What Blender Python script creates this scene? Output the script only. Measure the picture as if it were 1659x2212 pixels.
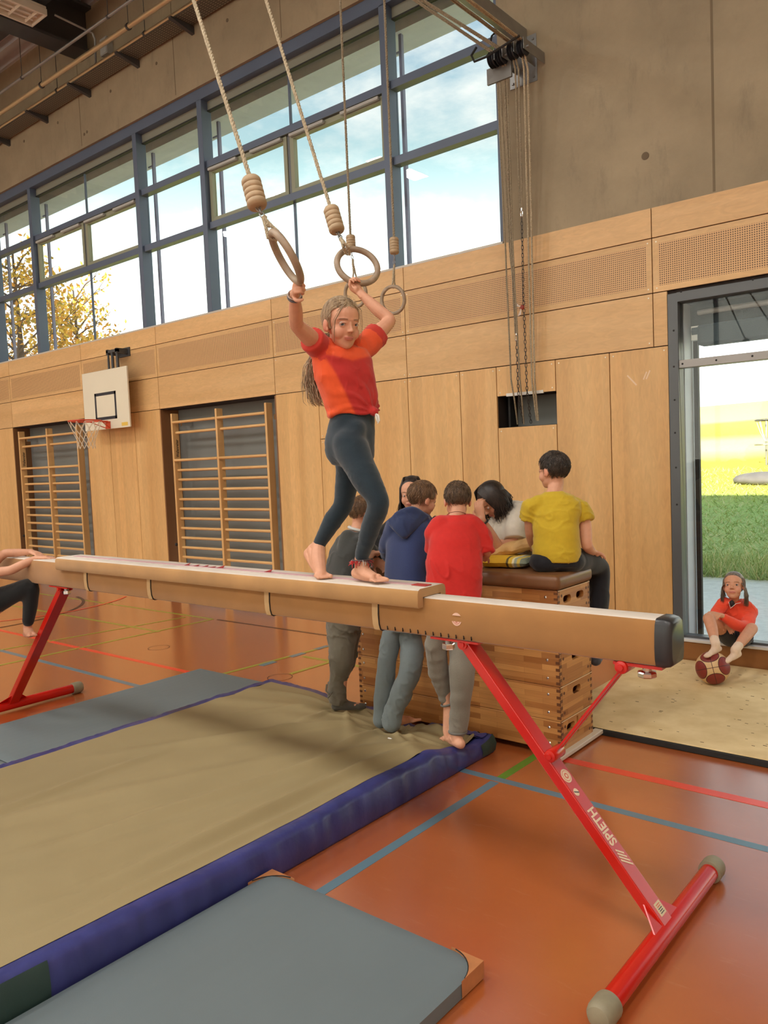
import bpy, bmesh, math, random
import numpy as np
from mathutils import Vector, Matrix, noise as mnoise
random.seed(7)
SC = bpy.context.scene
COL = SC.collection
for _o in list(bpy.data.objects):
    bpy.data.objects.remove(_o)

# ------------------------------------------------------------------ camera
FPX, YAW, PITCH, ROLL, CAMH = 1717.8, -0.693675, -0.0636538, -0.0420146, 1.70
IW, IH = 1659.0, 2212.0
_f = Vector((math.sin(YAW)*math.cos(PITCH), math.cos(YAW)*math.cos(PITCH), math.sin(PITCH)))
_r = Vector((math.cos(YAW), -math.sin(YAW), 0))
_u = _r.cross(_f)
C_R = math.cos(ROLL)*_r + math.sin(ROLL)*_u
C_U = -math.sin(ROLL)*_r + math.cos(ROLL)*_u
C_F = _f
CAM = Vector((0, 0, CAMH))
cd = bpy.data.cameras.new('camera')
cd.sensor_fit = 'VERTICAL'
cd.sensor_height = 36.0
cd.sensor_width = 27.0
cd.lens = FPX/IH*36.0
cd.clip_start = 0.05
cd.clip_end = 500
cam = bpy.data.objects.new('camera', cd)
COL.objects.link(cam)
m3 = Matrix((C_R, C_U, -C_F)).transposed()
cam.matrix_world = Matrix.Translation(CAM) @ m3.to_4x4()
SC.camera = cam

# measured room: X along the window wall, Y towards it, Z up, metres
D = 6.28      # face of the wood panelling
def ray(x, y):
    return C_R*((x-829.5)/FPX) - C_U*((y-1106.0)/FPX) + C_F
def onY(x, y, Y):
    d = ray(x, y); return CAM + d*(Y/d.y)
def onZ(x, y, z):
    d = ray(x, y); return CAM + d*((z-CAMH)/d.z)
def P(x, y, d):
    return CAM + ray(x, y)*d

# ------------------------------------------------------------------ world, sun, exposure
SC.view_settings.view_transform = 'Standard'
SC.view_settings.look = 'None'
SC.view_settings.exposure = 0.10
SC.view_settings.gamma = 1.0
SC.view_settings.use_curve_mapping = False

W = bpy.data.worlds.new('sky'); SC.world = W; W.use_nodes = True
nt = W.node_tree; nt.nodes.clear()
def N(t, typ, **kw):
    n = t.nodes.new(typ)
    for k, v in kw.items(): setattr(n, k, v)
    return n
tc = N(nt, 'ShaderNodeTexCoord'); sx = N(nt, 'ShaderNodeSeparateXYZ')
nt.links.new(tc.outputs['Generated'], sx.inputs[0])
rp = N(nt, 'ShaderNodeValToRGB'); nt.links.new(sx.outputs['Z'], rp.inputs[0])
cr = rp.color_ramp
cr.elements[0].position = 0.0; cr.elements[0].color = (1.0, 1.0, 0.96, 1)
cr.elements[1].position = 0.75; cr.elements[1].color = (0.40, 0.58, 0.72, 1)
for ps, c in ((0.22, (0.97, 1.0, 0.95, 1)), (0.34, (0.56, 0.80, 0.82, 1)), (0.45, (0.36, 0.55, 0.68, 1))):
    e = cr.elements.new(ps); e.color = c
mp = N(nt, 'ShaderNodeMapping'); mp.inputs['Scale'].default_value = (2.2, 2.2, 5.0)
nt.links.new(tc.outputs['Generated'], mp.inputs[0])
ns = N(nt, 'ShaderNodeTexNoise'); ns.inputs['Scale'].default_value = 1.7; ns.inputs['Detail'].default_value = 9
ns.inputs['Roughness'].default_value = 0.62
nt.links.new(mp.outputs[0], ns.inputs['Vector'])
cl = N(nt, 'ShaderNodeValToRGB'); cl.color_ramp.elements[0].position = 0.47; cl.color_ramp.elements[1].position = 0.66
nt.links.new(ns.outputs['Fac'], cl.inputs[0])
mx = N(nt, 'ShaderNodeMixRGB'); mx.inputs[2].default_value = (1.0, 1.02, 0.98, 1)
nt.links.new(cl.outputs[0], mx.inputs[0]); nt.links.new(rp.outputs[0], mx.inputs[1])
mrz = N(nt, 'ShaderNodeMapRange'); mrz.inputs['From Min'].default_value = .12; mrz.inputs['From Max'].default_value = .36
mrz.inputs['To Min'].default_value = 2.5; mrz.inputs['To Max'].default_value = 1.05; nt.links.new(sx.outputs['Z'], mrz.inputs['Value'])
scl = N(nt, 'ShaderNodeVectorMath', operation='SCALE'); nt.links.new(mx.outputs[0], scl.inputs[0]); nt.links.new(mrz.outputs[0], scl.inputs['Scale'])
bg = N(nt, 'ShaderNodeBackground'); bg.inputs['Strength'].default_value = 1.0
nt.links.new(scl.outputs[0], bg.inputs[0])
wo = N(nt, 'ShaderNodeOutputWorld'); nt.links.new(bg.outputs[0], wo.inputs[0])

sd = bpy.data.lights.new('sun', 'SUN'); sd.energy = 13.0; sd.angle = 0.01; sd.color = (1.0, 0.90, 0.66)
so = bpy.data.objects.new('sun', sd); COL.objects.link(so)
so.rotation_euler = Vector((-0.10, 0.84, -0.53)).to_track_quat('-Z', 'Y').to_euler()

# ------------------------------------------------------------------ helpers: tagging
def tag(o, label=None, cat=None, group=None, kind=None):
    if label: o['label'] = label
    if cat: o['category'] = cat
    if group: o['group'] = group
    if kind: o['kind'] = kind
    return o
def thing(name, label, cat, loc=(0, 0, 0), group=None):
    o = bpy.data.objects.new(name, None); COL.objects.link(o)
    o.location = loc; o.empty_display_size = 0.1
    return tag(o, label, cat, group)
def link(name, me, mat=None, parent=None, smooth=False):
    o = bpy.data.objects.new(name, me); COL.objects.link(o)
    if mat is not None and not me.materials:
        for m_ in (mat if isinstance(mat, (list, tuple)) else [mat]): me.materials.append(m_)
    if parent is not None:
        o.parent = parent
        o.matrix_parent_inverse = Matrix.Translation(-parent.location) if parent.parent is None else Matrix.Identity(4)
    if smooth:
        me.polygons.foreach_set('use_smooth', [True]*len(me.polygons))
    return o

# ------------------------------------------------------------------ helpers: mesh building
class MB:
    def __init__(s): s.v = []; s.f = []; s.m = []
    def add(s, vs, fs, mi=0):
        b = len(s.v); s.v += [tuple(v) for v in vs]
        s.f += [tuple(i+b for i in f) for f in fs]; s.m += [mi]*len(fs)
        return s
    def box(s, a, b, mi=0):
        x0, y0, z0 = [min(a[i], b[i]) for i in range(3)]; x1, y1, z1 = [max(a[i], b[i]) for i in range(3)]
        return s.add([(x0,y0,z0),(x1,y0,z0),(x1,y1,z0),(x0,y1,z0),(x0,y0,z1),(x1,y0,z1),(x1,y1,z1),(x0,y1,z1)],
              [(0,3,2,1),(4,5,6,7),(0,1,5,4),(1,2,6,5),(2,3,7,6),(3,0,4,7)], mi)
    def obox(s, c, ax, ay, az, mi=0):
        c = Vector(c); ax, ay, az = Vector(ax), Vector(ay), Vector(az)
        vs = [c+i*ax+j*ay+k*az for k in (-1, 1) for j in (-1, 1) for i in (-1, 1)]
        if ax.cross(ay).dot(az) < 0: fs = [(0,1,3,2),(4,6,7,5),(0,4,5,1),(1,5,7,3),(3,7,6,2),(2,6,4,0)]
        else: fs = [(0,2,3,1),(4,5,7,6),(0,1,5,4),(1,3,7,5),(3,2,6,7),(2,0,4,6)]
        return s.add(vs, fs, mi)
    def bar(s, p0, p1, w, h, up=(0, 0, 1), mi=0):
        p0, p1 = Vector(p0), Vector(p1); d = (p1-p0)
        t = d.normalized(); u = Vector(up); sd_ = t.cross(u).normalized(); u = sd_.cross(t).normalized()
        return s.obox((p0+p1)/2, d/2, sd_*(w/2), u*(h/2), mi)
    def tube(s, pts, r, seg=10, cap=True, mi=0, closed=False, flat=None):
        pts = [Vector(p) for p in pts]; n = len(pts)
        rs = r if isinstance(r, (list, tuple)) else [r]*n
        vs = []; fs = []
        prev = None
        for i in range(n):
            if closed: t = (pts[(i+1) % n]-pts[i-1])
            else: t = pts[min(i+1, n-1)]-pts[max(i-1, 0)]
            t.normalize()
            if prev is None:
                a = Vector((0, 0, 1)) if abs(t.z) < .9 else Vector((1, 0, 0))
                u = t.cross(a).normalized()
            else:
                u = (prev - t*prev.dot(t))
                u = u.normalized() if u.length > 1e-6 else t.orthogonal().normalized()
            prev = u; w = t.cross(u)
            for k in range(seg):
                a = 2*math.pi*k/seg
                vs.append(pts[i]+(u*math.cos(a)+w*math.sin(a))*rs[i])
        for i in range(n if closed else n-1):
            j = (i+1) % n
            for k in range(seg):
                k2 = (k+1) % seg
                fs.append((i*seg+k, i*seg+k2, j*seg+k2, j*seg+k))
        if cap and not closed:
            fs.append(tuple(reversed(range(seg)))); fs.append(tuple((n-1)*seg+k for k in range(seg)))
        return s.add(vs, fs, mi)
    def cyl(s, p0, p1, r, seg=16, r2=None, mi=0):
        return s.tube([p0, p1], [r, r if r2 is None else r2], seg, mi=mi)
    def lathe(s, c, axis, prof, seg=24, mi=0):
        # prof: list of (r, t) along axis
        c = Vector(c); t = Vector(axis).normalized(); u = t.orthogonal().normalized(); w = t.cross(u)
        vs = []; fs = []
        for r, h in prof:
            for k in range(seg):
                a = 2*math.pi*k/seg
                vs.append(c+t*h+(u*math.cos(a)+w*math.sin(a))*r)
        n = len(prof)
        for i in range(n-1):
            for k in range(seg):
                k2 = (k+1) % seg
                fs.append((i*seg+k, i*seg+k2, (i+1)*seg+k2, (i+1)*seg+k))
        fs.append(tuple(reversed(range(seg)))); fs.append(tuple((n-1)*seg+k for k in range(seg)))
        return s.add(vs, fs, mi)
    def ell(s, c, r, rot=None, su=16, sv=10, mi=0):
        c = Vector(c); vs = []; fs = []
        R_ = rot if rot is not None else Matrix.Identity(3)
        vs.append(c+R_@Vector((0, 0, -r[2])))
        for j in range(1, sv):
            th = math.pi*j/sv-math.pi/2
            for i in range(su):
                ph = 2*math.pi*i/su
                vs.append(c+R_@Vector((r[0]*math.cos(th)*math.cos(ph), r[1]*math.cos(th)*math.sin(ph), r[2]*math.sin(th))))
        vs.append(c+R_@Vector((0, 0, r[2])))
        for i in range(su):
            i2 = (i+1) % su
            fs.append((0, 1+i2, 1+i))
            for j in range(sv-2):
                a = 1+j*su
                fs.append((a+i, a+i2, a+su+i2, a+su+i))
            a = 1+(sv-2)*su
            fs.append((a+i, a+i2, len(vs)-1))
        return s.add(vs, fs, mi)
    def prism(s, poly, ext, mi=0):
        # poly: list of 3D points (planar, CCW seen from -ext), ext: vector
        e = Vector(ext); a = [Vector(p) for p in poly]; n = len(a)
        nrm = Vector((0, 0, 0))
        for i in range(n): nrm += a[i].cross(a[(i+1) % n])
        if nrm.dot(e) > 0: a.reverse()
        vs = a+[p+e for p in a]
        fs = [tuple(range(n)), tuple(reversed(range(n, 2*n)))]
        for i in range(n):
            j = (i+1) % n; fs.append((i, i+n, j+n, j))
        return s.add(vs, fs, mi)
    def mesh(s, name):
        me = bpy.data.meshes.new(name); me.from_pydata(s.v, [], s.f)
        if any(s.m): me.polygons.foreach_set('material_index', s.m)
        me.update(); return me
    def build(s, name, mat, parent=None, smooth=False, bevel=0.0, bseg=2, angle=40):
        me = s.mesh(name)
        if bevel > 0:
            bm = bmesh.new(); bm.from_mesh(me)
            bmesh.ops.remove_doubles(bm, verts=bm.verts, dist=1e-6)
            es = [e for e in bm.edges if len(e.link_faces) == 2 and e.calc_face_angle(0) > math.radians(angle)]
            bmesh.ops.bevel(bm, geom=es, offset=bevel, segments=bseg, profile=0.5, affect='EDGES', clamp_overlap=True)
            bm.to_mesh(me); bm.free()
        o = link(name, me, mat, parent)
        if smooth:
            me.polygons.foreach_set('use_smooth', [True]*len(me.polygons))
            try: me.set_sharp_from_angle(angle=math.radians(angle))
            except Exception: pass
        return o
def text_mesh(body, size, org, xd, yd, mat, parent, name='lettering', depth=0.0008, align='LEFT', bold=0.0, sx=1.0):
    cu = bpy.data.curves.new(name, 'FONT'); cu.body = body; cu.size = size; cu.extrude = depth; cu.align_x = align
    cu.offset = bold; cu.resolution_u = 3
    ob = bpy.data.objects.new(name, cu); COL.objects.link(ob)
    dg = bpy.context.evaluated_depsgraph_get()
    me = bpy.data.meshes.new_from_object(ob.evaluated_get(dg))
    bpy.data.objects.remove(ob)
    xd = Vector(xd).normalized(); yd = Vector(yd); yd = (yd-xd*yd.dot(xd)).normalized(); zd = xd.cross(yd)
    T = Matrix.Translation(Vector(org)) @ Matrix((xd, yd, zd)).transposed().to_4x4() @ Matrix.Diagonal((sx, 1, 1, 1))
    me.transform(T); me.materials.clear()
    return link(name, me, mat, parent)

# ------------------------------------------------------------------ helpers: materials
def srgb(r, g, b):
    f = lambda c: (c/255/12.92) if c/255 <= .04045 else ((c/255+.055)/1.055)**2.4
    return (f(r), f(g), f(b), 1)
def newmat(name):
    m = bpy.data.materials.new(name); m.use_nodes = True
    b = m.node_tree.nodes['Principled BSDF']
    return m, m.node_tree, b
def mat(name, col, rough=.5, metal=0, spec=.5, var=0.0, scale=(8, 8, 8), bump=0.0, bscale=60.0, detail=4, trans=0, sheen=0, col2=None, sub=0, coat=0, bdist=.002):
    m, t, b = newmat(name)
    b.inputs['Roughness'].default_value = rough; b.inputs['Metallic'].default_value = metal
    b.inputs['Specular IOR Level'].default_value = spec
    b.inputs['Base Color'].default_value = col
    if sheen: b.inputs['Sheen Weight'].default_value = sheen
    if coat: b.inputs['Coat Weight'].default_value = coat; b.inputs['Coat Roughness'].default_value = .1
    if sub:
        b.inputs['Subsurface Weight'].default_value = sub; b.inputs['Subsurface Radius'].default_value = (.02, .008, .004)
        b.inputs['Subsurface Scale'].default_value = .4
    g = N(t, 'ShaderNodeNewGeometry')
    if var or col2:
        mp = N(t, 'ShaderNodeMapping'); mp.inputs['Scale'].default_value = scale
        t.links.new(g.outputs['Position'], mp.inputs[0])
        n = N(t, 'ShaderNodeTexNoise'); n.inputs['Scale'].default_value = 1; n.inputs['Detail'].default_value = detail
        t.links.new(mp.outputs[0], n.inputs['Vector'])
        r = N(t, 'ShaderNodeValToRGB'); r.color_ramp.elements[0].position = .3; r.color_ramp.elements[1].position = .7
        c2 = col2 if col2 else tuple(min(1, c*(1+var)) for c in col[:3])+(1,)
        c1 = col if col2 else tuple(c*(1-var) for c in col[:3])+(1,)
        r.color_ramp.elements[0].color = c1; r.color_ramp.elements[1].color = c2
        t.links.new(n.outputs['Fac'], r.inputs[0]); t.links.new(r.outputs[0], b.inputs['Base Color'])
    if bump:
        n2 = N(t, 'ShaderNodeTexNoise'); n2.inputs['Scale'].default_value = bscale; n2.inputs['Detail'].default_value = 3
        t.links.new(g.outputs['Position'], n2.inputs['Vector'])
        bp = N(t, 'ShaderNodeBump'); bp.inputs['Strength'].default_value = bump; bp.inputs['Distance'].default_value = bdist
        t.links.new(n2.outputs['Fac'], bp.inputs['Height']); t.links.new(bp.outputs[0], b.inputs['Normal'])
    return m
def wood(name, c1, c2, axis='Z', rough=.4, freq=9.0, stretch=.5, coat=0.0, blot=.25, leaf=0.0):
    m, t, b = newmat(name)
    g = N(t, 'ShaderNodeNewGeometry'); oi = N(t, 'ShaderNodeObjectInfo')
    sc = {'Z': (freq, freq, stretch), 'X': (stretch, freq, freq), 'Y': (freq, stretch, freq)}[axis]
    add = N(t, 'ShaderNodeVectorMath', operation='ADD'); mul = N(t, 'ShaderNodeVectorMath', operation='SCALE')
    cx_ = N(t, 'ShaderNodeCombineXYZ')
    for i in range(3): t.links.new(oi.outputs['Random'], cx_.inputs[i])
    t.links.new(cx_.outputs[0], mul.inputs[0]); mul.inputs['Scale'].default_value = 37.0
    t.links.new(g.outputs['Position'], add.inputs[0]); t.links.new(mul.outputs[0], add.inputs[1])
    mp = N(t, 'ShaderNodeMapping'); mp.inputs['Scale'].default_value = sc
    t.links.new(add.outputs[0], mp.inputs[0])
    n = N(t, 'ShaderNodeTexNoise'); n.inputs['Scale'].default_value = 1; n.inputs['Detail'].default_value = 6; n.inputs['Distortion'].default_value = .6
    t.links.new(mp.outputs[0], n.inputs['Vector'])
    r = N(t, 'ShaderNodeValToRGB'); r.color_ramp.elements[0].position = .25; r.color_ramp.elements[1].position = .75
    r.color_ramp.elements[0].color = c1; r.color_ramp.elements[1].color = c2
    t.links.new(n.outputs['Fac'], r.inputs[0])
    # tone shift from piece to piece
    mr = N(t, 'ShaderNodeMapRange'); mr.inputs['To Min'].default_value = 1-blot*.5; mr.inputs['To Max'].default_value = 1+blot*.5
    t.links.new(oi.outputs['Random'], mr.inputs['Value'])
    fac = mr.outputs[0]
    if leaf:
        # veneer leaves: strips of slightly different tone, and short flecks of figure
        sp = N(t, 'ShaderNodeSeparateXYZ'); t.links.new(add.outputs[0], sp.inputs[0])
        dv = N(t, 'ShaderNodeMath', operation='DIVIDE'); dv.inputs[1].default_value = leaf; t.links.new(sp.outputs['X' if axis == 'Z' else 'Z'], dv.inputs[0])
        fl_ = N(t, 'ShaderNodeMath', operation='FLOOR'); t.links.new(dv.outputs[0], fl_.inputs[0])
        wn = N(t, 'ShaderNodeTexWhiteNoise', noise_dimensions='1D'); t.links.new(fl_.outputs[0], wn.inputs['W'])
        m2 = N(t, 'ShaderNodeMapRange'); m2.inputs['To Min'].default_value = .93; m2.inputs['To Max'].default_value = 1.06; t.links.new(wn.outputs['Value'], m2.inputs['Value'])
        mpf = N(t, 'ShaderNodeMapping'); mpf.inputs['Scale'].default_value = (26, 26, 7) if axis == 'Z' else (7, 26, 26); t.links.new(add.outputs[0], mpf.inputs[0])
        nf = N(t, 'ShaderNodeTexNoise'); nf.inputs['Scale'].default_value = 1; nf.inputs['Detail'].default_value = 4; nf.inputs['Distortion'].default_value = 1.5; t.links.new(mpf.outputs[0], nf.inputs['Vector'])
        m3_ = N(t, 'ShaderNodeMapRange'); m3_.inputs['From Min'].default_value = .3; m3_.inputs['From Max'].default_value = .7; m3_.inputs['To Min'].default_value = .92; m3_.inputs['To Max'].default_value = 1.06; t.links.new(nf.outputs['Fac'], m3_.inputs['Value'])
        for o_ in (m2, m3_):
            mu = N(t, 'ShaderNodeMath', operation='MULTIPLY'); t.links.new(fac, mu.inputs[0]); t.links.new(o_.outputs[0], mu.inputs[1]); fac = mu.outputs[0]
    mm = N(t, 'ShaderNodeVectorMath', operation='SCALE')
    t.links.new(r.outputs[0], mm.inputs[0]); t.links.new(fac, mm.inputs['Scale'])
    t.links.new(mm.outputs[0], b.inputs['Base Color'])
    b.inputs['Roughness'].default_value = rough
    if coat: b.inputs['Coat Weight'].default_value = coat; b.inputs['Coat Roughness'].default_value = .2
    return m
def glassmat(name, tint=(1, 1, 1, 1), refl=.06):
    m, t, b = newmat(name); t.nodes.remove(b)
    tr = N(t, 'ShaderNodeBsdfTransparent'); tr.inputs[0].default_value = tint
    gl = N(t, 'ShaderNodeBsdfGlossy'); gl.inputs['Roughness'].default_value = 0.0
    lw_ = N(t, 'ShaderNodeLayerWeight'); pw = N(t, 'ShaderNodeMath', operation='POWER'); pw.inputs[1].default_value = 5.0
    t.links.new(lw_.outputs['Facing'], pw.inputs[0])
    fr = N(t, 'ShaderNodeMath', operation='MULTIPLY_ADD'); fr.inputs[1].default_value = .9; fr.inputs[2].default_value = .035
    t.links.new(pw.outputs[0], fr.inputs[0])
    mx_ = N(t, 'ShaderNodeMixShader'); t.links.new(fr.outputs[0], mx_.inputs[0])
    t.links.new(tr.outputs[0], mx_.inputs[1]); t.links.new(gl.outputs[0], mx_.inputs[2])
    t.links.new(mx_.outputs[0], t.nodes['Material Output'].inputs[0])
    return m

M = {}
M['panel_v'] = wood('panel_vertical', srgb(208, 160, 100), srgb(226, 184, 124), 'Z', .38, 5, .35, blot=.10, leaf=.14)
M['panel_h'] = wood('panel_horizontal', srgb(206, 162, 106), srgb(222, 182, 128), 'X', .38, 5, .35, blot=.08, leaf=.5)
M['panel_p'] = None
M['black'] = mat('matt_black', (.012, .011, .010, 1), .7)
M['felt'] = mat('dark_felt', (.02, .012, .008, 1), .9)
M['recess'] = mat('recess_grey', srgb(120, 122, 118), .8, var=.08, scale=(1, 1, 1))
M['reveal'] = wood('reveal_wood', srgb(120, 80, 48), srgb(140, 98, 60), 'Z', .5)
M['frame'] = mat('window_frame_steel', srgb(86, 98, 118), .45, metal=.1, var=.06, scale=(2, 2, 2))
M['frame2'] = mat('frame_grey', srgb(92, 95, 97), .4, metal=.2)
M['frame_light'] = mat('transom_grey', srgb(165, 163, 160), .4, metal=.1)
M['sash'] = mat('sash_frame_olive', srgb(140, 142, 118), .5)
M['motor'] = mat('opener_grey', srgb(170, 170, 165), .5)
M['glass'] = glassmat('pane_glass', (.97, .99, .985, 1))
M['steel'] = mat('galvanised_steel', srgb(150, 150, 148), .4, metal=.7, var=.1, scale=(6, 6, 6))
M['darksteel'] = mat('dark_painted_steel', srgb(70, 71, 72), .5, metal=.2)
M['chrome'] = mat('chrome', (.75, .75, .74, 1), .12, metal=1)
M['brass'] = mat('copper_pipe', srgb(205, 186, 148), .3, metal=.55)
M['white'] = mat('white_paint', srgb(228, 226, 218), .4)
M['deck'] = mat('roof_deck', srgb(196, 198, 200), .5, metal=.3)
M['wb'] = wood('wall_bar_wood', srgb(206, 158, 98), srgb(226, 184, 124), 'Z', .35, 14, 1.2, .2, blot=.06)
M['wbx'] = wood('wall_bar_rung', srgb(206, 156, 96), srgb(230, 188, 128), 'X', .35, 14, 1.2, .2, blot=.06)
M['rope'] = mat('hemp_rope', srgb(176, 162, 136), .9, var=.25, scale=(90, 90, 90), bump=.5, bscale=220)
M['ropedark'] = mat('old_rope', srgb(150, 138, 116), .9, var=.25, scale=(90, 90, 90), bump=.5, bscale=220)
M['ringwood'] = mat('ring_wood', srgb(158, 138, 116), .45, var=.15, scale=(30, 30, 30))
M['redpaint'] = mat('red_enamel', srgb(196, 26, 14), .22, spec=.5, var=.05, scale=(3, 3, 3), coat=.2)
M['capgrey'] = mat('foot_cap_plastic', srgb(140, 132, 108), .55, var=.1, scale=(20, 20, 20))
# ================================================================== STRUCTURE
def perforated(name):
    m, t, b = newmat(name)
    g = N(t, 'ShaderNodeNewGeometry'); sp = N(t, 'ShaderNodeSeparateXYZ'); t.links.new(g.outputs['Position'], sp.inputs[0])
    ds = []
    for ax in ('X', 'Z'):
        d1 = N(t, 'ShaderNodeMath', operation='DIVIDE'); d1.inputs[1].default_value = .0165; t.links.new(sp.outputs[ax], d1.inputs[0])
        fr = N(t, 'ShaderNodeMath', operation='FRACT'); t.links.new(d1.outputs[0], fr.inputs[0])
        sb = N(t, 'ShaderNodeMath', operation='SUBTRACT'); sb.inputs[1].default_value = .5; t.links.new(fr.outputs[0], sb.inputs[0])
        ab = N(t, 'ShaderNodeMath', operation='POWER'); ab.inputs[1].default_value = 2; t.links.new(sb.outputs[0], ab.inputs[0]); ds.append(ab)
    ad = N(t, 'ShaderNodeMath', operation='ADD'); t.links.new(ds[0].outputs[0], ad.inputs[0]); t.links.new(ds[1].outputs[0], ad.inputs[1])
    lt = N(t, 'ShaderNodeMath', operation='LESS_THAN'); lt.inputs[1].default_value = .075; t.links.new(ad.outputs[0], lt.inputs[0])
    mp = N(t, 'ShaderNodeMapping'); mp.inputs['Scale'].default_value = (.4, 5, 5); t.links.new(g.outputs['Position'], mp.inputs[0])
    n = N(t, 'ShaderNodeTexNoise'); n.inputs['Scale'].default_value = 1; n.inputs['Detail'].default_value = 5; t.links.new(mp.outputs[0], n.inputs['Vector'])
    r = N(t, 'ShaderNodeValToRGB'); r.color_ramp.elements[0].color = srgb(204, 160, 108); r.color_ramp.elements[1].color = srgb(216, 174, 122)
    t.links.new(n.outputs['Fac'], r.inputs[0])
    mx_ = N(t, 'ShaderNodeMixRGB'); mx_.inputs[2].default_value = srgb(70, 42, 22)
    t.links.new(lt.outputs[0], mx_.inputs[0]); t.links.new(r.outputs[0], mx_.inputs[1]); t.links.new(mx_.outputs[0], b.inputs['Base Color'])
    b.inputs['Roughness'].default_value = .45
    return m
M['panel_p'] = perforated('panel_perforated')

def floor_mat():
    m, t, b = newmat('orange_linoleum')
    g = N(t, 'ShaderNodeNewGeometry')
    n = N(t, 'ShaderNodeTexNoise'); n.inputs['Scale'].default_value = .9; n.inputs['Detail'].default_value = 8; n.inputs['Roughness'].default_value = .6
    t.links.new(g.outputs['Position'], n.inputs['Vector'])
    r = N(t, 'ShaderNodeValToRGB'); r.color_ramp.elements[0].position = .3; r.color_ramp.elements[1].position = .75
    r.color_ramp.elements[0].color = srgb(164, 84, 38); r.color_ramp.elements[1].color = srgb(180, 98, 50)
    t.links.new(n.outputs['Fac'], r.inputs[0])
    # scuffs
    mp = N(t, 'ShaderNodeMapping'); mp.inputs['Scale'].default_value = (3, 14, 3); mp.inputs['Rotation'].default_value = (0, 0, .5)
    t.links.new(g.outputs['Position'], mp.inputs[0])
    n2 = N(t, 'ShaderNodeTexNoise'); n2.inputs['Scale'].default_value = 1.6; n2.inputs['Detail'].default_value = 10; n2.inputs['Roughness'].default_value = .7
    t.links.new(mp.outputs[0], n2.inputs['Vector'])
    r2 = N(t, 'ShaderNodeValToRGB'); r2.color_ramp.elements[0].position = .58; r2.color_ramp.elements[1].position = .85
    t.links.new(n2.outputs['Fac'], r2.inputs[0])
    mx_ = N(t, 'ShaderNodeMixRGB'); mx_.inputs[2].default_value = srgb(196, 128, 84)
    ml = N(t, 'ShaderNodeMath', operation='MULTIPLY'); ml.inputs[1].default_value = .45; t.links.new(r2.outputs[0], ml.inputs[0])
    t.links.new(ml.outputs[0], mx_.inputs[0]); t.links.new(r.outputs[0], mx_.inputs[1]); t.links.new(mx_.outputs[0], b.inputs['Base Color'])
    mr = N(t, 'ShaderNodeMapRange'); mr.inputs['To Min'].default_value = .19; mr.inputs['To Max'].default_value = .27
    t.links.new(n2.outputs['Fac'], mr.inputs['Value']); t.links.new(mr.outputs[0], b.inputs['Roughness'])
    bp = N(t, 'ShaderNodeBump'); bp.inputs['Strength'].default_value = .02; bp.inputs['Distance'].default_value = .002
    n3 = N(t, 'ShaderNodeTexNoise'); n3.inputs['Scale'].default_value = 6; t.links.new(g.outputs['Position'], n3.inputs['Vector'])
    t.links.new(n3.outputs['Fac'], bp.inputs['Height']); t.links.new(bp.outputs[0], b.inputs['Normal'])
    b.inputs['Specular IOR Level'].default_value = .5; b.inputs['IOR'].default_value = 1.8; b.inputs['Coat Weight'].default_value = .6; b.inputs['Coat Roughness'].default_value = .22; b.inputs['Coat IOR'].default_value = 1.9
    return m
def concrete_mat(name, c1, c2, c3):
    m, t, b = newmat(name)
    g = N(t, 'ShaderNodeNewGeometry')
    n = N(t, 'ShaderNodeTexNoise'); n.inputs['Scale'].default_value = 1.3; n.inputs['Detail'].default_value = 10; n.inputs['Roughness'].default_value = .65
    t.links.new(g.outputs['Position'], n.inputs['Vector'])
    r = N(t, 'ShaderNodeValToRGB'); r.color_ramp.elements[0].position = .3; r.color_ramp.elements[1].position = .72
    r.color_ramp.elements[0].color = c1; r.color_ramp.elements[1].color = c2
    t.links.new(n.outputs['Fac'], r.inputs[0])
    mp = N(t, 'ShaderNodeMapping'); mp.inputs['Scale'].default_value = (4, 4, 1.2); t.links.new(g.outputs['Position'], mp.inputs[0])
    n2 = N(t, 'ShaderNodeTexNoise'); n2.inputs['Scale'].default_value = 1.5; n2.inputs['Detail'].default_value = 8; n2.inputs['Roughness'].default_value = .7
    t.links.new(mp.outputs[0], n2.inputs['Vector'])
    r2 = N(t, 'ShaderNodeValToRGB'); r2.color_ramp.elements[0].position = .55; r2.color_ramp.elements[1].position = .75
    t.links.new(n2.outputs['Fac'], r2.inputs[0])
    mx_ = N(t, 'ShaderNodeMixRGB'); mx_.inputs[2].default_value = c3
    ml = N(t, 'ShaderNodeMath', operation='MULTIPLY'); ml.inputs[1].default_value = .6; t.links.new(r2.outputs[0], ml.inputs[0])
    t.links.new(ml.outputs[0], mx_.inputs[0]); t.links.new(r.outputs[0], mx_.inputs[1]); t.links.new(mx_.outputs[0], b.inputs['Base Color'])
    b.inputs['Roughness'].default_value = .75
    n3 = N(t, 'ShaderNodeTexNoise'); n3.inputs['Scale'].default_value = 40; n3.inputs['Detail'].default_value = 5; t.links.new(g.outputs['Position'], n3.inputs['Vector'])
    bp = N(t, 'ShaderNodeBump'); bp.inputs['Strength'].default_value = .25; bp.inputs['Distance'].default_value = .004
    t.links.new(n3.outputs['Fac'], bp.inputs['Height']); t.links.new(bp.outputs[0], b.inputs['Normal'])
    return m
M['floor'] = floor_mat()
M['concrete'] = concrete_mat('cast_concrete', srgb(136, 122, 98), srgb(162, 146, 118), srgb(112, 102, 84))
M['facade'] = concrete_mat('facade_render', srgb(186, 190, 198), srgb(206, 210, 216), srgb(176, 180, 188))

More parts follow.
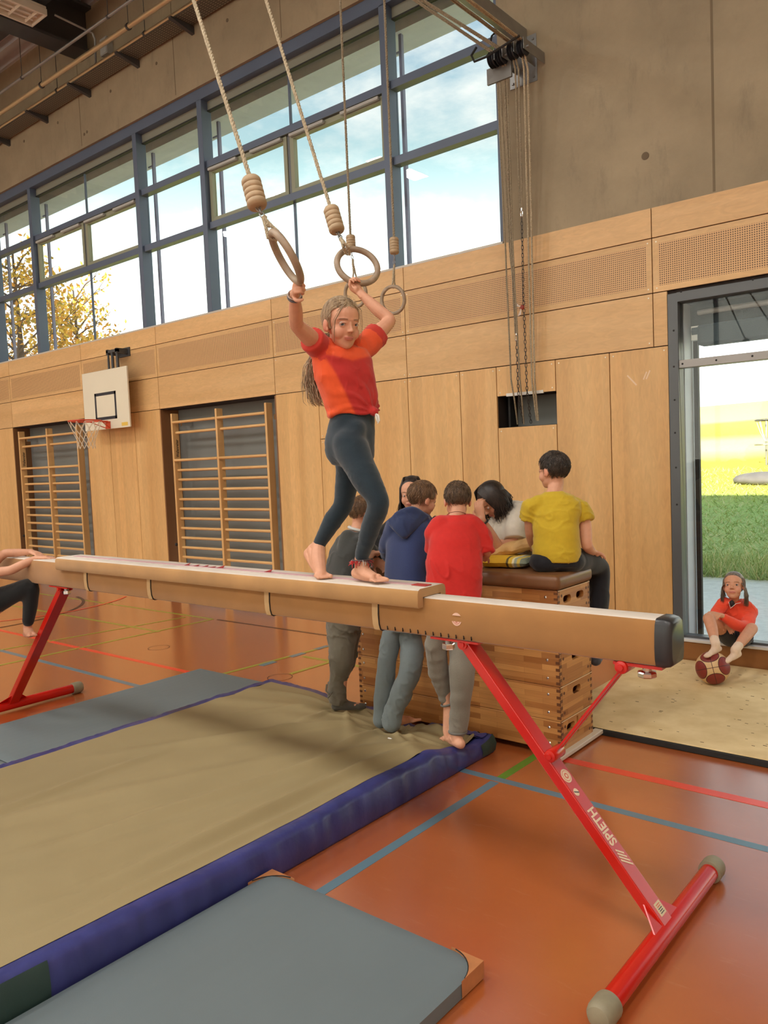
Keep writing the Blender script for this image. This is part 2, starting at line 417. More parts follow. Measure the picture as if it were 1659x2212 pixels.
fl = tag(MB().box((-20, -12, -.12), (5, D+.05, 0)).build('floor', M['floor']), 'orange linoleum gym floor with coloured court lines', kind='structure')
LB = mat('line_blue', srgb(94, 122, 136), .3); LR = mat('line_red', srgb(232, 74, 50), .3)
LG = mat('line_green', srgb(150, 148, 52), .3); LGG = mat('line_bright_green', srgb(92, 138, 44), .3); LK = mat('line_brown', srgb(82, 48, 30), .3)
LN = [0]
def line(a, b, w, m):
    LN[0] += 1
    a, b = Vector((a[0], a[1], 0)), Vector((b[0], b[1], 0))
    t = (b-a).normalized(); n_ = Vector((-t.y, t.x, 0))*(w/2)
    mb = MB().prism([a-n_, b-n_, b+n_, a+n_], (0, 0, .0010+.00012*LN[0])); mb.build('court_line', m, fl)
line((-16, 3.51), (4.5, 3.49), .05, LB)
line((-2.2, -10), (-2.2, 3.46), .05, LB)
line((-2.2, 3.52), (-2.2, 4.3), .05, LGG)
line((-16, 3.97), (-4.6, 3.985), .05, LR); line((-2.06, 3.94), (4.5, 3.93), .065, LR)
line((-14, 5.55), (-7.24, 5.58), .04, LG); line((-7.15, 5.585), (-3.6, 5.62), .035, LK)
line((-12, 4.85), (-7.2, 4.85), .04, LG); line((-7.29, 2.6), (-7.22, 5.58), .04, LG)
line((-7.95, 3.3), (-7.62, 5.5), .035, LG)
line((-5.22, 4.05), (-5.1, 5.55), .04, LG)
for yy in (4.45, 4.8, 5.12): line((-5.14, yy), (-5.14, yy+.16), .06, LB)
line((-5.05, 4.87), (-3.6, 4.87), .04, LG); line((-4.72, 4.4), (-4.68, 5.5), .04, LG); line((-5.2, 5.6), (-3.7, 5.6), .04, LG)
def arc(cx_, cy_, r, a0, a1, w, m):
    mb = MB(); n_ = 24; vs = []; LN[0] += 1
    for i in range(n_+1):
        a = math.radians(a0+(a1-a0)*i/n_)
        for q in (r-w/2, r+w/2): vs.append((cx_+q*math.cos(a), cy_+q*math.sin(a), .0010+.00012*LN[0]))
    mb.add(vs, [(2*i, 2*i+1, 2*i+3, 2*i+2) for i in range(n_)]); mb.build('court_line', m, fl)
arc(-10.6, 4.2, 1.5, -30, 80, .04, LK); arc(-10.9, 5.0, 1.6, -60, 40, .04, LR)
arc(-4.72, 4.28, .10, 0, 360, .006, LK); arc(-6.55, 4.4, .10, 0, 360, .006, LK)

# ---- back wall
wb_ = MB()
YF, YB = D+.012, D+.42
for x0, x1, z0, z1 in ((-20, 5, 6.28, 8.7), (-3.72, 5, 3.575, 6.28)):
    wb_.box((x0, YF, z0), (x1, YB, z1), 0)
YP = D+.0215
for x0, x1, z0, z1 in ((-20, -13.12, 0, 3.57), (-13.12, -10.83, 2.5, 3.57), (-10.83, -9.0, 0, 3.57), (-9.0, -6.76, 2.5, 3.57), (-6.76, -3.83, 0, 3.57),
                       (-3.83, -3.24, 0, 1.96), (-3.83, -3.24, 2.24, 3.57), (-3.24, -2.26, 0, 3.57), (-2.26, 2, 2.9, 3.57), (-2.26, 2, -.1, .03), (2, 5, 0, 3.57)):
    wb_.box((x0, YP, z0), (x1, YB, z1), 1)
for x0, x1 in ((-13.12, -10.83), (-9.0, -6.76)): wb_.box((x0, D+.28, 0), (x1, YB, 2.5), 2)
wb_.box((-3.83, D+.24, 1.96), (-3.24, YB, 2.24), 2)
wall = tag(wb_.build('wall_back', [M['concrete'], M['felt'], M['recess']]), 'long wall of bare concrete above wood panelling and windows', kind='structure')
# facade reveal of the low window seen through the glass
MB().box((-2.36, D+.421, -.3), (-2.185, D+.46, 9)).box((-20, D+.421, -.3), (-2.36, D+.46, 3.5)).build('facade_cladding', M['facade'], wall)
MB().box((-2.259, D+.14, .02), (-2.19, D+.43, 2.9)).build('facade_reveal', M['facade'], wall)
for x0, x1 in ((-13.12, -10.83), (-9.0, -6.76)):
    MB().box((x0, D, 0), (x0+.018, D+.28, 2.5)).build('recess_lining', M['reveal'], wall)
    MB().box((x1-.018, D, 0), (x1, D+.28, 2.5)).build('recess_lining', M['reveal'], wall)
for jx in (-10.5, -8.3, -6.4):
    MB().box((jx, YF-.0012, 6.32), (jx+.012, YF+.003, 8.2)).build('formwork_joint', mat('joint_brown', srgb(112, 96, 74), .9), wall)  # formwork joints as thin dark brown strips
MB().box((-1.915, YF-.0012, 3.6), (-1.897, YF+.003, 8.2)).build('formwork_joint', mat('joint_grey', srgb(116, 102, 80), .9), wall)
mth = mat('tie_hole_plug', srgb(104, 90, 70), .9)
for px, py in ((1394, 337), (491, 44), (338, 137), (239, 197), (125, 265), (182, 290), (188, 285), (52, 305)):
    p = onY(px, py, YF); r_ = .03 if px > 1000 else .02
    MB().lathe((p.x, YF-.004, p.z), (0, 1, 0), [(r_, 0), (r_, .003), (r_*.6, .0032), (r_*.55, .006)], 16).build('tie_hole', mth, wall)

G = .004
scr = MB().lathe((0, 0, 0), (0, 1, 0), [(.0055, 0), (.006, .002), (.006, .003)], 8).mesh('panel_screw')
scr.materials.append(mat('screw_steel', srgb(230, 225, 205), .35, metal=.3))
def panel(x0, x1, z0, z1, kind='v', screws=False):
    a, b, c, d = x0+G, x1-G, z0+G, z1-G
    if kind == 'p':
        mg = .045; mb = MB()
        xs = [a, a+mg, b-mg, b]; zs = [c, c+mg, d-mg, d]
        vs = [(x, D, z) for z in zs for x in xs]; fs = []; ms = []
        for j in range(3):
            for i in range(3):
                fs.append((j*4+i, j*4+i+1, j*4+i+5, j*4+i+4)); ms.append(1 if (i == 1 and j == 1) else 0)
        base = len(vs)
        vs += [(a, D+.02, c), (b, D+.02, c), (b, D+.02, d), (a, D+.02, d)]
        fs += [(0, base, base+1, 3), (3, base+1, base+2, 15), (15, base+2, base+3, 12), (12, base+3, base, 0), (base+3, base+2, base+1, base)]
        ms += [0]*5
        mb.v = vs; mb.f = fs; mb.m = ms
        o = mb.build('perforated_panel', [M['panel_h'], M['panel_p']], wall)
    else:
        o = MB().box((a, D, c), (b, D+.02, d)).build('wood_panel', M['panel_v'] if kind == 'v' else M['panel_h'], wall)
    if screws:
        for sxp in (a+.03, b-.03):
            for szp in (c+.03, d-.03):
                s_ = link('screw', scr, None, o); s_.location = (sxp, D-.002, szp)
    return o
Z0, Z1, Z2, Z3 = 2.51, 2.93, 3.355, 3.59
tops = [-20, -17.5, -15.3, -13.11, -10.87, -9.0, -6.76, -4.85, -2.38, 0.1, 2.6, 5]
for i in range(len(tops)-1):
    a, b = tops[i], tops[i+1]
    panel(a, b, Z2, Z3, 'h'); panel(a, b, Z1 if a < -2.3 or a > 1.9 else 2.935, Z2, 'p', screws=a > -9)
    if b <= -2.37: panel(a, b, Z0, Z1, 'h', screws=a > -7)
panel(-2.38, -2.265, Z0, Z1, 'h')
for a, b in ((-20, -19.2), (-19.2, -18.4), (-18.4, -17.5), (-17.5, -16.6), (-16.6, -15.7), (-15.7, -14.8), (-14.8, -13.9), (-13.9, -13.12), (-10.83, -10.23), (-10.23, -9.6), (-9.6, -9.0), (-6.76, -6.08),
             (-5.54, -4.85), (-4.85, -4.23), (-4.23, -3.83), (-3.24, -2.75), (-2.75, -2.265)):
    panel(a, b, .012, Z0, 'v', screws=a > -6)
panel(-6.08, -5.54, 1.97, Z0, 'v', True); panel(-6.08, -5.54, .012, 1.97, 'v', True)
panel(-3.83, -3.24, 2.24, Z0, 'v', True); panel(-3.83, -3.24, .012, 1.96, 'v', True)
MB().box((-3.73, D-.006, 2.235), (-3.36, D+.012, 2.262)).build('rope_guard_strip', M['white'], wall)
MB().box((-3.775, D+.1, 1.96), (-3.755, D+.235, 2.24)).build('niche_post', M['black'], wall)
for px0, py0, px1, py1 in ((1355, 811, 1375, 832), (1390, 820, 1397, 803), (1396, 819, 1404, 800)):
    a = onY(px0, py0, D-.0008); b = onY(px1, py1, D-.0008)
    MB().bar(a, b, .0012, .012, up=(b-a).cross(Vector((0, 1, 0)))).build('tape_mark', mat('tape_white', srgb(226, 196, 160), .5), wall)
MB().box((-20, D-.002, 3.585), (-3.72, D+.06, 3.605)).build('sill_strip', mat('sill_pale', srgb(196, 190, 178), .4), wall)

# ---- high window band
YW = D+.17
win = tag(MB().box((-20, D+.05, 6.15), (-3.72, D+.20, 6.30)).box((-20, D+.1, 3.57), (-3.72, D+.2, 3.602)).build('window_1', M['frame']),
          'long band of high windows with dark steel mullions', kind='structure')
mul = [-17.75, -16.37, -13.5, -12.12, -9.25, -7.87, -4.98]
for xr in mul: MB().box((xr-.09, D+.05, 3.6), (xr, YW+.03, 6.16)).build('mullion', M['frame'], win, bevel=.004)
MB().box((-3.775, D+.06, 3.6), (-3.722, YW+.03, 6.16)).build('mullion', M['frame'], win)
bays = [(-16.37, -13.59, 1), (-13.5, -12.21, 0), (-12.12, -9.34, 1), (-9.25, -7.96, 0), (-7.87, -5.07, 1), (-4.98, -3.775, 0)]
for x0, x1, wide in bays:
    for z0, z1 in ((4.62, 4.70), (5.35, 5.43)):
        MB().box((x0, D+.085, z0), (x1, YW+.02, z1)).build('transom', M['frame'], win, bevel=.003)
        MB().box((x0, D+.08, z0-.004), (x1, D+.16, z0)).build('transom_soffit', M['frame2'], win)
    MB().box((x0, YW-.02, 6.045), (x1, YW+.02, 6.15)).build('head_panel', mat('head_grey', srgb(126, 126, 112), .5), win)
    MB().box((x0, YW-.03, 6.03), (x1, YW+.02, 6.045)).build('head_trim', M['black'], win)
    xm = (x0+x1)/2
    def pane(a, b, c, d): MB().box((a, YW, c), (b, YW+.008, d)).build('pane', M['glass'], win)
    if wide:
        for c, d in ((3.60, 4.62), (5.43, 6.03)):
            pane(x0, xm-.01, c, d); pane(xm+.01, x1, c, d)
            MB().box((xm-.012, YW-.012, c), (xm+.012, YW+.012, d)).build('glazing_bar', M['frame'], win)
        MB().box((xm-.022, YW-.05, 4.70), (xm+.022, YW+.02, 5.35)).build('glazing_bar', M['frame2'], win)
        for a, b in ((x0+.01, xm-.025), (xm+.025, x1-.01)):
            w_ = .055; mb = MB()
            y0, y1 = YW-.06, YW
            mb.box((a, y0, 4.71), (a+w_, y1, 5.34)).box((b-w_, y0, 4.71), (b, y1, 5.34))
            mb.box((a+w_, y0, 4.71), (b-w_, y1, 4.71+.04)).box((a+w_, y0, 5.34-w_), (b-w_, y1, 5.34))
            s_ = mb.build('sash', M['sash'], win)
            MB().box((a+w_, YW-.02, 4.75), (b-w_, YW-.012, 5.34-w_)).build('pane', M['glass'], s_)
            L = (b-a)
            for q0, q1 in ((.02, .40), (.58, .96)):
                MB().box((a+L*q0, y0-.045, 5.30), (a+L*q1, y0-.005, 5.332)).build('opener_motor', M['motor'], s_, bevel=.006)
    else:
        for c, d in ((3.60, 4.62), (4.70, 5.35), (5.43, 6.03)): pane(x0, x1, c, d)
MB().box((-20, D+.55, 6.16), (-3.0, D+.95, 6.8)).build('sunshade_box', M['facade'], win)
for px, py in ((14, 500), (105, 526), (339, 476), (475, 325), (875, 320)):
    p = onY(px, py, D+.62)
    MB().box((p.x-.018, D+.60, 3.2), (p.x+.018, D+.64, 6.2)).box((p.x-.12, D+.61, 5.98), (p.x, D+.63, 6.0)).build('shade_rail', mat('rail_grey', srgb(120, 122, 150), .4), win)

# ---- low window by the bench sill
w2b = MB().box((-2.262, D-.012, .2), (-2.187, D+.11, 2.90)).box((-2.187, D-.012, 2.83), (2.0, D+.11, 2.90)).box((1.93, D-.012, .2), (2.0, D+.11, 2.83))
win2 = tag(w2b.build('window_2', M['frame2'], bevel=.003), 'tall floor window with dark grey metal frame and wooden bench sill', kind='structure')
MB().box((-2.187, D+.0, 2.325), (1.93, D+.10, 2.385)).build('transom', M['frame_light'], win2, bevel=.003)
MB().box((-2.187, D+.01, .2), (1.93, D+.10, .225)).build('glazing_bar', M['frame2'], win2)
MB().box((-2.187, D+.05, .22), (1.93, D+.06, 2.33)).build('pane', M['glass'], win2)
MB().box((-2.187, D+.05, 2.38), (1.93, D+.06, 2.84)).build('pane', M['glass'], win2)
mblind = mat('screen_fabric', srgb(66, 78, 84), .8, bump=.8, bscale=180)
MB().box((-2.10, D+.16, 2.50), (1.9, D+.30, 2.66)).build('blind_box', mblind, win2, bevel=.02)
MB().cyl((-2.15, D+.24, 2.62), (1.9, D+.24, 2.62), .05, 14).build('blind_roller', mblind, win2, smooth=True)
MB().cyl((-2.1, D+.2, 2.76), (1.9, D+.2, 2.76), .022, 12).build('blind_rail', M['frame_light'], win2, smooth=True)
MB().box((-2.18, D+.27, 2.60), (1.9, D+.36, 2.9)).build('blind_cassette', mblind, win2)
MB().box((-2.18, D+.10, 2.84), (1.9, D+.27, 2.9)).build('head_soffit', M['frame'], win2)
MB().box((-2.155, D+.2, 2.55), (-2.09, D+.26, 2.66)).build('blind_bracket', M['white'], win2)
MB().box((-2.175, D+.30, .05), (-2.14, D+.34, 2.7)).build('blind_guide', M['black'], win2)
MB().box((-2.26, D-.035, .03), (2.0, D+.05, .185)).build('sill_board', wood('sill_wood', srgb(128, 82, 42), srgb(148, 98, 54), 'X', .35, 10, .6), win2, bevel=.004)
MB().box((-2.26, D-.045, .185), (2.0, D+.05, .207)).build('sill_top', mat('sill_white', srgb(214, 212, 208), .35), win2, bevel=.004)
scd = MB().lathe((0, 0, 0), (0, 1, 0), [(.007, 0), (.008, .002), (.008, .004)], 10).mesh('frame_screw'); scd.materials.append(M['black'])
for px, py in ((1455, 714), (1455.5, 792), (1457, 864), (1458, 935), (1460, 1010), (1462, 1090), (1471, 630), (1626, 604)):
    s_ = link('screw', scd, None, win2); p = onY(px, py, D-.014); s_.location = (p.x, D-.0145, p.z)
for px, py in ((1474, 786), (1547, 778), (1625, 769)):
    s_ = link('screw', scd, None, win2); p = onY(px, py, D-.002); s_.location = (p.x, D-.0025, p.z)

# ---- the other walls and the roof
MW = mat('side_wall_plaster', srgb(206, 188, 160), .7, var=.05, scale=(1, 1, 1))
tag(MB().box((-20.3, -12, 0), (-20, D+.42, 8.7)).build('wall_left', MW), 'plain end wall of the gym hall', kind='structure')
tag(MB().box((5, -12, 0), (5.3, D+.42, 8.7)).build('wall_right', MW), 'plain end wall beside the floor window', kind='structure')
tag(MB().box((-20.3, -12.3, 0), (5.3, -12, 1.2)).box((-20.3, -12.3, 7.6), (5.3, -12, 8.7)).box((-20.3, -12.3, 1.2), (-19.6, -12, 7.6)).box((4.6, -12.3, 1.2), (5.3, -12, 7.6)).build('wall_front', MW), 'long wall opposite the windows with an opening for added light screens', kind='structure')
mscr, tsc, bsc = newmat('white_fill_screen'); tsc.nodes.remove(bsc)
_tr = N(tsc, 'ShaderNodeBsdfTranslucent'); _tr.inputs[0].default_value = (.72, .73, .74, 1); _df = N(tsc, 'ShaderNodeBsdfDiffuse'); _df.inputs[0].default_value = (.7, .7, .7, 1)
_mx = N(tsc, 'ShaderNodeMixShader'); _mx.inputs[0].default_value = .2; tsc.links.new(_tr.outputs[0], _mx.inputs[1]); tsc.links.new(_df.outputs[0], _mx.inputs[2]); tsc.links.new(_mx.outputs[0], tsc.nodes['Material Output'].inputs[0])
w3 = tag(MB().box((-19.6, -12.2, 1.2), (4.6, -12.1, 1.26)).box((-19.6, -12.2, 7.54), (4.6, -12.1, 7.6)).build('fill_window', M['frame']), 'added unseen window front whose white screens fill the hall with soft daylight', kind='structure')  # unseen window front, added and sized to fill the hall with soft light
for k in range(9):
    xk = -19.6+24.2*k/8; MB().box((xk-.05, -12.22, 1.2), (xk+.05, -12.0, 7.6)).build('mullion', M['frame'], w3)
    if k < 8: MB().box((xk+.05, -12.16, 1.26), (xk+24.2/8-.05, -12.155, 7.54)).build('fill_screen', mscr, w3)
ZC = 8.05
cb = MB(); pitch = .25; y = -12.0; prof = []
while y < D+.02:
    prof += [(y, ZC), (y+.09, ZC), (y+.115, ZC+.1), (y+.225, ZC+.1)]; y += pitch
prof = [(min(a, D+.02), b) for a, b in prof]
vs = []
for a, b in prof: vs += [(-20, a, b), (5, a, b)]
cb.add(vs, [(2*i, 2*i+2, 2*i+3, 2*i+1) for i in range(len(prof)-1)])
cb.box((-20.3, -12.3, ZC+.12), (5.3, D+.5, ZC+.6))
ceil = tag(cb.build('ceiling', M['deck']), 'trapezoidal steel roof deck of the gym hall', kind='structure')
for bx in (-16.3, -10.2, -4.1, 2.0):
    mb = MB().box((bx-.16, -12, 7.42), (bx+.16, D+.01, 7.46)).box((bx-.16, -12, ZC-.04), (bx+.16, D+.01, ZC)).box((bx-.012, -12, 7.46), (bx+.012, D+.01, ZC-.04))
    mb.build('roof_beam', M['darksteel'], ceil)
for yy in (5.5, 2.0): MB().box((-20, yy-.06, 7.72), (5, yy+.06, 7.86)).build('roof_purlin', M['darksteel'], ceil)
# ---- services under the roof
tray = thing('cable_tray', 'perforated metal cable tray on brackets along the concrete wall', 'cable tray', (-10, 6.1, 6.95))
def tray_mat():
    m, t, b = newmat('perforated_tray')
    g = N(t, 'ShaderNodeNewGeometry'); sp = N(t, 'ShaderNodeSeparateXYZ'); t.links.new(g.outputs['Position'], sp.inputs[0])
    out = None
    for ax, pt, wd in (('X', .05, .6), ('Y', .03, .4)):
        d1 = N(t, 'ShaderNodeMath', operation='DIVIDE'); d1.inputs[1].default_value = pt; t.links.new(sp.outputs[ax], d1.inputs[0])
        fr = N(t, 'ShaderNodeMath', operation='FRACT'); t.links.new(d1.outputs[0], fr.inputs[0])
        lt = N(t, 'ShaderNodeMath', operation='LESS_THAN'); lt.inputs[1].default_value = wd; t.links.new(fr.outputs[0], lt.inputs[0])
        if out is None: out = lt
        else:
            mu = N(t, 'ShaderNodeMath', operation='MULTIPLY'); t.links.new(out.outputs[0], mu.inputs[0]); t.links.new(lt.outputs[0], mu.inputs[1]); out = mu
    mx_ = N(t, 'ShaderNodeMixRGB'); mx_.inputs[1].default_value = srgb(92, 88, 80); mx_.inputs[2].default_value = srgb(150, 142, 126)
    t.links.new(out.outputs[0], mx_.inputs[0]); t.links.new(mx_.outputs[0], b.inputs['Base Color'])
    b.inputs['Roughness'].default_value = .45; b.inputs['Metallic'].default_value = .3
    return m
ZT = 6.98
MB().box((-19.5, D-.26, ZT), (2, D-.03, ZT+.004)).box((-19.5, D-.264, ZT), (2, D-.26, ZT+.06)).box((-19.5, D-.03, ZT), (2, D-.026, ZT+.06)).build('tray', tray_mat(), tray)
for px, py in ((20, 310), (95, 258), (177, 198), (273, 130), (376, 50)):
    p = onZ(px, py, ZT-.04)
    MB().prism([(p.x, D+.011, ZT-.09), (p.x, D+.011, ZT-.002), (p.x, D-.32, ZT-.002), (p.x, D-.32, ZT-.02)], (.05, 0, 0)).build('bracket', M['darksteel'], tray)
def pipe(lbl, y, z, r, m):
    t_ = thing('heating_pipe', lbl, 'pipe', (-10, y, z), 'pipes under the roof')
    MB().cyl((-19.8, y, z), (3, y, z), r, 14).build('pipe', m, t_, smooth=True)
    for k in range(10):
        x = -19+2.1*k
        MB().cyl((x, y, z), (x+.03, y, z), r*1.35, 14).build('clamp', M['darksteel'], t_, smooth=True)
        MB().cyl((x+.015, y, z), (x+.015, y, ZC), .005, 6).build('hanger_rod', M['darksteel'], t_)
pipe('pale metal pipe nearest the concrete wall, beside the cable tray', 6.03, 7.02, .026, M['brass'])
pipe('middle of three pale pipes under the roof', 5.80, 7.02, .030, M['brass'])
pipe('thin grey pipe farthest from the concrete wall', 5.53, 7.03, .017, M['steel'])
p = onY(236, 105, D-.0)
t_ = thing('junction_box', 'small grey box on the concrete wall above the pipes', 'box', (p.x, D, p.z))
MB().box((p.x-.08, D-.09, p.z-.11), (p.x+.08, D+.012, p.z+.11)).build('housing', M['motor'], t_, bevel=.008)
MB().box((p.x-.07, D-.096, p.z-.10), (p.x+.07, D-.09, p.z+.10)).build('lid', M['motor'], t_, bevel=.002)
a = onZ(118, 32, 7.5); b = onZ(200, 72, 7.4); c = Vector((b.x, b.y+.02, 7.03))
cond = tag(MB().tube([a, a.lerp(b, .9), b, b+Vector((0, .03, -.06)), c], .014, 8).build('light_cable', M['steel'], smooth=True), 'bent grey conduit running from the ceiling lamp to the pipes', 'conduit')

# ---- ceiling lamps (each carries its own light)
ML = mat('lamp_housing', srgb(222, 214, 196), .4)
mtube, tt, tb = newmat('fluorescent_tube'); tb.inputs['Base Color'].default_value = (1, 1, 1, 1)
tb.inputs['Emission Color'].default_value = (1, .90, .74, 1); tb.inputs['Emission Strength'].default_value = 9.0
LAMPW = 95.0
mtoff = mat('unlit_tube', srgb(226, 222, 212), .3)
def luminaire(x, y, z, lbl, lit=True):
    t_ = thing('ceiling_lamp', lbl, 'lamp', (x, y, z), 'fluorescent lamps under the roof')
    L, w_ = 1.5, .36
    mb = MB().box((x-w_/2, y-L/2, z+.05), (x+w_/2, y+L/2, z+.10))
    mb.build('housing', ML, t_, bevel=.01)
    for s_ in (-1, 1): MB().box((x+s_*w_/2-.012, y-L/2, z-.02), (x+s_*w_/2+.012, y+L/2, z+.06)).build('side_rail', ML, t_, bevel=.004)
    MB().box((x-w_/2, y+L/2-.02, z-.02), (x+w_/2, y+L/2, z+.06)).build('end_plate', ML, t_, bevel=.004)
    for k in range(3):
        xx = x+(k-1)*.105
        MB().cyl((xx, y-L/2+.04, z+.025), (xx, y+L/2-.04, z+.025), .013, 10).build('tube', mtube if lit else mtoff, t_, smooth=True)
    for k in range(7):
        yy = y-L/2+.1+k*.215
        MB().box((x-w_/2, yy, z-.012), (x+w_/2, yy+.006, z+.03)).build('louvre', ML, t_)
    for yy in (y-.5, y+.5): MB().cyl((x, yy, z+.1), (x, yy, ZC), .008, 6).build('hanger', M['darksteel'], t_)
    if not lit: return
    ld = bpy.data.lights.new('lamp_light', 'AREA'); ld.shape = 'RECTANGLE'; ld.size = w_; ld.size_y = L; ld.energy = LAMPW; ld.color = (1, .965, .91)
    lo = bpy.data.objects.new('lamp_light', ld); COL.objects.link(lo); lo.location = (x, y, z-.03); lo.parent = t_
    lo.matrix_parent_inverse = Matrix.Translation((-x, -y, -z))
pl = onZ(103, 30, 7.45)
luminaire(pl.x-.2, pl.y-.75, 7.45, 'white louvred fluorescent lamp in the top left corner of the picture', False)
ORD = ('first', 'second', 'third', 'fourth', 'fifth', 'sixth', 'seventh')
for i, x in enumerate((-15.5, -12.6, -6.6, -3.2, 0.2, 3.4)):
    luminaire(x, pl.y-.75, 7.45, ORD[i+(i > 1)]+' lamp from the left end in the row nearest the windows', False)
for i, x in enumerate((-15.5, -12.6, pl.x-.2, -6.6, -3.2, 0.2, 3.4)):
    luminaire(x, .2, 7.45, ORD[i]+' lamp from the left end in the middle ceiling row')
    luminaire(x, -5.2, 7.45, ORD[i]+' lamp from the left end in the ceiling row farthest from the windows')

# ================================================================== OUTSIDE
def ground_z(x, y):
    if y < 10: return -.12
    if y < 20: return -.12+.72*((y-10)/10)**1.4
    return .6+(y-20)*.098+ .35*math.sin(x*.05+1.0)*min(1, (y-20)/20)
def ground_mat():
    m, t, b = newmat('meadow_ground')
    g = N(t, 'ShaderNodeNewGeometry'); sp = N(t, 'ShaderNodeSeparateXYZ'); t.links.new(g.outputs['Position'], sp.inputs[0])
    n = N(t, 'ShaderNodeTexNoise'); n.inputs['Scale'].default_value = .6; n.inputs['Detail'].default_value = 8; t.links.new(g.outputs['Position'], n.inputs['Vector'])
    ml = N(t, 'ShaderNodeMath', operation='MULTIPLY_ADD'); ml.inputs[1].default_value = 1.2; t.links.new(n.outputs['Fac'], ml.inputs[0]); t.links.new(sp.outputs['Y'], ml.inputs[2])
    mr = N(t, 'ShaderNodeMapRange'); mr.inputs['From Min'].default_value = 8; mr.inputs['From Max'].default_value = 60; t.links.new(ml.outputs[0], mr.inputs['Value'])
    r = N(t, 'ShaderNodeValToRGB'); e = r.color_ramp.elements
    e[0].position = 0; e[0].color = srgb(206, 206, 206); e[1].position = 1; e[1].color = srgb(206, 190, 110)
    for ps, cc in ((.072, (206, 204, 198)), (.086, (176, 168, 90)), (.11, (164, 178, 112)), (.2, (150, 172, 96)), (.27, (160, 160, 60)), (.36, (190, 168, 56)), (.42, (215, 195, 130)), (.48, (205, 190, 120)), (.53, (184, 164, 50)), (.66, (190, 170, 60)), (.7, (215, 195, 120))):
        q = e.new(ps); q.color = srgb(*cc)
    t.links.new(mr.outputs[0], r.inputs[0])
    n2 = N(t, 'ShaderNodeTexNoise'); n2.inputs['Scale'].default_value = 9; n2.inputs['Detail'].default_value = 10; n2.inputs['Roughness'].default_value = .75; t.links.new(g.outputs['Position'], n2.inputs['Vector'])
    mr2 = N(t, 'ShaderNodeMapRange'); mr2.inputs['To Min'].default_value = 1.0; mr2.inputs['To Max'].default_value = 2.1; t.links.new(n2.outputs['Fac'], mr2.inputs['Value'])
    sc_ = N(t, 'ShaderNodeVectorMath', operation='SCALE'); t.links.new(r.outputs[0], sc_.inputs[0]); t.links.new(mr2.outputs[0], sc_.inputs['Scale'])
    t.links.new(sc_.outputs[0], b.inputs['Base Color']); b.inputs['Roughness'].default_value = .95
    bp = N(t, 'ShaderNodeBump'); bp.inputs['Strength'].default_value = .8; bp.inputs['Distance'].default_value = .05
    t.links.new(n2.outputs['Fac'], bp.inputs['Height']); t.links.new(bp.outputs[0], b.inputs['Normal'])
    return m
xs = list(np.linspace(-70, 40, 56)); ys = list(np.concatenate([np.linspace(D+.43, 24, 40), np.linspace(25, 64, 30)])) + [66, 72, 90]
def gz(x, y): return ground_z(x, y) if y <= 64 else ground_z(x, 64)-(y-64)*.2
vs = [(x, y, gz(x, y)) for y in ys for x in xs]; nx = len(xs)
gmb = MB(); gmb.add(vs, [(j*nx+i, j*nx+i+1, (j+1)*nx+i+1, (j+1)*nx+i) for j in range(len(ys)-1) for i in range(nx-1)])
ter = gmb.build('ground', ground_mat(), smooth=True); tag(ter, 'gravel strip and grassy meadow rising outside the window', kind='structure')
# blades of grass
gb = MB(); rg = random.Random(3)
for k in range(9000):
    y = 11.2+rg.random()**1.5*13; x = -2.2*y/6.2*rg.uniform(.55, 1.15)+rg.uniform(-.4, .4); z = ground_z(x, y)
    h = rg.uniform(.04, .12)*(2.2 if y < 12.4 else 1); a = rg.uniform(0, 6.28); w_ = .012
    lx, ly = rg.gauss(0, .12), rg.gauss(0, .12)
    dx, dy = math.cos(a)*w_, math.sin(a)*w_
    gb.add([(x-dx, y-dy, z-.01), (x+dx, y+dy, z-.01), (x+lx, y+ly, z+h)], [(0, 1, 2)], 0 if rg.random() < .7 else 1)
tag(gb.build('grass_blades', [mat('grass_green', srgb(172, 190, 120), .8), mat('grass_straw', srgb(222, 214, 156), .8)]), 'loose green and straw coloured grass outside the window', 'grass', kind='stuff')
# boulder and wire basket by the right edge
p = P(1652, 1050, 20.0)
rk = MB().ell((0, 0, 0), (.75, .55, .20), su=24, sv=14); 
rk.v = [tuple(Vector(v)*(1+.08*mnoise.noise(Vector(v)*2.5))) for v in rk.v]; rk.v = [(a+p.x, b+p.y, c+ground_z(p.x, p.y)+.08) for a, b, c in rk.v]
tag(rk.build('boulder', mat('boulder_stone', srgb(112, 108, 112), .85, var=.15, scale=(3, 3, 3), bump=.4, bscale=20), smooth=True), 'smooth pale boulder lying on the sunlit grass outside', 'boulder')
p = P(1656, 1020, 23.0); zb = ground_z(p.x, p.y)
bk = thing('chain_basket', 'slim metal pole with hanging chain ring on the meadow', 'basket', (p.x, p.y, zb))
MB().cyl((p.x, p.y, zb), (p.x, p.y, zb+1.35), .03, 10).build('pole', M['steel'], bk, smooth=True)
MB().tube([(p.x+.28*math.cos(a*.3927), p.y+.28*math.sin(a*.3927), zb+1.3) for a in range(16)], .03, 8, closed=True).build('ring', M['darksteel'], bk)
MB().tube([(p.x+.3*math.cos(a*.3927), p.y+.3*math.sin(a*.3927), zb+.6) for a in range(16)], .02, 8, closed=True).build('tray_ring', M['steel'], bk)
for a in range(10):
    c_, s_ = math.cos(a*.628), math.sin(a*.628)
    MB().tube([(p.x+.27*c_, p.y+.27*s_, zb+1.28), (p.x+.16*c_, p.y+.16*s_, zb+.95), (p.x+.03*c_, p.y+.03*s_, zb+.7)], .008, 5).build('hanging_chain', M['white'], bk)
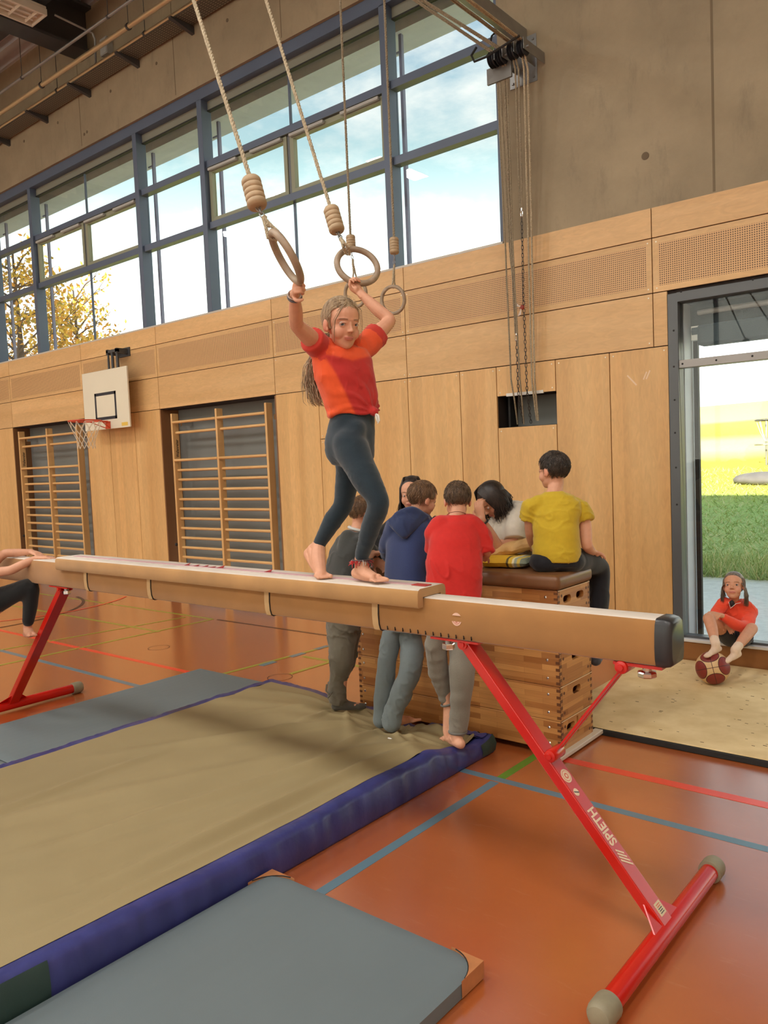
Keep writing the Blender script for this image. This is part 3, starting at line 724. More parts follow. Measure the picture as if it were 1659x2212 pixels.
# autumn tree beyond the left windows
def tree(base, h, spread, n, lbl, seed):
    rg = random.Random(seed); base = Vector(base)
    t_ = thing('autumn_tree', lbl, 'tree', base, 'autumn trees outside')
    MB().tube([base, base+Vector((.1, .05, h*.35)), base+Vector((0, .1, h*.7)), base+Vector((.1, 0, h))], [.16, .12, .06, .02], 8).build('trunk', mat('bark', srgb(92, 82, 76), .9), t_, smooth=True)
    br = MB(); lf = MB(); tips = []
    for k in range(46):
        z = h*rg.uniform(.18, .95); a = rg.uniform(0, 6.28); L = spread*(1.15-z/h)*rg.uniform(.6, 1.1)+.3
        s_ = base+Vector((0, 0, z)); e_ = s_+Vector((math.cos(a)*L, math.sin(a)*L, L*rg.uniform(.5, 1.1)))
        mid = (s_+e_)/2+Vector((rg.gauss(0, .1), rg.gauss(0, .1), rg.gauss(0, .1)))
        br.tube([s_, mid, e_], [.03, .018, .006], 5)
        for q in range(4):
            tp = mid.lerp(e_, rg.random()); e2 = tp+Vector((rg.gauss(0, .35), rg.gauss(0, .35), rg.uniform(.1, .6)))
            br.tube([tp, e2], [.008, .003], 4); tips += [(tp, e2), (mid, e_)]
    br.build('branch', mat('branch_bark', srgb(110, 96, 88), .9), t_)
    for k in range(n):
        a, b = tips[rg.randrange(len(tips))]; c = a.lerp(b, rg.random())+Vector((rg.gauss(0, .16), rg.gauss(0, .16), rg.gauss(0, .16)))
        if rg.random() < max(0, (c.z-base.z)/h-.55)*1.6: continue
        u = Vector((rg.gauss(0, 1), rg.gauss(0, 1), rg.gauss(0, 1))).normalized(); v = u.orthogonal().normalized(); s_ = rg.uniform(.04, .085)
        w_ = u.cross(v)*s_*.3
        lf.add([c-u*s_, c+v*s_*.5+w_, c+u*s_*1.1, c-v*s_*.5+w_], [(0, 1, 2, 3)], rg.choice((0, 0, 1, 2)))
    o = lf.build('foliage', [mat('leaf_yellow', srgb(250, 206, 84), .6), mat('leaf_orange', srgb(242, 180, 84), .6), mat('leaf_olive', srgb(186, 160, 60), .6)], t_)
    o['kind'] = 'stuff'
pb = P(40, 800, 19); tree((pb.x, pb.y, -.1), 7.2, 2.2, 9000, 'yellow leaved tree beyond the leftmost window panes', 5)
pb = P(165, 800, 21); tree((pb.x, pb.y, -.1), 6.6, 1.9, 5000, 'thinner yellow tree with bare top twigs, right of the fuller one', 9)
# ================================================================== EQUIPMENT
# ---- wall bars (two double frames)
def dup(root, off, label):
    r = root.copy(); COL.objects.link(r); r.location = root.location+Vector(off); r['label'] = label
    for ch in list(root.children):
        c = ch.copy(); COL.objects.link(c); c.parent = r; c.matrix_parent_inverse = Matrix.Translation(-root.location)
        for g_ in list(ch.children):
            d_ = g_.copy(); COL.objects.link(d_); d_.parent = c; d_.matrix_parent_inverse = Matrix.Identity(4)
    return r
wbar = thing('wall_bars', 'double wooden wall bars in the recess right of the basketball board', 'wall bars', (-7.87, D, 0), 'wall bars in the wall recesses')
PX = (-8.78, -7.87, -6.965)
for x in PX: MB().box((x, D, .02), (x+.035, D+.10, 2.435)).build('post', M['wb'], wbar, bevel=.006)
RZ = [2.319, 2.184, 1.826, 1.695, 1.57, 1.443, 1.313, 1.188, 1.061, .933, .806, .679, .551, .424, .297, .17]
for fx0, fx1 in ((PX[0]+.035, PX[1]), (PX[1]+.035, PX[2])):
    for i, z in enumerate(RZ):
        yy = D+.012 if i in (0, 2) else D+.055
        MB().cyl((fx0-.002, yy, z), (fx1+.002, yy, z), .018, 12).build('rung', M['wbx'], wbar, smooth=True)
for x, z in ((-8.70, 2.27), (-6.915, 2.24), (-6.915, .3), (-8.72, .3)): MB().box((x, D+.10, z), (x+.025, D+.279, z+.06)).build('wall_bracket', M['chrome'], wbar)
MB().box((PX[0]-.022, D+.03, .3), (PX[0]-.002, D+.05, 2.13)).build('hinge_rod', M['white'], wbar)
MB().ell((PX[0]-.02, D-.004, .72), (.022, .022, .022), su=12, sv=8).build('lock_knob', M['black'], wbar, smooth=True)
text_mesh('Wallenreiter', .062, (PX[0]+.0352, D+.078, 1.865), (0, 0, 1), (0, -1, 0), M['black'], wbar, sx=.72, bold=.0012)
dup(wbar, (-4.18, 0, 0), 'double wooden wall bars in the recess behind the basketball net')

# ---- basketball board
bb = thing('basketball_hoop', 'white practice basketball board with orange rim and net on the panelled wall', 'basketball hoop', (-9.9, 6.06, 2.25))
YB_ = 6.06
bq = [onY(x, y, YB_) for x, y in ((178, 808), (273, 790), (281, 924), (183, 930))]
bx0, bx1, bz0, bz1 = (bq[0].x+bq[3].x)/2, (bq[1].x+bq[2].x)/2, (bq[2].z+bq[3].z)/2, (bq[0].z+bq[1].z)/2
MB().box((bx0, YB_, bz0), (bx1, YB_+.022, bz1)).build('backboard', mat('board_white', srgb(226, 219, 196), .45, var=.03, scale=(2, 2, 2)), bb, bevel=.003)
q = [onY(x, y, YB_-.001) for x, y in ((203.5, 851), (250, 843.6), (253, 909), (207, 904))]
x0, x1 = (q[0].x+q[3].x)/2, (q[1].x+q[2].x)/2; z0, z1 = (q[2].z+q[3].z)/2, (q[0].z+q[1].z)/2
lw = .04; mb = MB()
for a, b in (((x0, z0), (x0+lw, z1)), ((x1-lw, z0), (x1, z1)), ((x0, z0), (x1, z0+lw)), ((x0, z1-lw), (x1, z1))):
    mb.box((a[0], YB_-.0015, a[1]), (b[0], YB_+.001, b[1]))
mb.build('target_square', mat('square_dark', srgb(44, 44, 52), .6), bb)
a = onY(263, 920, YB_-.001); b = onY(276, 911, YB_-.001)
MB().box((a.x, YB_-.001, a.z), (b.x, YB_+.001, b.z)).build('warning_sticker', mat('sticker_yellow', srgb(226, 190, 84), .5), bb)
OR = mat('rim_orange', srgb(206, 72, 34), .4)
a = onY(224, 927, YB_-.03); b = onY(236, 910, YB_-.03)
pcx = (a.x+b.x)/2
MB().box((pcx-.055, YB_-.012, a.z), (pcx+.055, YB_, b.z)).box((pcx-.055, YB_-.03, b.z-.012), (pcx+.055, YB_, b.z)).build('rim_plate', OR, bb, bevel=.002)
rc = Vector((pcx, YB_-.345, b.z+.005)); rr = .21
MB().tube([rc+Vector((rr*math.cos(i*math.pi/20), rr*math.sin(i*math.pi/20), 0)) for i in range(40)], .010, 8, closed=True).build('rim', OR, bb, smooth=True)
MB().tube([rc+Vector((0, rr, 0)), (pcx, YB_, b.z)], .012, 8).tube([rc+Vector((rr*.7, rr*.7, 0)), (pcx+.04, YB_-.01, a.z+.01)], .006, 8).tube([rc+Vector((-rr*.7, rr*.7, 0)), (pcx-.04, YB_-.01, a.z+.01)], .006, 8).build('rim_strut', OR, bb, smooth=True)
net = MB(); nn = 12
def npt(k, lv):
    r_ = [.21, .18, .145, .12, .11, .115][lv]; z = [-.01, -.10, -.18, -.25, -.31, -.37][lv]
    a = (k+(.5 if lv % 2 else 0))*2*math.pi/nn
    return rc+Vector((r_*math.cos(a), r_*math.sin(a), z))
for lv in range(5):
    for k in range(nn):
        p0 = npt(k, lv)
        for k2 in ((k, k-1) if lv % 2 == 0 else (k, k+1)): net.tube([p0, npt(k2, lv+1)], .0035, 5)
net.build('net', mat('net_cord', srgb(222, 212, 190), .9), bb)
top = onY(233, 756, 6.12); zt = top.z
for dx in (0.0, .22): MB().box((top.x-.02+dx, 6.10, zt-.07), (top.x+.02+dx, D+.0, zt)).build('mount_arm', M['darksteel'], bb)
MB().box((top.x-.05, D-.012, zt-.1), (top.x+.29, D-.0005, zt+.02)).build('mount_plate', M['darksteel'], bb)
MB().box((top.x-.02, 6.10, zt-.05), (top.x+.24, 6.14, zt-.01)).build('cross_bar', M['darksteel'], bb)
for dx, r_ in ((0.0, .015), (.10, .02), (.22, .02)): MB().cyl((top.x+dx, 6.12, zt-.02), (top.x+dx, 6.12, 2.6), r_, 10).build('mount_post', M['darksteel'], bb)

# ---- ropes helper: three twisted strands
def rope_pts(pts, step=.02):
    pts = [Vector(p) for p in pts]; out = []
    for i in range(len(pts)-1):
        n_ = max(2, int((pts[i+1]-pts[i]).length/step))
        for k in range(n_): out.append(pts[i].lerp(pts[i+1], k/n_))
    out.append(pts[-1]); return out
def twisted(mb, pts, r, lay=.06, step=.012):
    pts = rope_pts(pts, step); s = 0.0; u = None
    P3 = [[], [], []]
    for i, p in enumerate(pts):
        t = (pts[min(i+1, len(pts)-1)]-pts[max(i-1, 0)]).normalized()
        if u is None: u = t.orthogonal().normalized()
        u = (u-t*u.dot(t)).normalized(); w_ = t.cross(u)
        if i: s += (p-pts[i-1]).length
        for j in range(3):
            a = 2*math.pi*(s/lay+j/3); P3[j].append(p+(u*math.cos(a)+w_*math.sin(a))*r*.48)
    for j in range(3): mb.tube(P3[j], r*.58, 5)
    return mb

# ---- gymnastic rings
def frame_from(n, up):
    n = n.normalized(); u = (up-n*up.dot(n)).normalized(); return n, u, n.cross(u)
def ring_thing(lbl, cen, nrm, major, block_top, block_bot, rope_top, rr, tr=.0145, hang=None, cat='gym ring', ropew=.0095, shade='rope'):
    cen = Vector(cen); t_ = thing('gymnastic_ring', lbl, cat, cen, 'wooden gymnastic rings on ropes')
    n_, u, w_ = frame_from(nrm, major)
    MB().tube([cen+(u*math.cos(a)+w_*math.sin(a))*rr for a in [i*2*math.pi/48 for i in range(48)]], tr, 12, closed=True).build('ring', M['ringwood'], t_, smooth=True)
    bt, bb_ = Vector(block_top), Vector(block_bot); ax = (bb_-bt); L = ax.length
    prof = [(.012, 0), (.032, 0), (.036, .006)]
    for k in range(5):
        h = .006+(L-.012)*(k+.5)/5; dh = (L-.012)/10
        prof += [(.0375, h-dh*.8), (.0385, h), (.0375, h+dh*.8), (.0345, h+dh*.98)]
    prof += [(.036, L-.006), (.032, L), (.012, L)]
    MB().lathe(bt, ax, prof, 24).build('wooden_block', mat('block_wood', srgb(180, 156, 124), .6, var=.1, scale=(30, 30, 30)), t_, smooth=True, angle=60)
    twisted(MB(), [bt+ax.normalized()*.01, rope_top], ropew).build('rope', M[shade], t_, smooth=True)
    rt_ = Vector(rope_top)
    if rt_.z < 7:
        MB().cyl(rt_+Vector((0, 0, .05)), (rt_.x, rt_.y, ZC), .012, 10).build('ceiling_rod', M['darksteel'], t_, smooth=True)
        MB().lathe(rt_+Vector((-.02, 0, .03)), (1, 0, 0), [(.02, 0), (.05, 0), (.035, .02), (.05, .04), (.02, .04)], 18).build('pulley', M['black'], t_, smooth=True)
    hp = Vector(hang)
    # short chain and the strap loop around the ring
    d = (hp-bb_); k1 = bb_+d*.35
    ch = MB()
    for k in range(3):
        c = bb_+d*(.03+.12*k); tdir = d.normalized(); sd_ = tdir.orthogonal().normalized()
        if k % 2: sd_ = tdir.cross(sd_)
        ch.tube([c+tdir*(.014*math.cos(a))+sd_*(.008*math.sin(a)) for a in [i*2*math.pi/14 for i in range(14)]], .003, 6, closed=True)
    ch.build('chain', M['steel'], t_, smooth=True)
    out_ = (hp-cen).normalized(); sd_ = n_
    loop = []
    for i in range(17):
        a = 2*math.pi*i/16
        loop.append(hp+out_*(math.cos(a)*(tr+.009)*1.0)+sd_*(math.sin(a)*(tr+.009)))
    stp = MB()
    twisted(stp, [k1, hp+out_*.03+sd_*.012, hp+sd_*(tr+.008), hp-out_*(tr+.008), hp-sd_*(tr+.008), hp+out_*.03-sd_*.012, k1], .0075, .03, .006)
    twisted(stp, [k1+sd_*.006, k1.lerp(hp, .4)-sd_*.006, k1.lerp(hp, .55)+sd_*.01], .010, .03, .006)
    stp.build('strap', M['rope'], t_, smooth=True)
    return t_
def scr_dir(dx, dy, dd=0.0):   # a world direction given in picture terms
    return (C_R*dx - C_U*dy + C_F*dd).normalized()
V1 = ray(618, 556).normalized()
maj1 = scr_dir(.485, .875, .05)
ring1c = P(618, 556, 3.0)
nrm1 = (maj1.cross(V1)).normalized()*.975 + V1*.22
ring_thing('nearer wooden ring pulled by the raised hand with the bracelet', ring1c, nrm1, maj1, P(541, 386, 3.05), P(557, 448, 3.03), onZ(260, -500, 5.35), .1005, .0148, P(590, 507, 3.0))
V2 = ray(772, 575).normalized(); maj2 = scr_dir(.92, .39, 0.0)
nrm2 = V2*.74 + (maj2.cross(V2)).normalized()*(-.67)
RING2_N, RING2_MAJ = nrm2.normalized(), maj2
ring_thing('farther wooden ring held by the other raised hand, left of the hanging pair', P(772, 575, 3.8), nrm2, maj2, P(714, 449, 3.82), P(729, 501, 3.8), onZ(420, -500, 5.6), .100, .0150, P(750, 541, 3.74))
hr3 = P(849, 648, 6.4)
def straight_top(p, z=7.4): return Vector((p.x, p.y, z))
b3 = P(851, 514, 6.4); b4 = P(757, 509, 6.5)
ring_thing('free hanging wooden ring to the right of the girl', hr3, ray(849, 648)*.85+C_R*.5, Vector((0, 0, 1)), b3, P(852, 548, 6.4), straight_top(b3, 7.70), .105, .0145, P(850, 616, 6.4), ropew=.0105, shade='ropedark')
ring_thing('free hanging wooden ring partly hidden behind the girl and her arm', P(768, 634, 6.5), ray(768, 640)*.8+C_R*.6, Vector((0, 0, 1)), b4, P(759, 540, 6.5), straight_top(b4, 7.70), .105, .0145, P(766, 598, 6.5), ropew=.0105, shade='ropedark')

# ---- pulley bracket on the concrete wall
pb_ = thing('rope_pulley_bracket', 'galvanised bracket with black pulleys on the concrete wall', 'pulley bracket', (-3.45, D, 4.9))
MB().box((-3.60, YF-.008, 4.87), (-3.335, YF-.0003, 5.26)).build('wall_plate', M['steel'], pb_, bevel=.002)
for x, z in ((-3.365, 5.22), (-3.365, 4.91), (-3.57, 4.91)): MB().lathe((x, YF-.02, z), (0, 1, 0), [(.010, 0), (.012, .006), (.012, .012)], 6).build('bolt', M['steel'], pb_)
arm0 = onY(1126, 82, 6.22)
MB().box((arm0.x-.06, -6, arm0.z-.02), (arm0.x+.02, YF-.008, arm0.z+.09)).build('guide_rail', M['steel'], pb_, bevel=.003)
pul = [onY(x, y, 5.98) for x, y in ((1066, 129), (1083, 122), (1108, 111), (1129, 104))]
for p in pul:
    MB().lathe((p.x-.028, p.y, p.z), (1, 0, 0), [(.02, 0), (.062, 0), (.066, .006), (.048, .014), (.048, .020), (.066, .027), (.048, .034), (.048, .042), (.066, .050), (.062, .056), (.02, .056)], 24).build('pulley', mat('pulley_black', srgb(34, 36, 42), .5), pb_, smooth=True, angle=50)
MB().cyl((pul[0].x-.05, pul[0].y, pul[0].z), (pul[3].x+.06, pul[3].y, pul[3].z), .012, 10).build('axle', M['steel'], pb_, smooth=True)
for p in (pul[0], pul[1], pul[2], pul[3]): MB().box((p.x+.032, p.y-.05, p.z-.03), (p.x+.037, YF-.008, p.z+.06)).build('cheek_plate', M['steel'], pb_)
g0 = pul[0]+Vector((-.06, -.09, .0))
MB().tube([pul[3]+Vector((.03, -.10, .05)), pul[0]+Vector((.0, -.12, -.02)), pul[0]+Vector((-.10, -.14, -.03)), pul[0]+Vector((-.14, -.12, .04)), pul[0]+Vector((-.10, -.1, .10))], .010, 8).build('rope_guard', M['black'], pb_, smooth=True)
MB().box((pul[0].x-.10, 6.03, pul[0].z-.16), (pul[1].x+.06, 6.05, pul[0].z-.03)).build('guard_plate', mat('guard_grey', srgb(118, 116, 112), .5, metal=.3), pb_)
MB().tube([onY(1072, 62, 6.0), onY(1068, 72, 6.0), onY(1062, 78, 6.0), onY(1060, 90, 6.0)], .008, 6).build('hook', M['black'], pb_)

def rope_thing(lbl, pts, r=.0085, m='ropedark'):
    c = min(pts, key=lambda v: v.z)
    t_ = thing('pulley_rope', lbl, 'rope', c, 'ropes of the ring hoist')
    twisted(MB(), pts, r, .05, .016).build('rope', M[m], t_, smooth=True); return t_
YN = D+.10
def pr(x, y, Y): return onY(x, y, Y)
far3, far4 = Vector((P(834, 0, 6.35).x, P(834, 0, 6.35).y, 6.0)), Vector((P(739, 0, 6.45).x, P(739, 0, 6.45).y, 6.1))
Yr = 6.05
rope_thing('leftmost rope dropping from the pulleys into the wall niche', [P(739, -104, 6.5), pul[0]+Vector((-.008, -.03, .055)), pr(1073, 150, Yr), pr(1092, 540, 6.12), pr(1104, 820, 6.20), pr(1111, 862, 6.24), pr(1118, 916, YN)])
rope_thing('second rope from the left below the pulleys, ending in a snap hook', [P(744, -104, 6.5), pul[0]+Vector((.01, -.03, .055)), pr(1079, 150, Yr), pr(1101, 540, 6.12), pr(1112, 650, 6.18), pr(1116, 720, 6.2)])
rope_thing('thick grey rope doubled onto the lower snap hook', [P(834, -48, 6.4), pul[1]+Vector((-.008, -.03, .055)), pr(1089, 150, Yr), pr(1105, 540, 6.12), pr(1110, 640, 6.17), pr(1114, 720, 6.2)], .012)
rope_thing('rope running just right of the lower chain into the niche', [P(838, -48, 6.4), pul[1]+Vector((.01, -.03, .055)), pr(1095, 150, Yr), pr(1109, 560, 6.12), pr(1123, 820, 6.21), pr(1127, 862, 6.25), pr(1132, 916, YN)])
rope_thing('left one of two ropes holding the upper snap hook', [Vector((pul[2].x-.01, 0, pul[2].z+.09)), pul[2]+Vector((-.008, -.03, .055)), pr(1113, 150, Yr), pr(1121, 400, 6.14), pr(1124, 452, 6.16)])
rope_thing('right one of two ropes holding the upper snap hook', [Vector((pul[2].x+.01, 0, pul[2].z+.09)), pul[2]+Vector((.01, -.03, .055)), pr(1120, 150, Yr), pr(1127, 400, 6.14), pr(1126, 452, 6.16)])
rope_thing('rope second from the right below the pulleys', [Vector((pul[3].x-.01, 0, pul[3].z+.09)), pul[3]+Vector((-.008, -.03, .055)), pr(1132, 150, Yr), pr(1138, 400, 6.12), pr(1149, 820, 6.2), pr(1152, 850, 6.24), pr(1160, 908, YN)], .010, 'rope')
rope_thing('rightmost rope dropping from the pulleys into the wall niche', [Vector((pul[3].x+.01, 0, pul[3].z+.09)), pul[3]+Vector((.01, -.03, .055)), pr(1140, 150, Yr), pr(1146, 400, 6.12), pr(1155, 820, 6.2), pr(1157, 848, 6.24), pr(1163, 908, YN)], .010, 'rope')
lk = MB().tube([(.0085*math.sin(a), 0, .0195*math.copysign(abs(math.cos(a))**.6, math.cos(a))) for a in [i*2*math.pi/16 for i in range(16)]], .0032, 6, closed=True).mesh('chain_link')
lk.materials.append(mat('chain_steel', srgb(92, 88, 84), .35, metal=.8)); lk.polygons.foreach_set('use_smooth', [True]*len(lk.polygons))
hk = MB().tube([(.010*math.sin(a), 0, .028*math.cos(a)) for a in [i*2*math.pi/16 for i in range(16)]], .005, 6, closed=True).cyl((0, 0, .026), (0, 0, .05), .007, 8)
def chain_thing(lbl, pts):
    pts = rope_pts(pts, .032); t_ = thing('hoist_chain', lbl, 'chain', pts[-1], 'chains of the ring hoist')
    h = MB(); h.v = [tuple(Vector(v)+pts[0]+Vector((0, 0, .03))) for v in hk.v]; h.f = hk.f; h.m = hk.m
    h.build('snap_hook', M['chrome'], t_, smooth=True)
    for i in range(len(pts)-1):
        c = (pts[i]+pts[i+1])/2; t = (pts[i]-pts[i+1]).normalized()
        a = math.radians(20 if i % 2 else 110)
        o = link('chain_link', lk, None, t_)
        o.rotation_euler = (t.to_track_quat('Z', 'Y') @ Matrix.Rotation(a, 3, 'Z').to_quaternion()).to_euler(); o.location = c
    return t_
chain_thing('short steel chain on the lower snap hook, hanging into the niche', [pr(1116, 738, 6.2), pr(1119, 830, 6.21), pr(1121, 862, 6.25), pr(1131, 914, YN)])
chain_thing('long steel chain on the upper snap hook, right of the red tape', [pr(1127, 470, 6.16), pr(1131, 650, 6.18), pr(1138, 835, 6.21), pr(1139, 850, 6.24), pr(1147, 914, YN)])
tp = pr(1128, 664, 6.17)
tt_ = thing('tape_marker', 'red and white tape tied around the long chain', 'tape', tp)
MB().ell(tp, (.022, .016, .022), su=10, sv=8).build('knot', mat('tape_red', srgb(150, 58, 46), .5), tt_, smooth=True)
MB().prism([tp+Vector((0, -.01, 0)), tp+Vector((-.055, -.012, .05)), tp+Vector((-.065, -.012, .02))], (0, -.002, 0)).prism([tp+Vector((0, -.01, 0)), tp+Vector((-.04, -.012, -.075)), tp+Vector((-.005, -.012, -.06))], (0, -.002, 0)).build('tape_end', mat('tape_pale', srgb(206, 190, 176), .5), tt_)

# ---- balance beam
def suede(name, c, var=.1):
    return mat(name, c, .85, var=var, scale=(5, 5, 5), bump=.15, bscale=400, sheen=.3, detail=8)
M['suede'] = suede('tan_suede', srgb(162, 114, 60))
M['chalk'] = mat('chalked_suede', srgb(214, 203, 190), .9, var=.08, scale=(6, 22, 6), bump=.1, bscale=300, detail=8)
M['padsuede'] = suede('pad_suede', srgb(178, 134, 80), .14)
BY = 2.62
beam = thing('balance_beam', 'long tan balance beam on slanted red metal legs', 'balance beam', (-3.35, BY, 0))
BPROF = [(-.045, .98), (-.056, .986), (-.0635, 1.01), (-.0655, 1.05), (-.0635, 1.09), (-.058, 1.122), (-.05, 1.136), (-.042, 1.14), (.042, 1.14), (.05, 1.136), (.058, 1.122), (.0635, 1.09), (.0655, 1.05), (.0635, 1.01), (.056, .986), (.045, .98)]
def sweepx(mb, prof, stations, topz=None):
    n_ = len(prof); vs = []; fs = []; ms = []
    for x, s_ in stations:
        cz = 1.06
        for y, z in prof: vs.append((x, BY+y*s_, cz+(z-cz)*s_))
    for i in range(len(stations)-1):
        for k in range(n_):
            k2 = (k+1) % n_
            fs.append((i*n_+k, i*n_+k2, (i+1)*n_+k2, (i+1)*n_+k)); ms.append(1 if (topz and prof[k][1] > topz and prof[k2][1] > topz) else 0)
    fs.append(tuple(reversed(range(n_)))); ms.append(0); fs.append(tuple((len(stations)-1)*n_+k for k in range(n_))); ms.append(0)
    b = len(mb.v); mb.v += vs; mb.f += [tuple(i+b for i in f) for f in fs]; mb.m += ms
    return mb
sweepx(MB(), BPROF[::-1], [(-5.75, 1), (-.985, 1)], 1.135).build('beam_body', [M['suede'], M['chalk']], beam, smooth=True, angle=35)
capm = mat('end_cap_rubber', srgb(44, 44, 46), .35)
for sx_, x in ((1, -.986), (-1, -5.749)):
    st = [(x, 1.03), (x+sx_*.025, 1.03), (x+sx_*.045, .97), (x+sx_*.055, .86)]
    sweepx(MB(), BPROF[::-1] if sx_ > 0 else BPROF, st).build('end_cap', capm, beam, smooth=True, angle=50)
# worn round sticker on the side
sp_ = onY(986, 1338, BY-.066)
mpk = mat('sticker_pink', srgb(226, 186, 164), .6)
mb = MB()
for a0, a1 in ((35, 145), (200, 340)):
    mb.prism([(sp_.x+.0235*math.cos(math.radians(a0+(a1-a0)*i/14)), BY-.0668, sp_.z+.026*math.sin(math.radians(a0+(a1-a0)*i/14))) for i in range(15)], (0, .002, 0))
stk = mb.build('round_sticker', mpk, beam)
mb = MB()
for a in range(8): mb.box((sp_.x-.016+.0043*a, BY-.0672, sp_.z-.012-.008*math.sin(a*.45)), (sp_.x-.0135+.0043*a, BY-.0665, sp_.z-.009-.008*math.sin(a*.45)))
mb.box((sp_.x-.005, BY-.0672, sp_.z-.0125), (sp_.x+.005, BY-.0665, sp_.z-.0095)).build('sticker_print', mat('print_red', srgb(180, 70, 60), .6), stk)
for k in range(12):
    p_ = onY(838+k*16.5, 1351+k*3.6, BY-.058)
    MB().box((p_.x-.0012, BY-.064, .988), (p_.x+.0012, BY-.056, 1.004)).build('stitch', M['black'], beam)
def beam_leg(front_pts, foot_x, mirror):
    (xa, za), (xb, zb_) = front_pts
    d = Vector((xb-xa, 0, zb_-za)).normalized()
    t0 = Vector((xa, BY, za)); top_ = t0+d*((.985-za)/d.z); bot = t0+d*((.055-za)/d.z)
    nrm = Vector((-d.z, 0, d.x)); nrm = nrm if nrm.z > 0 else -nrm
    lg = MB().obox((top_+d*.03+bot)/2, (bot-top_-d*.03)/2, Vector((0, .036, 0)), nrm*.021).build('leg', M['redpaint'], beam, bevel=.004)
    # hinge and plates under the beam
    MB().box((top_.x-.13, BY-.05, .971), (top_.x+.10, BY+.05, .9795)).build('beam_plate', M['redpaint'], beam)
    for s_ in (-1, 1): MB().lathe(top_+d*.03+Vector((0, s_*.034, 0)), (0, s_, 0), [(.022, 0), (.022, .010), (.012, .010), (.012, .016)], 14).build('hinge_disc', M['redpaint'], beam, smooth=True)
    kx = top_.x-.055*mirror
    MB().lathe((kx, BY-.03, .971), (0, 0, -1), [(.012, 0), (.012, .014), (.024, .014), (.026, .018), (.026, .034), (.024, .038)], 6).build('hex_bolt', M['chrome'], beam)
    MB().cyl((kx, BY-.03, .975), (kx, BY-.03, .955), .014, 14).build('spring_washer', M['steel'], beam)
    # foot tube
    ft = MB().cyl((bot.x, 2.115, .044), (bot.x, 3.125, .044), .034, 24).build('foot_tube', M['redpaint'], beam, smooth=True)
    for s_, yv in ((-1, 2.105), (1, 3.135)):
        mb_ = MB(); n_ = 48
        prof = [(.0425, 0), (.0435, .006), (.0435, .055), (.041, .07), (.034, .08), (.02, .085)]
        vs = []; fs = []
        for r_, h in prof:
            for k in range(n_):
                a = 2*math.pi*k/n_; q_ = r_*(1+(.018 if (k % 2 and .005 < h < .058) else 0))
                vs.append((bot.x+q_*math.cos(a), yv-s_*.05+s_*h, .044+q_*math.sin(a)))
        for i in range(len(prof)-1):
            for k in range(n_):
                k2 = (k+1) % n_; fs.append((i*n_+k, i*n_+k2, (i+1)*n_+k2, (i+1)*n_+k) if s_ < 0 else (i*n_+k2, i*n_+k, (i+1)*n_+k, (i+1)*n_+k2))
        fs.append(tuple(range(n_)) if s_ > 0 else tuple(reversed(range(n_)))); fs.append(tuple((len(prof)-1)*n_+k for k in range(n_)))
        mb_.add(vs, fs).build('foot_cap', M['capgrey'], ft, smooth=True, angle=30)
    for s_ in (-1, 1):
        y0 = BY+s_*.036; c0 = bot+Vector((0, 0, 0))
        MB().prism([Vector((bot.x, y0, .075)), Vector((bot.x, y0+s_*.07, .075)), bot-d*.10+Vector((0, s_*.036, 0))], Vector((.006, 0, 0))).build('gusset', M['redpaint'], beam)
    return top_, bot, d, nrm, lg
ra = [onY(x, y, BY-.036) for x, y in ((1039, 1448), (1364, 1918))]
top_, bot, d_, nrm_, lgR = beam_leg([(ra[0].x, ra[0].z), (ra[1].x, ra[1].z)], 0, 1)
# diagonal stay, its pivots and the second bolt
st0 = onY(1197, 1628, BY-.02); st1 = onY(1350, 1437, BY-.02)
MB().bar(st0, st1, .008, .022, up=(0, 1, 0)).bar(st0+Vector((0, .04, 0)), st1+Vector((0, .04, 0)), .008, .022, up=(0, 1, 0)).build('stay', M['redpaint'], beam)
for s_ in (st0, st1): MB().lathe(s_+Vector((0, -.045, 0)), (0, 1, 0), [(.010, 0), (.012, .006), (.022, .008), (.024, .014), (.024, .09), (.018, .1)], 18).build('stay_pivot', M['redpaint'], beam, smooth=True)
MB().box((st1.x-.03, BY-.05, .969), (st1.x+.14, BY+.05, .9795)).build('beam_plate', M['redpaint'], beam)
kb = onY(1400, 1440, BY-.01)
MB().lathe((kb.x, BY-.02, .972), (0, 0, -1), [(.016, 0), (.016, .018), (.030, .020), (.033, .024), (.033, .036), (.028, .040)], 8).build('hex_bolt', M['chrome'], beam)
# lettering on the outer face of the leg: runs up the leg
cream = mat('decal_cream', srgb(232, 208, 178), .5)
fo = nrm_*.0214
def onleg(px, py): return 0
def legpt(s, yoff=0.0): return bot - d_*s + Vector((0, yoff, 0)) + fo
L_ = (top_-bot).length
def s_of(px, py):   # distance up the leg of a picture point on its outer face
    # intersect with plane of the face
    rr_ = ray(px, py); t = ((bot+fo-CAM).dot(nrm_))/rr_.dot(nrm_); q_ = CAM+rr_*t
    return (bot+fo-q_).dot(d_), q_.y-BY
sS, _ = s_of(1322, 1830); sH, _ = s_of(1268, 1733)
tx = text_mesh('SPIETH', .062, legpt(sS, .024), -d_, (0, -1, 0), cream, lgR, sx=(sH-sS)/.215, bold=.0016)
s0, _ = s_of(1349, 1868)
for k in range(4):
    a = legpt(s0+.012*k-.004, .030-.004*k); 
    MB().obox(legpt(s0+.0135*k, .002)+nrm_*.0004, (-d_*.018+Vector((0, -.024, 0)))*(1-.1*k), (-d_*.0032+Vector((0, .0012, 0))), nrm_*.0005).build('logo_stripe', cream, lgR)
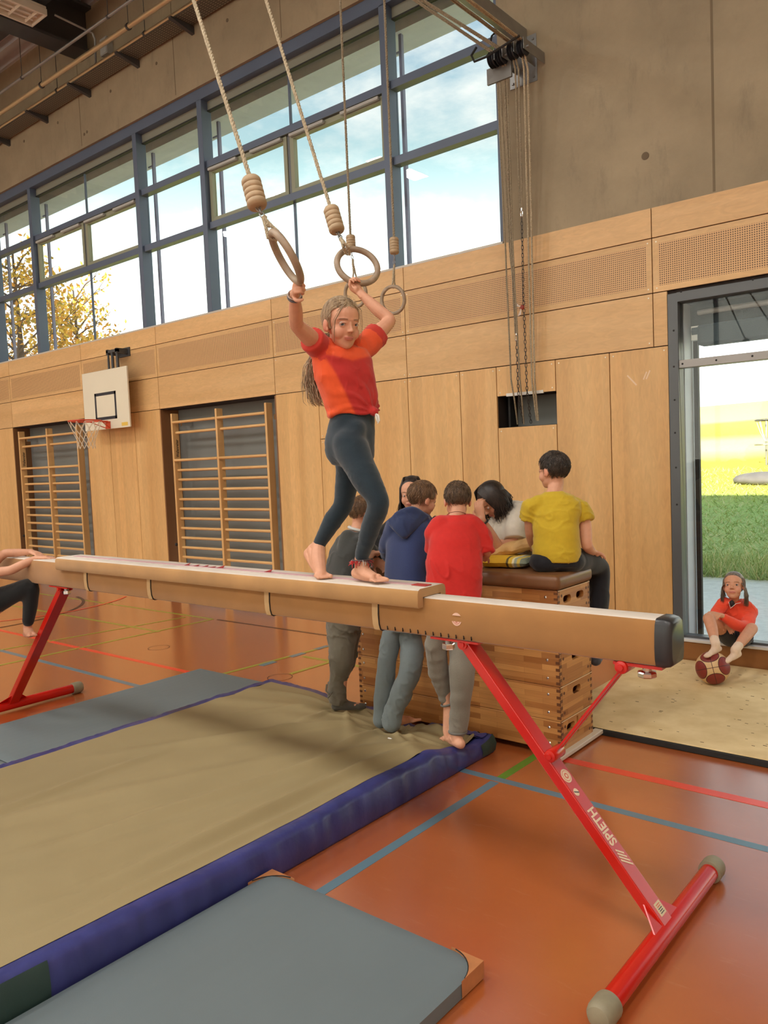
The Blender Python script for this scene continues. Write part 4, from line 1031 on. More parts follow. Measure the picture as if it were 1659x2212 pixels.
def leg_disc(px, py, r, m, inner=None):
    s_, y_ = s_of(px, py); c = legpt(s_, y_)
    MB().lathe(c-nrm_*.0004, nrm_, [(r, 0), (r, .0010)], 28).build('round_decal', m, lgR)
    if inner:
        MB().lathe(c+nrm_*.0002, nrm_, [(r*.78, 0), (r*.78, .0008)], 28).build('decal_ring', inner, lgR)
        MB().lathe(c+nrm_*.0004, nrm_, [(r*.70, 0), (r*.70, .0009)], 28).build('decal_disc', m, lgR)
        MB().lathe(c+nrm_*.0006, nrm_, [(r*.42, 0), (r*.42, .0010)], 20).build('decal_core', inner, lgR)
        MB().lathe(c+nrm_*.0008, nrm_, [(r*.22, 0), (r*.22, .0012)], 16).build('decal_core', m, lgR)
    return c
mred2 = mat('decal_red', srgb(214, 104, 78), .5)
leg_disc(1223, 1676, .0265, cream, mred2)
cc = leg_disc(1245, 1711, .0145, cream)
MB().obox(cc+nrm_*.001, (-d_*.4+Vector((0, -.9, 0))).normalized()*.013, (-d_).cross(nrm_)*.0+d_*.0022, nrm_*.0004).build('decal_stripe', M['darksteel'], lgR)
s_, y_ = s_of(1422, 1966)
c = legpt(s_, .006)
MB().obox(c, d_*.022, Vector((0, .022, 0)), nrm_*.0006).build('type_label', mat('label_paper', srgb(224, 206, 170), .6), lgR)
for k in range(5): MB().obox(c+d_*(-.014+.007*k)+nrm_*.0007, d_*.0015, Vector((0, .014-.002*(k % 2), 0)), nrm_*.0002).build('label_print', mred2 if k < 2 else M['darksteel'], lgR)
la = [onY(x, y, BY-.036) for x, y in ((117, 1290), (22, 1500))]
beam_leg([(la[0].x+.02, la[0].z), (la[1].x+.02, la[1].z)], 0, -1)

# ---- padded cover strapped onto the beam
pad = thing('beam_pad', 'tan padded sleeve with a red centre stripe strapped over the balance beam', 'beam pad', (-3.38, BY, 1.14))
PP = [(-.062, 1.100), (-.092, 1.100), (-.098, 1.108), (-.098, 1.158), (-.092, 1.172), (-.080, 1.178), (.080, 1.178), (.092, 1.172), (.098, 1.158), (.098, 1.108), (.092, 1.100), (.062, 1.100), (.062, 1.142), (-.062, 1.142)]
def sweep_poly(prof, x0, x1, nseg, mats, name, parent, topz, wob=.0015):
    n_ = len(prof); vs = []; fs = []; ms = []
    for i in range(nseg+1):
        x = x0+(x1-x0)*i/nseg
        for y, z in prof:
            k = wob*mnoise.noise(Vector((x*6, y*20, z*20))) if nseg > 1 else 0
            vs.append((x, BY+y+k*(1 if y > 0 else -1), z+k*.6))
    for i in range(nseg):
        for k in range(n_):
            k2 = (k+1) % n_; fs.append((i*n_+k, i*n_+k2, (i+1)*n_+k2, (i+1)*n_+k)); ms.append(1 if (prof[k][1] > topz and prof[k2][1] > topz) else 0)
    fs.append(tuple(reversed(range(n_)))); fs.append(tuple(nseg*n_+k for k in range(n_))); ms += [0, 0]
    mb = MB(); mb.v = vs; mb.f = fs; mb.m = ms
    return mb.build(name, mats, parent, smooth=True, angle=50)
sweep_poly(PP[::-1], -4.83, -1.94, 120, [M['padsuede'], M['chalk']], 'sleeve', pad, 1.165)
MB().box((-4.75, BY-.016, 1.1775), (-1.96, BY+.018, 1.1805)).build('centre_stripe', mat('stripe_faded', srgb(206, 168, 172), .8, var=.1, scale=(4, 30, 4)), pad)
MB().box((-2.03, BY-.022, 1.1785), (-1.955, BY+.022, 1.182)).build('stripe_end', mat('stripe_red', srgb(176, 52, 48), .6), pad, bevel=.001)
mbx = MB()
for sgn, y0 in ((-1, -.030), (1, .026)):
    mbx.box((-1.99, BY+y0, 1.1782), (-1.955, BY+y0+.006, 1.1812))
for x, y in ((-3.50, .0), (-3.43, .008), (-3.36, -.004), (-3.30, .004), (-2.93, .0), (-3.58, .0)):
    a = random.uniform(-.5, .5); w_ = random.uniform(.018, .036)
    MB().add([(x-w_, BY+y-.012, 1.181), (x+w_*.8, BY+y-.008, 1.182), (x+w_*.6, BY+y+.012, 1.186+.018*abs(a)), (x-w_*.5, BY+y+.014, 1.183)], [(0, 1, 2, 3), (3, 2, 1, 0)]).build('torn_tape', mat('torn_red', srgb(150, 26, 28), .5), pad)
for xs_ in (-4.53, -3.86, -2.88, -2.195):
    prof = [(y, z) for y, z in BPROF if z < 1.1]
    prof = [(-.0655, 1.105)]+sorted([q_ for q_ in prof if q_[0] < 0], key=lambda q_: -q_[1])+sorted([q_ for q_ in prof if q_[0] > 0], key=lambda q_: q_[1])+[(.0655, 1.105)]
    vs = []; fs = []; nP = len(prof)
    for dx in (-.016, .016):
        for off in (.0015, .0055):
            for y, z in prof:
                nv = Vector((y*1.2, z-1.06)).normalized(); vs.append((xs_+dx, BY+y+nv.x*off, z+nv.y*off))
    for k in range(nP-1):
        A, B, C_, E_ = 0, nP, 2*nP, 3*nP
        fs += [(B+k, B+k+1, E_+k+1, E_+k), (A+k, C_+k, C_+k+1, A+k+1), (A+k, A+k+1, B+k+1, B+k), (C_+k, E_+k, E_+k+1, C_+k+1)]
    MB().add(vs, fs).build('strap', mat('strap_webbing', srgb(200, 164, 116), .8), pad, smooth=True, angle=40)
    MB().add([(v[0]*1.0+(.004 if i >= 2*nP else .028), v[1]*1.0+(BY-v[1])*.02, v[2]) for i, v in enumerate(vs)], fs).build('strap_lining', M['black'], pad)
# ================================================================== MATS
def rbox(x0, x1, y0, y1, z0, z1, bev, name, m, parent, seg=3):
    return MB().box((x0, y0, z0), (x1, y1, z1)).build(name, m, parent, smooth=True, bevel=bev, bseg=seg, angle=35)
matgrey = mat('mat_vinyl_grey', srgb(104, 116, 120), .55, var=.05, scale=(1.5, 1.5, 1.5), bump=.25, bscale=500, bdist=.001)
leather = mat('corner_leather', srgb(182, 120, 74), .5, var=.18, scale=(14, 14, 14))
def gym_mat(lbl, x0, x1, y0, y1, h, corners, m=matgrey, z0=.0042):
    t_ = thing('gym_mat', lbl, 'mat', ((x0+x1)/2, (y0+y1)/2, 0), 'grey gym mats')
    nx, ny = 40, 60; vs = []; fs = []
    for j in range(ny+1):
        for i in range(nx+1):
            u, v = i/nx, j/ny; x = x0+(x1-x0)*u; y = y0+(y1-y0)*v
            e = min(u*(x1-x0), (1-u)*(x1-x0), v*(y1-y0), (1-v)*(y1-y0))
            k = min(1, e/.02); z = h-.008*(1-math.sqrt(max(0, 1-(1-k)**2)))
            z += .0018*mnoise.noise(Vector((x*3, y*3, 2)))*k + .0006*math.sin(x*95)*k*(1 if m is matgrey else 0)
            vs.append((x, y, z))
    W_ = nx+1
    fs = [(j*W_+i, j*W_+i+1, (j+1)*W_+i+1, (j+1)*W_+i) for j in range(ny) for i in range(nx)]
    rim = [i for i in range(W_)]+[j*W_+nx for j in range(1, ny+1)]+[ny*W_+i for i in range(nx-1, -1, -1)]+[j*W_ for j in range(ny-1, 0, -1)]
    b = len(vs)
    for i in rim: vs.append((vs[i][0], vs[i][1], z0))
    n_ = len(rim)
    fs += [(rim[(k+1) % n_], rim[k], b+k, b+(k+1) % n_) for k in range(n_)]; fs.append(tuple(b+k for k in reversed(range(n_))))
    MB().add(vs, fs).build('cover', m, t_, smooth=True, angle=50)
    for cx_, cy_ in corners:
        sx_ = 1 if cx_ == x1 else -1; sy_ = 1 if cy_ == y1 else -1; R = .13; e = .0025
        pts = [Vector((cx_+sx_*e, cy_+sy_*e, 0))]
        arcp = [Vector((cx_+sx_*e-sx_*R*(1-math.sin(a)), cy_+sy_*e-sy_*R*(1-math.cos(a)), 0)) for a in [i*math.pi/2/10 for i in range(11)]]
        poly = [pts[0]]+arcp
        MB().prism([p+Vector((0, 0, z0)) for p in poly], (0, 0, h-z0+.0025)).build('leather_corner', leather, t_, bevel=.003, bseg=1)
        MB().tube([p+Vector((0, 0, h+.001)) for p in arcp[1:-1]], .0022, 6).build('corner_piping', M['black'], t_)
    return t_
gym_mat('thin grey gym mat in the foreground with brown leather corners', -2.405, -1.395, .06, 2.085, .06, [(-1.395, 2.085), (-2.405, 2.085), (-1.395, .06)])
gym_mat('thin grey gym mat behind the big landing mat, farther piece', -5.46, -4.46, 2.07, 4.06, .03, [])
gym_mat('thin grey gym mat beside the red beam foot, nearer piece', -5.46, -4.46, .07, 2.062, .03, [])

# ---- big soft landing mat
sm = thing('landing_mat', 'big soft landing mat with tan cover and blue sides', 'mat', (-3.37, 2.3, 0))
SX0, SX1, SY0, SY1, SH = -4.30, -2.43, .88, 3.82, .165
dents = []
for px, py, dep, rad in ((745, 1530, .06, .22), (842, 1566, .07, .24), (985, 1600, .095, .26), (870, 1555, .05, .18)):
    p = onZ(px, py, .11); dents.append((p.x, p.y, dep, rad))
def sm_z(x, y):
    z = SH
    for dx, dy, dep, rad in dents:
        r_ = math.hypot(x-dx, y-dy); th = math.atan2(y-dy, x-dx)
        z -= dep*math.exp(-(r_/rad)**2)
        z += .013*math.exp(-r_/.85)*min(1, r_/.12)*max(0, math.cos(th*9+2.2*mnoise.noise(Vector((dx*3, dy*3, th)))))**4*1.4
    # long diagonal creases
    for (ax, ay), (bx, by), am, w_ in (((-2.75, 3.3), (-3.3, 1.0), .014, .045), ((-2.62, 3.4), (-2.75, 1.1), .016, .04), ((-3.2, 3.4), (-4.1, 2.0), .010, .05), ((-2.9, 3.2), (-3.9, .95), .008, .06), ((-2.55, 2.9), (-2.6, 1.0), .010, .03), ((-3.7, 2.5), (-3.75, .9), .010, .035)):
        a, b = Vector((ax, ay)), Vector((bx, by)); p = Vector((x, y)); t = max(0, min(1, (p-a).dot(b-a)/(b-a).length_squared))
        dd = (p-(a+(b-a)*t)).length; wv = w_*(1+.3*mnoise.noise(Vector((x*4, y*4, 7))))
        z += 1.6*am*math.exp(-(dd/wv)**2)*math.sin(math.pi*min(1, t*1.15+.06)) - am*.9*math.exp(-((dd-w_*1.8)/(w_*1.3))**2)*math.sin(math.pi*t)
    z += .004*mnoise.noise(Vector((x*2.2, y*2.2, 1)))+.002*mnoise.noise(Vector((x*7, y*7, 3)))
    return max(z, .035)
nx, ny = 150, 220; BW = .075
def edge_sag(x, y): return 0
vs = []
for j in range(ny+1):
    for i in range(nx+1):
        x = SX0+BW+(SX1-SX0-2*BW)*i/nx; y = SY0+BW+(SY1-SY0-2*BW)*j/ny
        vs.append((x, y, sm_z(x, y)))
W_ = nx+1
MB().add(vs, [(j*W_+i, j*W_+i+1, (j+1)*W_+i+1, (j+1)*W_+i) for j in range(ny) for i in range(nx)]).build('top_cover', mat('tan_cover', srgb(152, 136, 98), .62, var=.05, scale=(1.2, 1.2, 1.2), bump=.12, bscale=300), sm, smooth=True, angle=80)
blue = mat('mat_side_blue', srgb(56, 60, 118), .36, var=.2, scale=(10, 10, 4), bump=.3, bscale=25, bdist=.006)
per = []
nA, nB = 90, 140
for i in range(nA): per.append((SX0+(SX1-SX0)*i/nA, SY0))
for i in range(nB): per.append((SX1, SY0+(SY1-SY0)*i/nB))
for i in range(nA): per.append((SX1-(SX1-SX0)*i/nA, SY1))
for i in range(nB): per.append((SX0, SY1-(SY1-SY0)*i/nB))
cxm, cym = (SX0+SX1)/2, (SY0+SY1)/2; hx, hy = (SX1-SX0)/2, (SY1-SY0)/2
vs = []; n_ = len(per); rings_n = 7
for (x, y) in per:
    u, v = (x-cxm)/hx, (y-cym)/hy
    xi = cxm+u*(hx-BW-.004 if abs(u) > .999 else (hx-BW-.004)); yi = cym+v*(hy-BW-.004)
    zt = sm_z(xi, yi); wr = .004*mnoise.noise(Vector((x*14, y*14, 0)))+.003*mnoise.noise(Vector((x*40, y*40, 5)))
    ox = (1 if u > .999 else -1 if u < -.999 else 0); oy = (1 if v > .999 else -1 if v < -.999 else 0)
    zt2 = zt*.985
    prof = [(-BW-.006, zt-.002), (-.03, zt+.004), (-.006, zt2-.006), (.002+wr, zt2-.022), (.010+wr, zt2*.5), (.004, .012), (0, .001)]
    for off, z in prof:
        vs.append((x+ox*off+(wr if off > 0 else 0)*ox, y+oy*off, z+(wr*1.5 if off == -.03 else 0)))
fs = []
for k in range(n_):
    k2 = (k+1) % n_
    for r_ in range(rings_n-1): fs.append((k*rings_n+r_, k*rings_n+r_+1, k2*rings_n+r_+1, k2*rings_n+r_))
fs.append(tuple(reversed([k*rings_n+rings_n-1 for k in range(n_)])))
MB().add(vs, fs).build('side_cover', blue, sm, smooth=True, angle=80)
patch = mat('corner_patch_dark', srgb(44, 66, 62), .5, bump=.4, bscale=500)
def side_patch(sel):
    idx = [k for k in range(n_) if sel(*per[k])]
    # keep the run continuous around the corner
    idx.sort(); 
    runs = [[idx[0]]]
    for k in idx[1:]:
        if k == runs[-1][-1]+1: runs[-1].append(k)
        else: runs.append([k])
    if len(runs) > 1 and runs[0][0] == 0 and runs[-1][-1] == n_-1: runs = [runs[-1]+runs[0]]+runs[1:-1]
    for rn in runs:
        pv = []; pf = []
        for k in rn:
            x, y = per[k]; u, v = (x-cxm)/hx, (y-cym)/hy
            ox = (1 if u > .999 else -1 if u < -.999 else 0); oy = (1 if v > .999 else -1 if v < -.999 else 0)
            for r_ in (2, 3, 4, 5): q_ = vs[k*rings_n+r_]; pv.append((q_[0]+ox*.004, q_[1]+oy*.004, q_[2]+(.003 if r_ == 2 else 0)))
        for i in range(len(rn)-1):
            for r_ in range(3): pf.append((i*4+r_, i*4+r_+1, i*4+5+r_, i*4+4+r_))
        MB().add(pv, pf).build('corner_patch', patch, sm, smooth=True, angle=80)
side_patch(lambda x, y: x > SX1-.12 and y > SY1-.14)
side_patch(lambda x, y: x > SX1-.001 and y < SY0+.28)
p = onZ(842, 1596, .14)
tag(MB().ell((p.x, p.y, sm_z(p.x, p.y)+.003), (.016, .007, .003), su=10, sv=6).build('paper_scrap', M['white'], smooth=True), 'tiny white paper scrap on the tan landing mat', 'scrap')

# ---- thin beige mat under the window
cork = mat('beige_felt', srgb(216, 188, 134), .85, col2=srgb(234, 210, 160), scale=(7, 7, 7), bump=.35, bscale=180, detail=10)
bm_ = thing('floor_mat', 'wide beige felt mat with black edge below the floor window', 'mat', (-.5, 5.3, 0))
MB().box((-2.42, 4.42, .008), (1.6, 6.235, .042)).build('felt_top', cork, bm_, bevel=.004)
MB().box((-2.425, 4.405, .0012), (1.605, 6.24, .036)).build('rubber_base', M['black'], bm_, bevel=.004)
rg = random.Random(11); fk = MB()
for k in range(130):
    x, y = rg.uniform(-2.2, -.6), rg.uniform(4.45, 6.15); r_ = rg.uniform(.002, .007)
    fk.box((x-r_*1.6, y-r_*.5, .0415), (x+r_*1.6, y+r_*.5, .0428))
o = fk.build('dark_fleck', mat('fleck_brown', srgb(96, 70, 42), .9), bm_); o['kind'] = 'stuff'

# ================================================================== VAULTING BOX
def stave_mat(name, ax):
    m, t, b = newmat(name)
    g = N(t, 'ShaderNodeNewGeometry'); sp = N(t, 'ShaderNodeSeparateXYZ'); t.links.new(g.outputs['Position'], sp.inputs[0])
    cb_ = N(t, 'ShaderNodeCombineXYZ'); t.links.new(sp.outputs[ax], cb_.inputs[0]); t.links.new(sp.outputs['Z'], cb_.inputs[1])
    br = N(t, 'ShaderNodeTexBrick'); br.inputs['Scale'].default_value = 1; br.inputs['Brick Width'].default_value = .31; br.inputs['Row Height'].default_value = .0327
    br.inputs['Mortar Size'].default_value = .0004; br.inputs['Bias'].default_value = 0.0; br.offset = .37; br.squash = 1
    br.inputs['Color1'].default_value = srgb(156, 94, 42); br.inputs['Color2'].default_value = srgb(206, 148, 84); br.inputs['Mortar'].default_value = srgb(120, 70, 34)
    t.links.new(cb_.outputs[0], br.inputs['Vector'])
    mp = N(t, 'ShaderNodeMapping'); mp.inputs['Scale'].default_value = (3, 60, 1); t.links.new(cb_.outputs[0], mp.inputs[0])
    n = N(t, 'ShaderNodeTexNoise'); n.inputs['Scale'].default_value = 1; n.inputs['Detail'].default_value = 5; n.inputs['Distortion'].default_value = 1.0; t.links.new(mp.outputs[0], n.inputs['Vector'])
    mr = N(t, 'ShaderNodeMapRange'); mr.inputs['To Min'].default_value = .72; mr.inputs['To Max'].default_value = 1.22; t.links.new(n.outputs['Fac'], mr.inputs['Value'])
    s_ = N(t, 'ShaderNodeVectorMath', operation='SCALE'); t.links.new(br.outputs['Color'], s_.inputs[0]); t.links.new(mr.outputs[0], s_.inputs['Scale'])
    t.links.new(s_.outputs[0], b.inputs['Base Color']); b.inputs['Roughness'].default_value = .38
    return m
MSX, MSY = stave_mat('staves_long', 'X'), stave_mat('staves_end', 'Y')
endgrain = mat('end_grain', srgb(104, 60, 28), .5); edgew = mat('edge_highlight', srgb(222, 186, 140), .35)
box = thing('vaulting_box', 'wooden vaulting box in stacked sections with brown leather top', 'vaulting box', (-2.81, 4.145, 0))
BX0, BX1, BY0, BY1 = -3.56, -2.06, 3.945, 4.345
TH = .024
def stadium(cy_, cz, w_, h, x0, x1):
    pts = []; r_ = h/2
    for i in range(9): a = math.pi/2-math.pi*i/8; pts.append((cy_+(w_/2-r_)+r_*math.cos(a), cz+r_*math.sin(a)))
    for i in range(9): a = -math.pi/2-math.pi*i/8; pts.append((cy_-(w_/2-r_)+r_*math.cos(a), cz+r_*math.sin(a)))
    return MB().prism([(x0, y, z) for y, z in pts], (x1-x0, 0, 0))
def cut(o, cutters):
    dg = bpy.context.evaluated_depsgraph_get()
    for c in cutters:
        md = o.modifiers.new('b', 'BOOLEAN'); md.object = c; md.operation = 'DIFFERENCE'; md.solver = 'EXACT'
    bpy.context.view_layer.update(); dg = bpy.context.evaluated_depsgraph_get()
    me = bpy.data.meshes.new_from_object(o.evaluated_get(dg)); o.modifiers.clear(); o.data = me
    for c in cutters: bpy.data.objects.remove(c)
secs = [(.035, .206, [(.29, .68, .1, .045), (.71, .68, .1, .045)]), (.208, .402, [(.5, .72, .1, .042)]), (.404, .598, [(.5, .72, .1, .042)]), (.600, .788, [(.5, .72, .1, .042)]), (.790, .945, [(.28, .62, .095, .042), (.68, .62, .095, .042)])]
scw = MB().lathe((0, 0, 0), (0, -1, 0), [(.0085, -.001), (.0085, .001), (.006, .0035), (.002, .004)], 12).mesh('screw_head'); scw.materials.append(M['chrome'])
plug = mat('wood_plug', srgb(92, 48, 26), .5)
for si, (z0, z1, holes) in enumerate(secs):
    e = .004*(4-si)*.25
    fr = MB().box((BX0, BY0, z0), (BX1, BY0+TH, z1)).build('box_section', MSX, box, bevel=.003)
    MB().box((BX0, BY1-TH, z0), (BX1, BY1, z1)).build('long_board', MSX, fr, bevel=.003)
    for xx0, xx1 in ((BX1-TH, BX1), (BX0, BX0+TH)):
        eb = MB().box((xx0, BY0+TH, z0), (xx1, BY1-TH, z1)).build('end_board', MSY, fr)
        cs = [stadium(BY0+(BY1-BY0)*u, z0+(z1-z0)*v, w_, h, xx0-.05, xx1+.05).build('cutter', None) for u, v, w_, h in holes]
        if si == 0: cs += [MB().box((xx0-.05, 4.13, .09), (xx1+.05, 4.165, .135)).build('cutter', None), MB().box((xx0-.05, 4.135, .15), (xx1+.05, 4.155, .19)).build('cutter', None)]
        cut(eb, cs)
    MB().box((BX1-.004, BY0+.002, z1-.005), (BX1+.003, BY1-.002, z1)).build('lit_top_edge', edgew, fr, bevel=.001)  # pale strip paints the bright highlight along the section's top bevel
    # finger joints at the corners
    fj = MB(); nF = 5; hF = (z1-z0)/(2*nF)
    for k in range(nF):
        za, zb2 = z0+(2*k+.5)*hF, z0+(2*k+1.35)*hF
        for xx0, xx1 in ((BX1-TH, BX1+.0006), (BX0-.0006, BX0+TH)):
            fj.box((xx0, BY0-.0006, za), (xx1, BY0+.004, zb2))
        fj.box((BX1-.004, BY0+.0, zb2), (BX1+.0007, BY0+TH, zb2+hF*.9)); fj.box((BX1-.004, BY1-TH, zb2), (BX1+.0007, BY1, zb2+hF*.9))
    fj.build('finger_joint', endgrain, fr)['kind'] = 'stuff'
    for xx in (BX1-.075, BX0+.05):
        for zz in (z0+(z1-z0)*.22, z0+(z1-z0)*.75):
            s_ = link('screw', scw, None, fr); s_.location = (xx, BY0-.0005, zz)
    for yy in (BY0+.045, BY1-.045):
        for zz in (z0+(z1-z0)*.2, z0+(z1-z0)*.78):
            MB().lathe((BX1-.001, yy, zz), (1, 0, 0), [(.009, 0), (.009, .0018)], 12).build('peg', plug, fr)
MB().box((BX0+.05, BY0+.06, .03), (BX1-.05, BY1-.06, .05)).build('base_board', M['black'], box)
for xx in (BX1+.0, BX0-.03):
    MB().box((xx-.02, 3.80 if xx > -3 else 3.87, .012), (xx+.035, 4.52, .036)).build('base_rail', mat('rail_white', srgb(212, 198, 176), .4), box, bevel=.004)
    for yy in (3.90, 4.46): MB().cyl((xx-.01, yy, .0125), (xx+.02, yy, .0125), .012, 12).build('castor', M['black'], box)
# leather top: a cushion with rounded edges
lt = MB().box((BX0-.018, BY0-.022, .946), (BX1+.018, BY1+.022, 1.032))
lo = lt.build('leather_top', mat('brown_leather', srgb(122, 82, 50), .38, var=.12, scale=(5, 5, 5), bump=.12, bscale=120), box, smooth=True, bevel=.032, bseg=5, angle=30)

# ================================================================== SMALL THINGS
bc = onZ(1540, 1477, .043); br_ = .1148
cdir = (CAM-Vector((bc.x, bc.y, .043+br_))).normalized()
ax1 = scr_dir(.26, .965); ax1 = (ax1-cdir*ax1.dot(cdir)).normalized(); ax2 = cdir.cross(ax1)
cdir2 = (cdir+ .10*scr_dir(0, -1)).normalized()
def ball_mat():
    m, t, b = newmat('basketball_leather')
    tc_ = N(t, 'ShaderNodeTexCoord'); nv = N(t, 'ShaderNodeVectorMath', operation='NORMALIZE'); t.links.new(tc_.outputs['Object'], nv.inputs[0])
    cs = []
    for s_ in (1, -1):
        for a in (ax1, -ax1, ax2, -ax2): cs.append((cdir*s_*math.cos(math.radians(53))+a*math.sin(math.radians(53))).normalized())
    mxn = None; seams = []
    for c in cs:
        dp = N(t, 'ShaderNodeVectorMath', operation='DOT_PRODUCT'); dp.inputs[1].default_value = c; t.links.new(nv.outputs[0], dp.inputs[0])
        if mxn is None: mxn = dp.outputs['Value']
        else:
            q_ = N(t, 'ShaderNodeMath', operation='MAXIMUM'); t.links.new(mxn, q_.inputs[0]); t.links.new(dp.outputs['Value'], q_.inputs[1]); mxn = q_.outputs[0]
    r = N(t, 'ShaderNodeValToRGB'); r.color_ramp.interpolation = 'CONSTANT'; e = r.color_ramp.elements
    e[0].position = 0; e[0].color = srgb(214, 178, 128); e[1].position = .835; e[1].color = srgb(60, 24, 20)
    q_ = e.new(.853); q_.color = srgb(132, 46, 38)
    t.links.new(mxn, r.inputs[0])
    mn = None
    for a in (ax1, ax2):
        dp = N(t, 'ShaderNodeVectorMath', operation='DOT_PRODUCT'); dp.inputs[1].default_value = a; t.links.new(nv.outputs[0], dp.inputs[0])
        ab = N(t, 'ShaderNodeMath', operation='ABSOLUTE'); t.links.new(dp.outputs['Value'], ab.inputs[0])
        if mn is None: mn = ab
        else:
            z_ = N(t, 'ShaderNodeMath', operation='MINIMUM'); t.links.new(mn.outputs[0], z_.inputs[0]); t.links.new(ab.outputs[0], z_.inputs[1]); mn = z_
    lt_ = N(t, 'ShaderNodeMath', operation='LESS_THAN'); lt_.inputs[1].default_value = .018; t.links.new(mn.outputs[0], lt_.inputs[0])
    mx_ = N(t, 'ShaderNodeMixRGB'); mx_.inputs[2].default_value = srgb(74, 30, 24); t.links.new(lt_.outputs[0], mx_.inputs[0]); t.links.new(r.outputs[0], mx_.inputs[1])
    t.links.new(mx_.outputs[0], b.inputs['Base Color']); b.inputs['Roughness'].default_value = .5
    vo = N(t, 'ShaderNodeTexVoronoi'); vo.inputs['Scale'].default_value = 350; t.links.new(tc_.outputs['Object'], vo.inputs['Vector'])
    bp = N(t, 'ShaderNodeBump'); bp.inputs['Strength'].default_value = .3; bp.inputs['Distance'].default_value = .001; t.links.new(vo.outputs['Distance'], bp.inputs['Height']); t.links.new(bp.outputs[0], b.inputs['Normal'])
    return m
ball = MB().ell((0, 0, 0), (br_, br_, br_), su=64, sv=40).build('basketball', ball_mat(), smooth=True)
ball.location = (bc.x, bc.y, .0425+br_)
tag(ball, 'red and cream basketball on the beige mat under the child\'s feet', 'basketball')

def crumple(mb, amp, fr, seed):
    out = []
    for v in mb.v:
        p = Vector(v); n_ = mnoise.noise_vector(p*fr+Vector((seed, 0, 0)))+mnoise.noise_vector(p*fr*2.7)*.5
        out.append(tuple(p+n_*amp))
    mb.v = out; return mb
def slab(c, ax, ay, az, nx, ny, rnd=.35, top=1.0):
    # pillow like closed slab
    c, ax, ay, az = Vector(c), Vector(ax), Vector(ay), Vector(az); mb = MB(); vs = []; fs = []
    for s_ in (1, -1):
        for j in range(ny+1):
            for i in range(nx+1):
                u, v = 2*i/nx-1, 2*j/ny-1
                e = (max(0, 1-abs(u)**4)*max(0, 1-abs(v)**4))**rnd
                vs.append(c+ax*u+ay*v+az*s_*e)
    W_ = nx+1; o = W_*(ny+1)
    for j in range(ny):
        for i in range(nx):
            a = j*W_+i; fs.append((a, a+1, a+1+W_, a+W_)); fs.append((o+a, o+a+W_, o+a+1+W_, o+a+1))
    mb.add(vs, fs); return mb
a = onZ(1062, 1216, 1.034); b = onZ(1150, 1216, 1.034)
pc = Vector((-2.50, 4.16, 1.034+.034))
po = crumple(slab(pc, (.155, .03, 0), (-.02, .115, 0), (0, 0, .033), 24, 20), .004, 14, 2).build('folded_cloth', None, None, smooth=True)
def pouch_mat():
    m, t, b = newmat('yellow_cloth'); g = N(t, 'ShaderNodeNewGeometry'); sp = N(t, 'ShaderNodeSeparateXYZ'); t.links.new(g.outputs['Position'], sp.inputs[0])
    mr = N(t, 'ShaderNodeMapRange'); mr.inputs['From Min'].default_value = -2.66; mr.inputs['From Max'].default_value = -2.34; t.links.new(sp.outputs['X'], mr.inputs['Value'])
    r = N(t, 'ShaderNodeValToRGB'); r.color_ramp.interpolation = 'CONSTANT'; e = r.color_ramp.elements; e[0].position = 0; e[0].color = srgb(206, 160, 30); e[1].position = .66; e[1].color = srgb(92, 78, 40)
    for ps, cc in ((.70, (212, 176, 60)), (.77, (226, 214, 170)), (.81, (150, 158, 140)), (.86, (200, 176, 80)), (.92, (120, 128, 110))):
        q_ = e.new(ps); q_.color = srgb(*cc)
    t.links.new(mr.outputs[0], r.inputs[0]); t.links.new(r.outputs[0], b.inputs['Base Color']); b.inputs['Roughness'].default_value = .8
    return m
po.data.materials.append(pouch_mat()); tag(po, 'yellow and striped folded cloth pouch lying on the leather top', 'pouch')
pg = crumple(slab((-2.50, 4.23, 1.034+.108), (.165, .05, .035), (-.02, .075, .012), (0, -.01, .036), 36, 26, .5), .011, 16, 5)
tag(pg.build('paper_bag', mat('kraft_paper', srgb(204, 164, 106), .8, var=.12, scale=(14, 14, 14), bump=.6, bscale=45, bdist=.004), smooth=True), 'crumpled brown paper bag lying on the yellow pouch', 'paper bag')
# ================================================================== PEOPLE: builders
def limb(mb, pts, rad, seg=14, flat=None):
    """tapered limb through joints; flat=(dir, factor) squashes the section along dir"""
    pts = [Vector(p) for p in pts]
    # refine with a smooth curve
    P_, R_ = [], []
    n = len(pts)
    for i in range(n-1):
        p0, p1, p2, p3 = pts[max(i-1, 0)], pts[i], pts[i+1], pts[min(i+2, n-1)]
        for k in range(6):
            t = k/6; t2, t3 = t*t, t*t*t
            q = .5*((2*p1)+(p2-p0)*t+(2*p0-5*p1+4*p2-p3)*t2+(3*p1-p0-3*p2+p3)*t3)
            lin = p1.lerp(p2, t); P_.append(lin.lerp(q, .6)); R_.append(rad[i]+(rad[i+1]-rad[i])*(t*t*(3-2*t)))
    P_.append(pts[-1]); R_.append(rad[-1])
    b = len(mb.v); mb.tube(P_, R_, seg)
    if flat:
        fd = Vector(flat[0]).normalized(); m = len(P_)
        for i in range(m):
            for k in range(seg):
                v = Vector(mb.v[b+i*seg+k]); o = v-P_[i]; mb.v[b+i*seg+k] = tuple(v+fd*(o.dot(fd)*(flat[1]-1)))
    for p, r in ((pts[0], rad[0]), (pts[-1], rad[-1])):
        if not flat: mb.ell(p, (r, r, r), su=12, sv=8)
    return mb
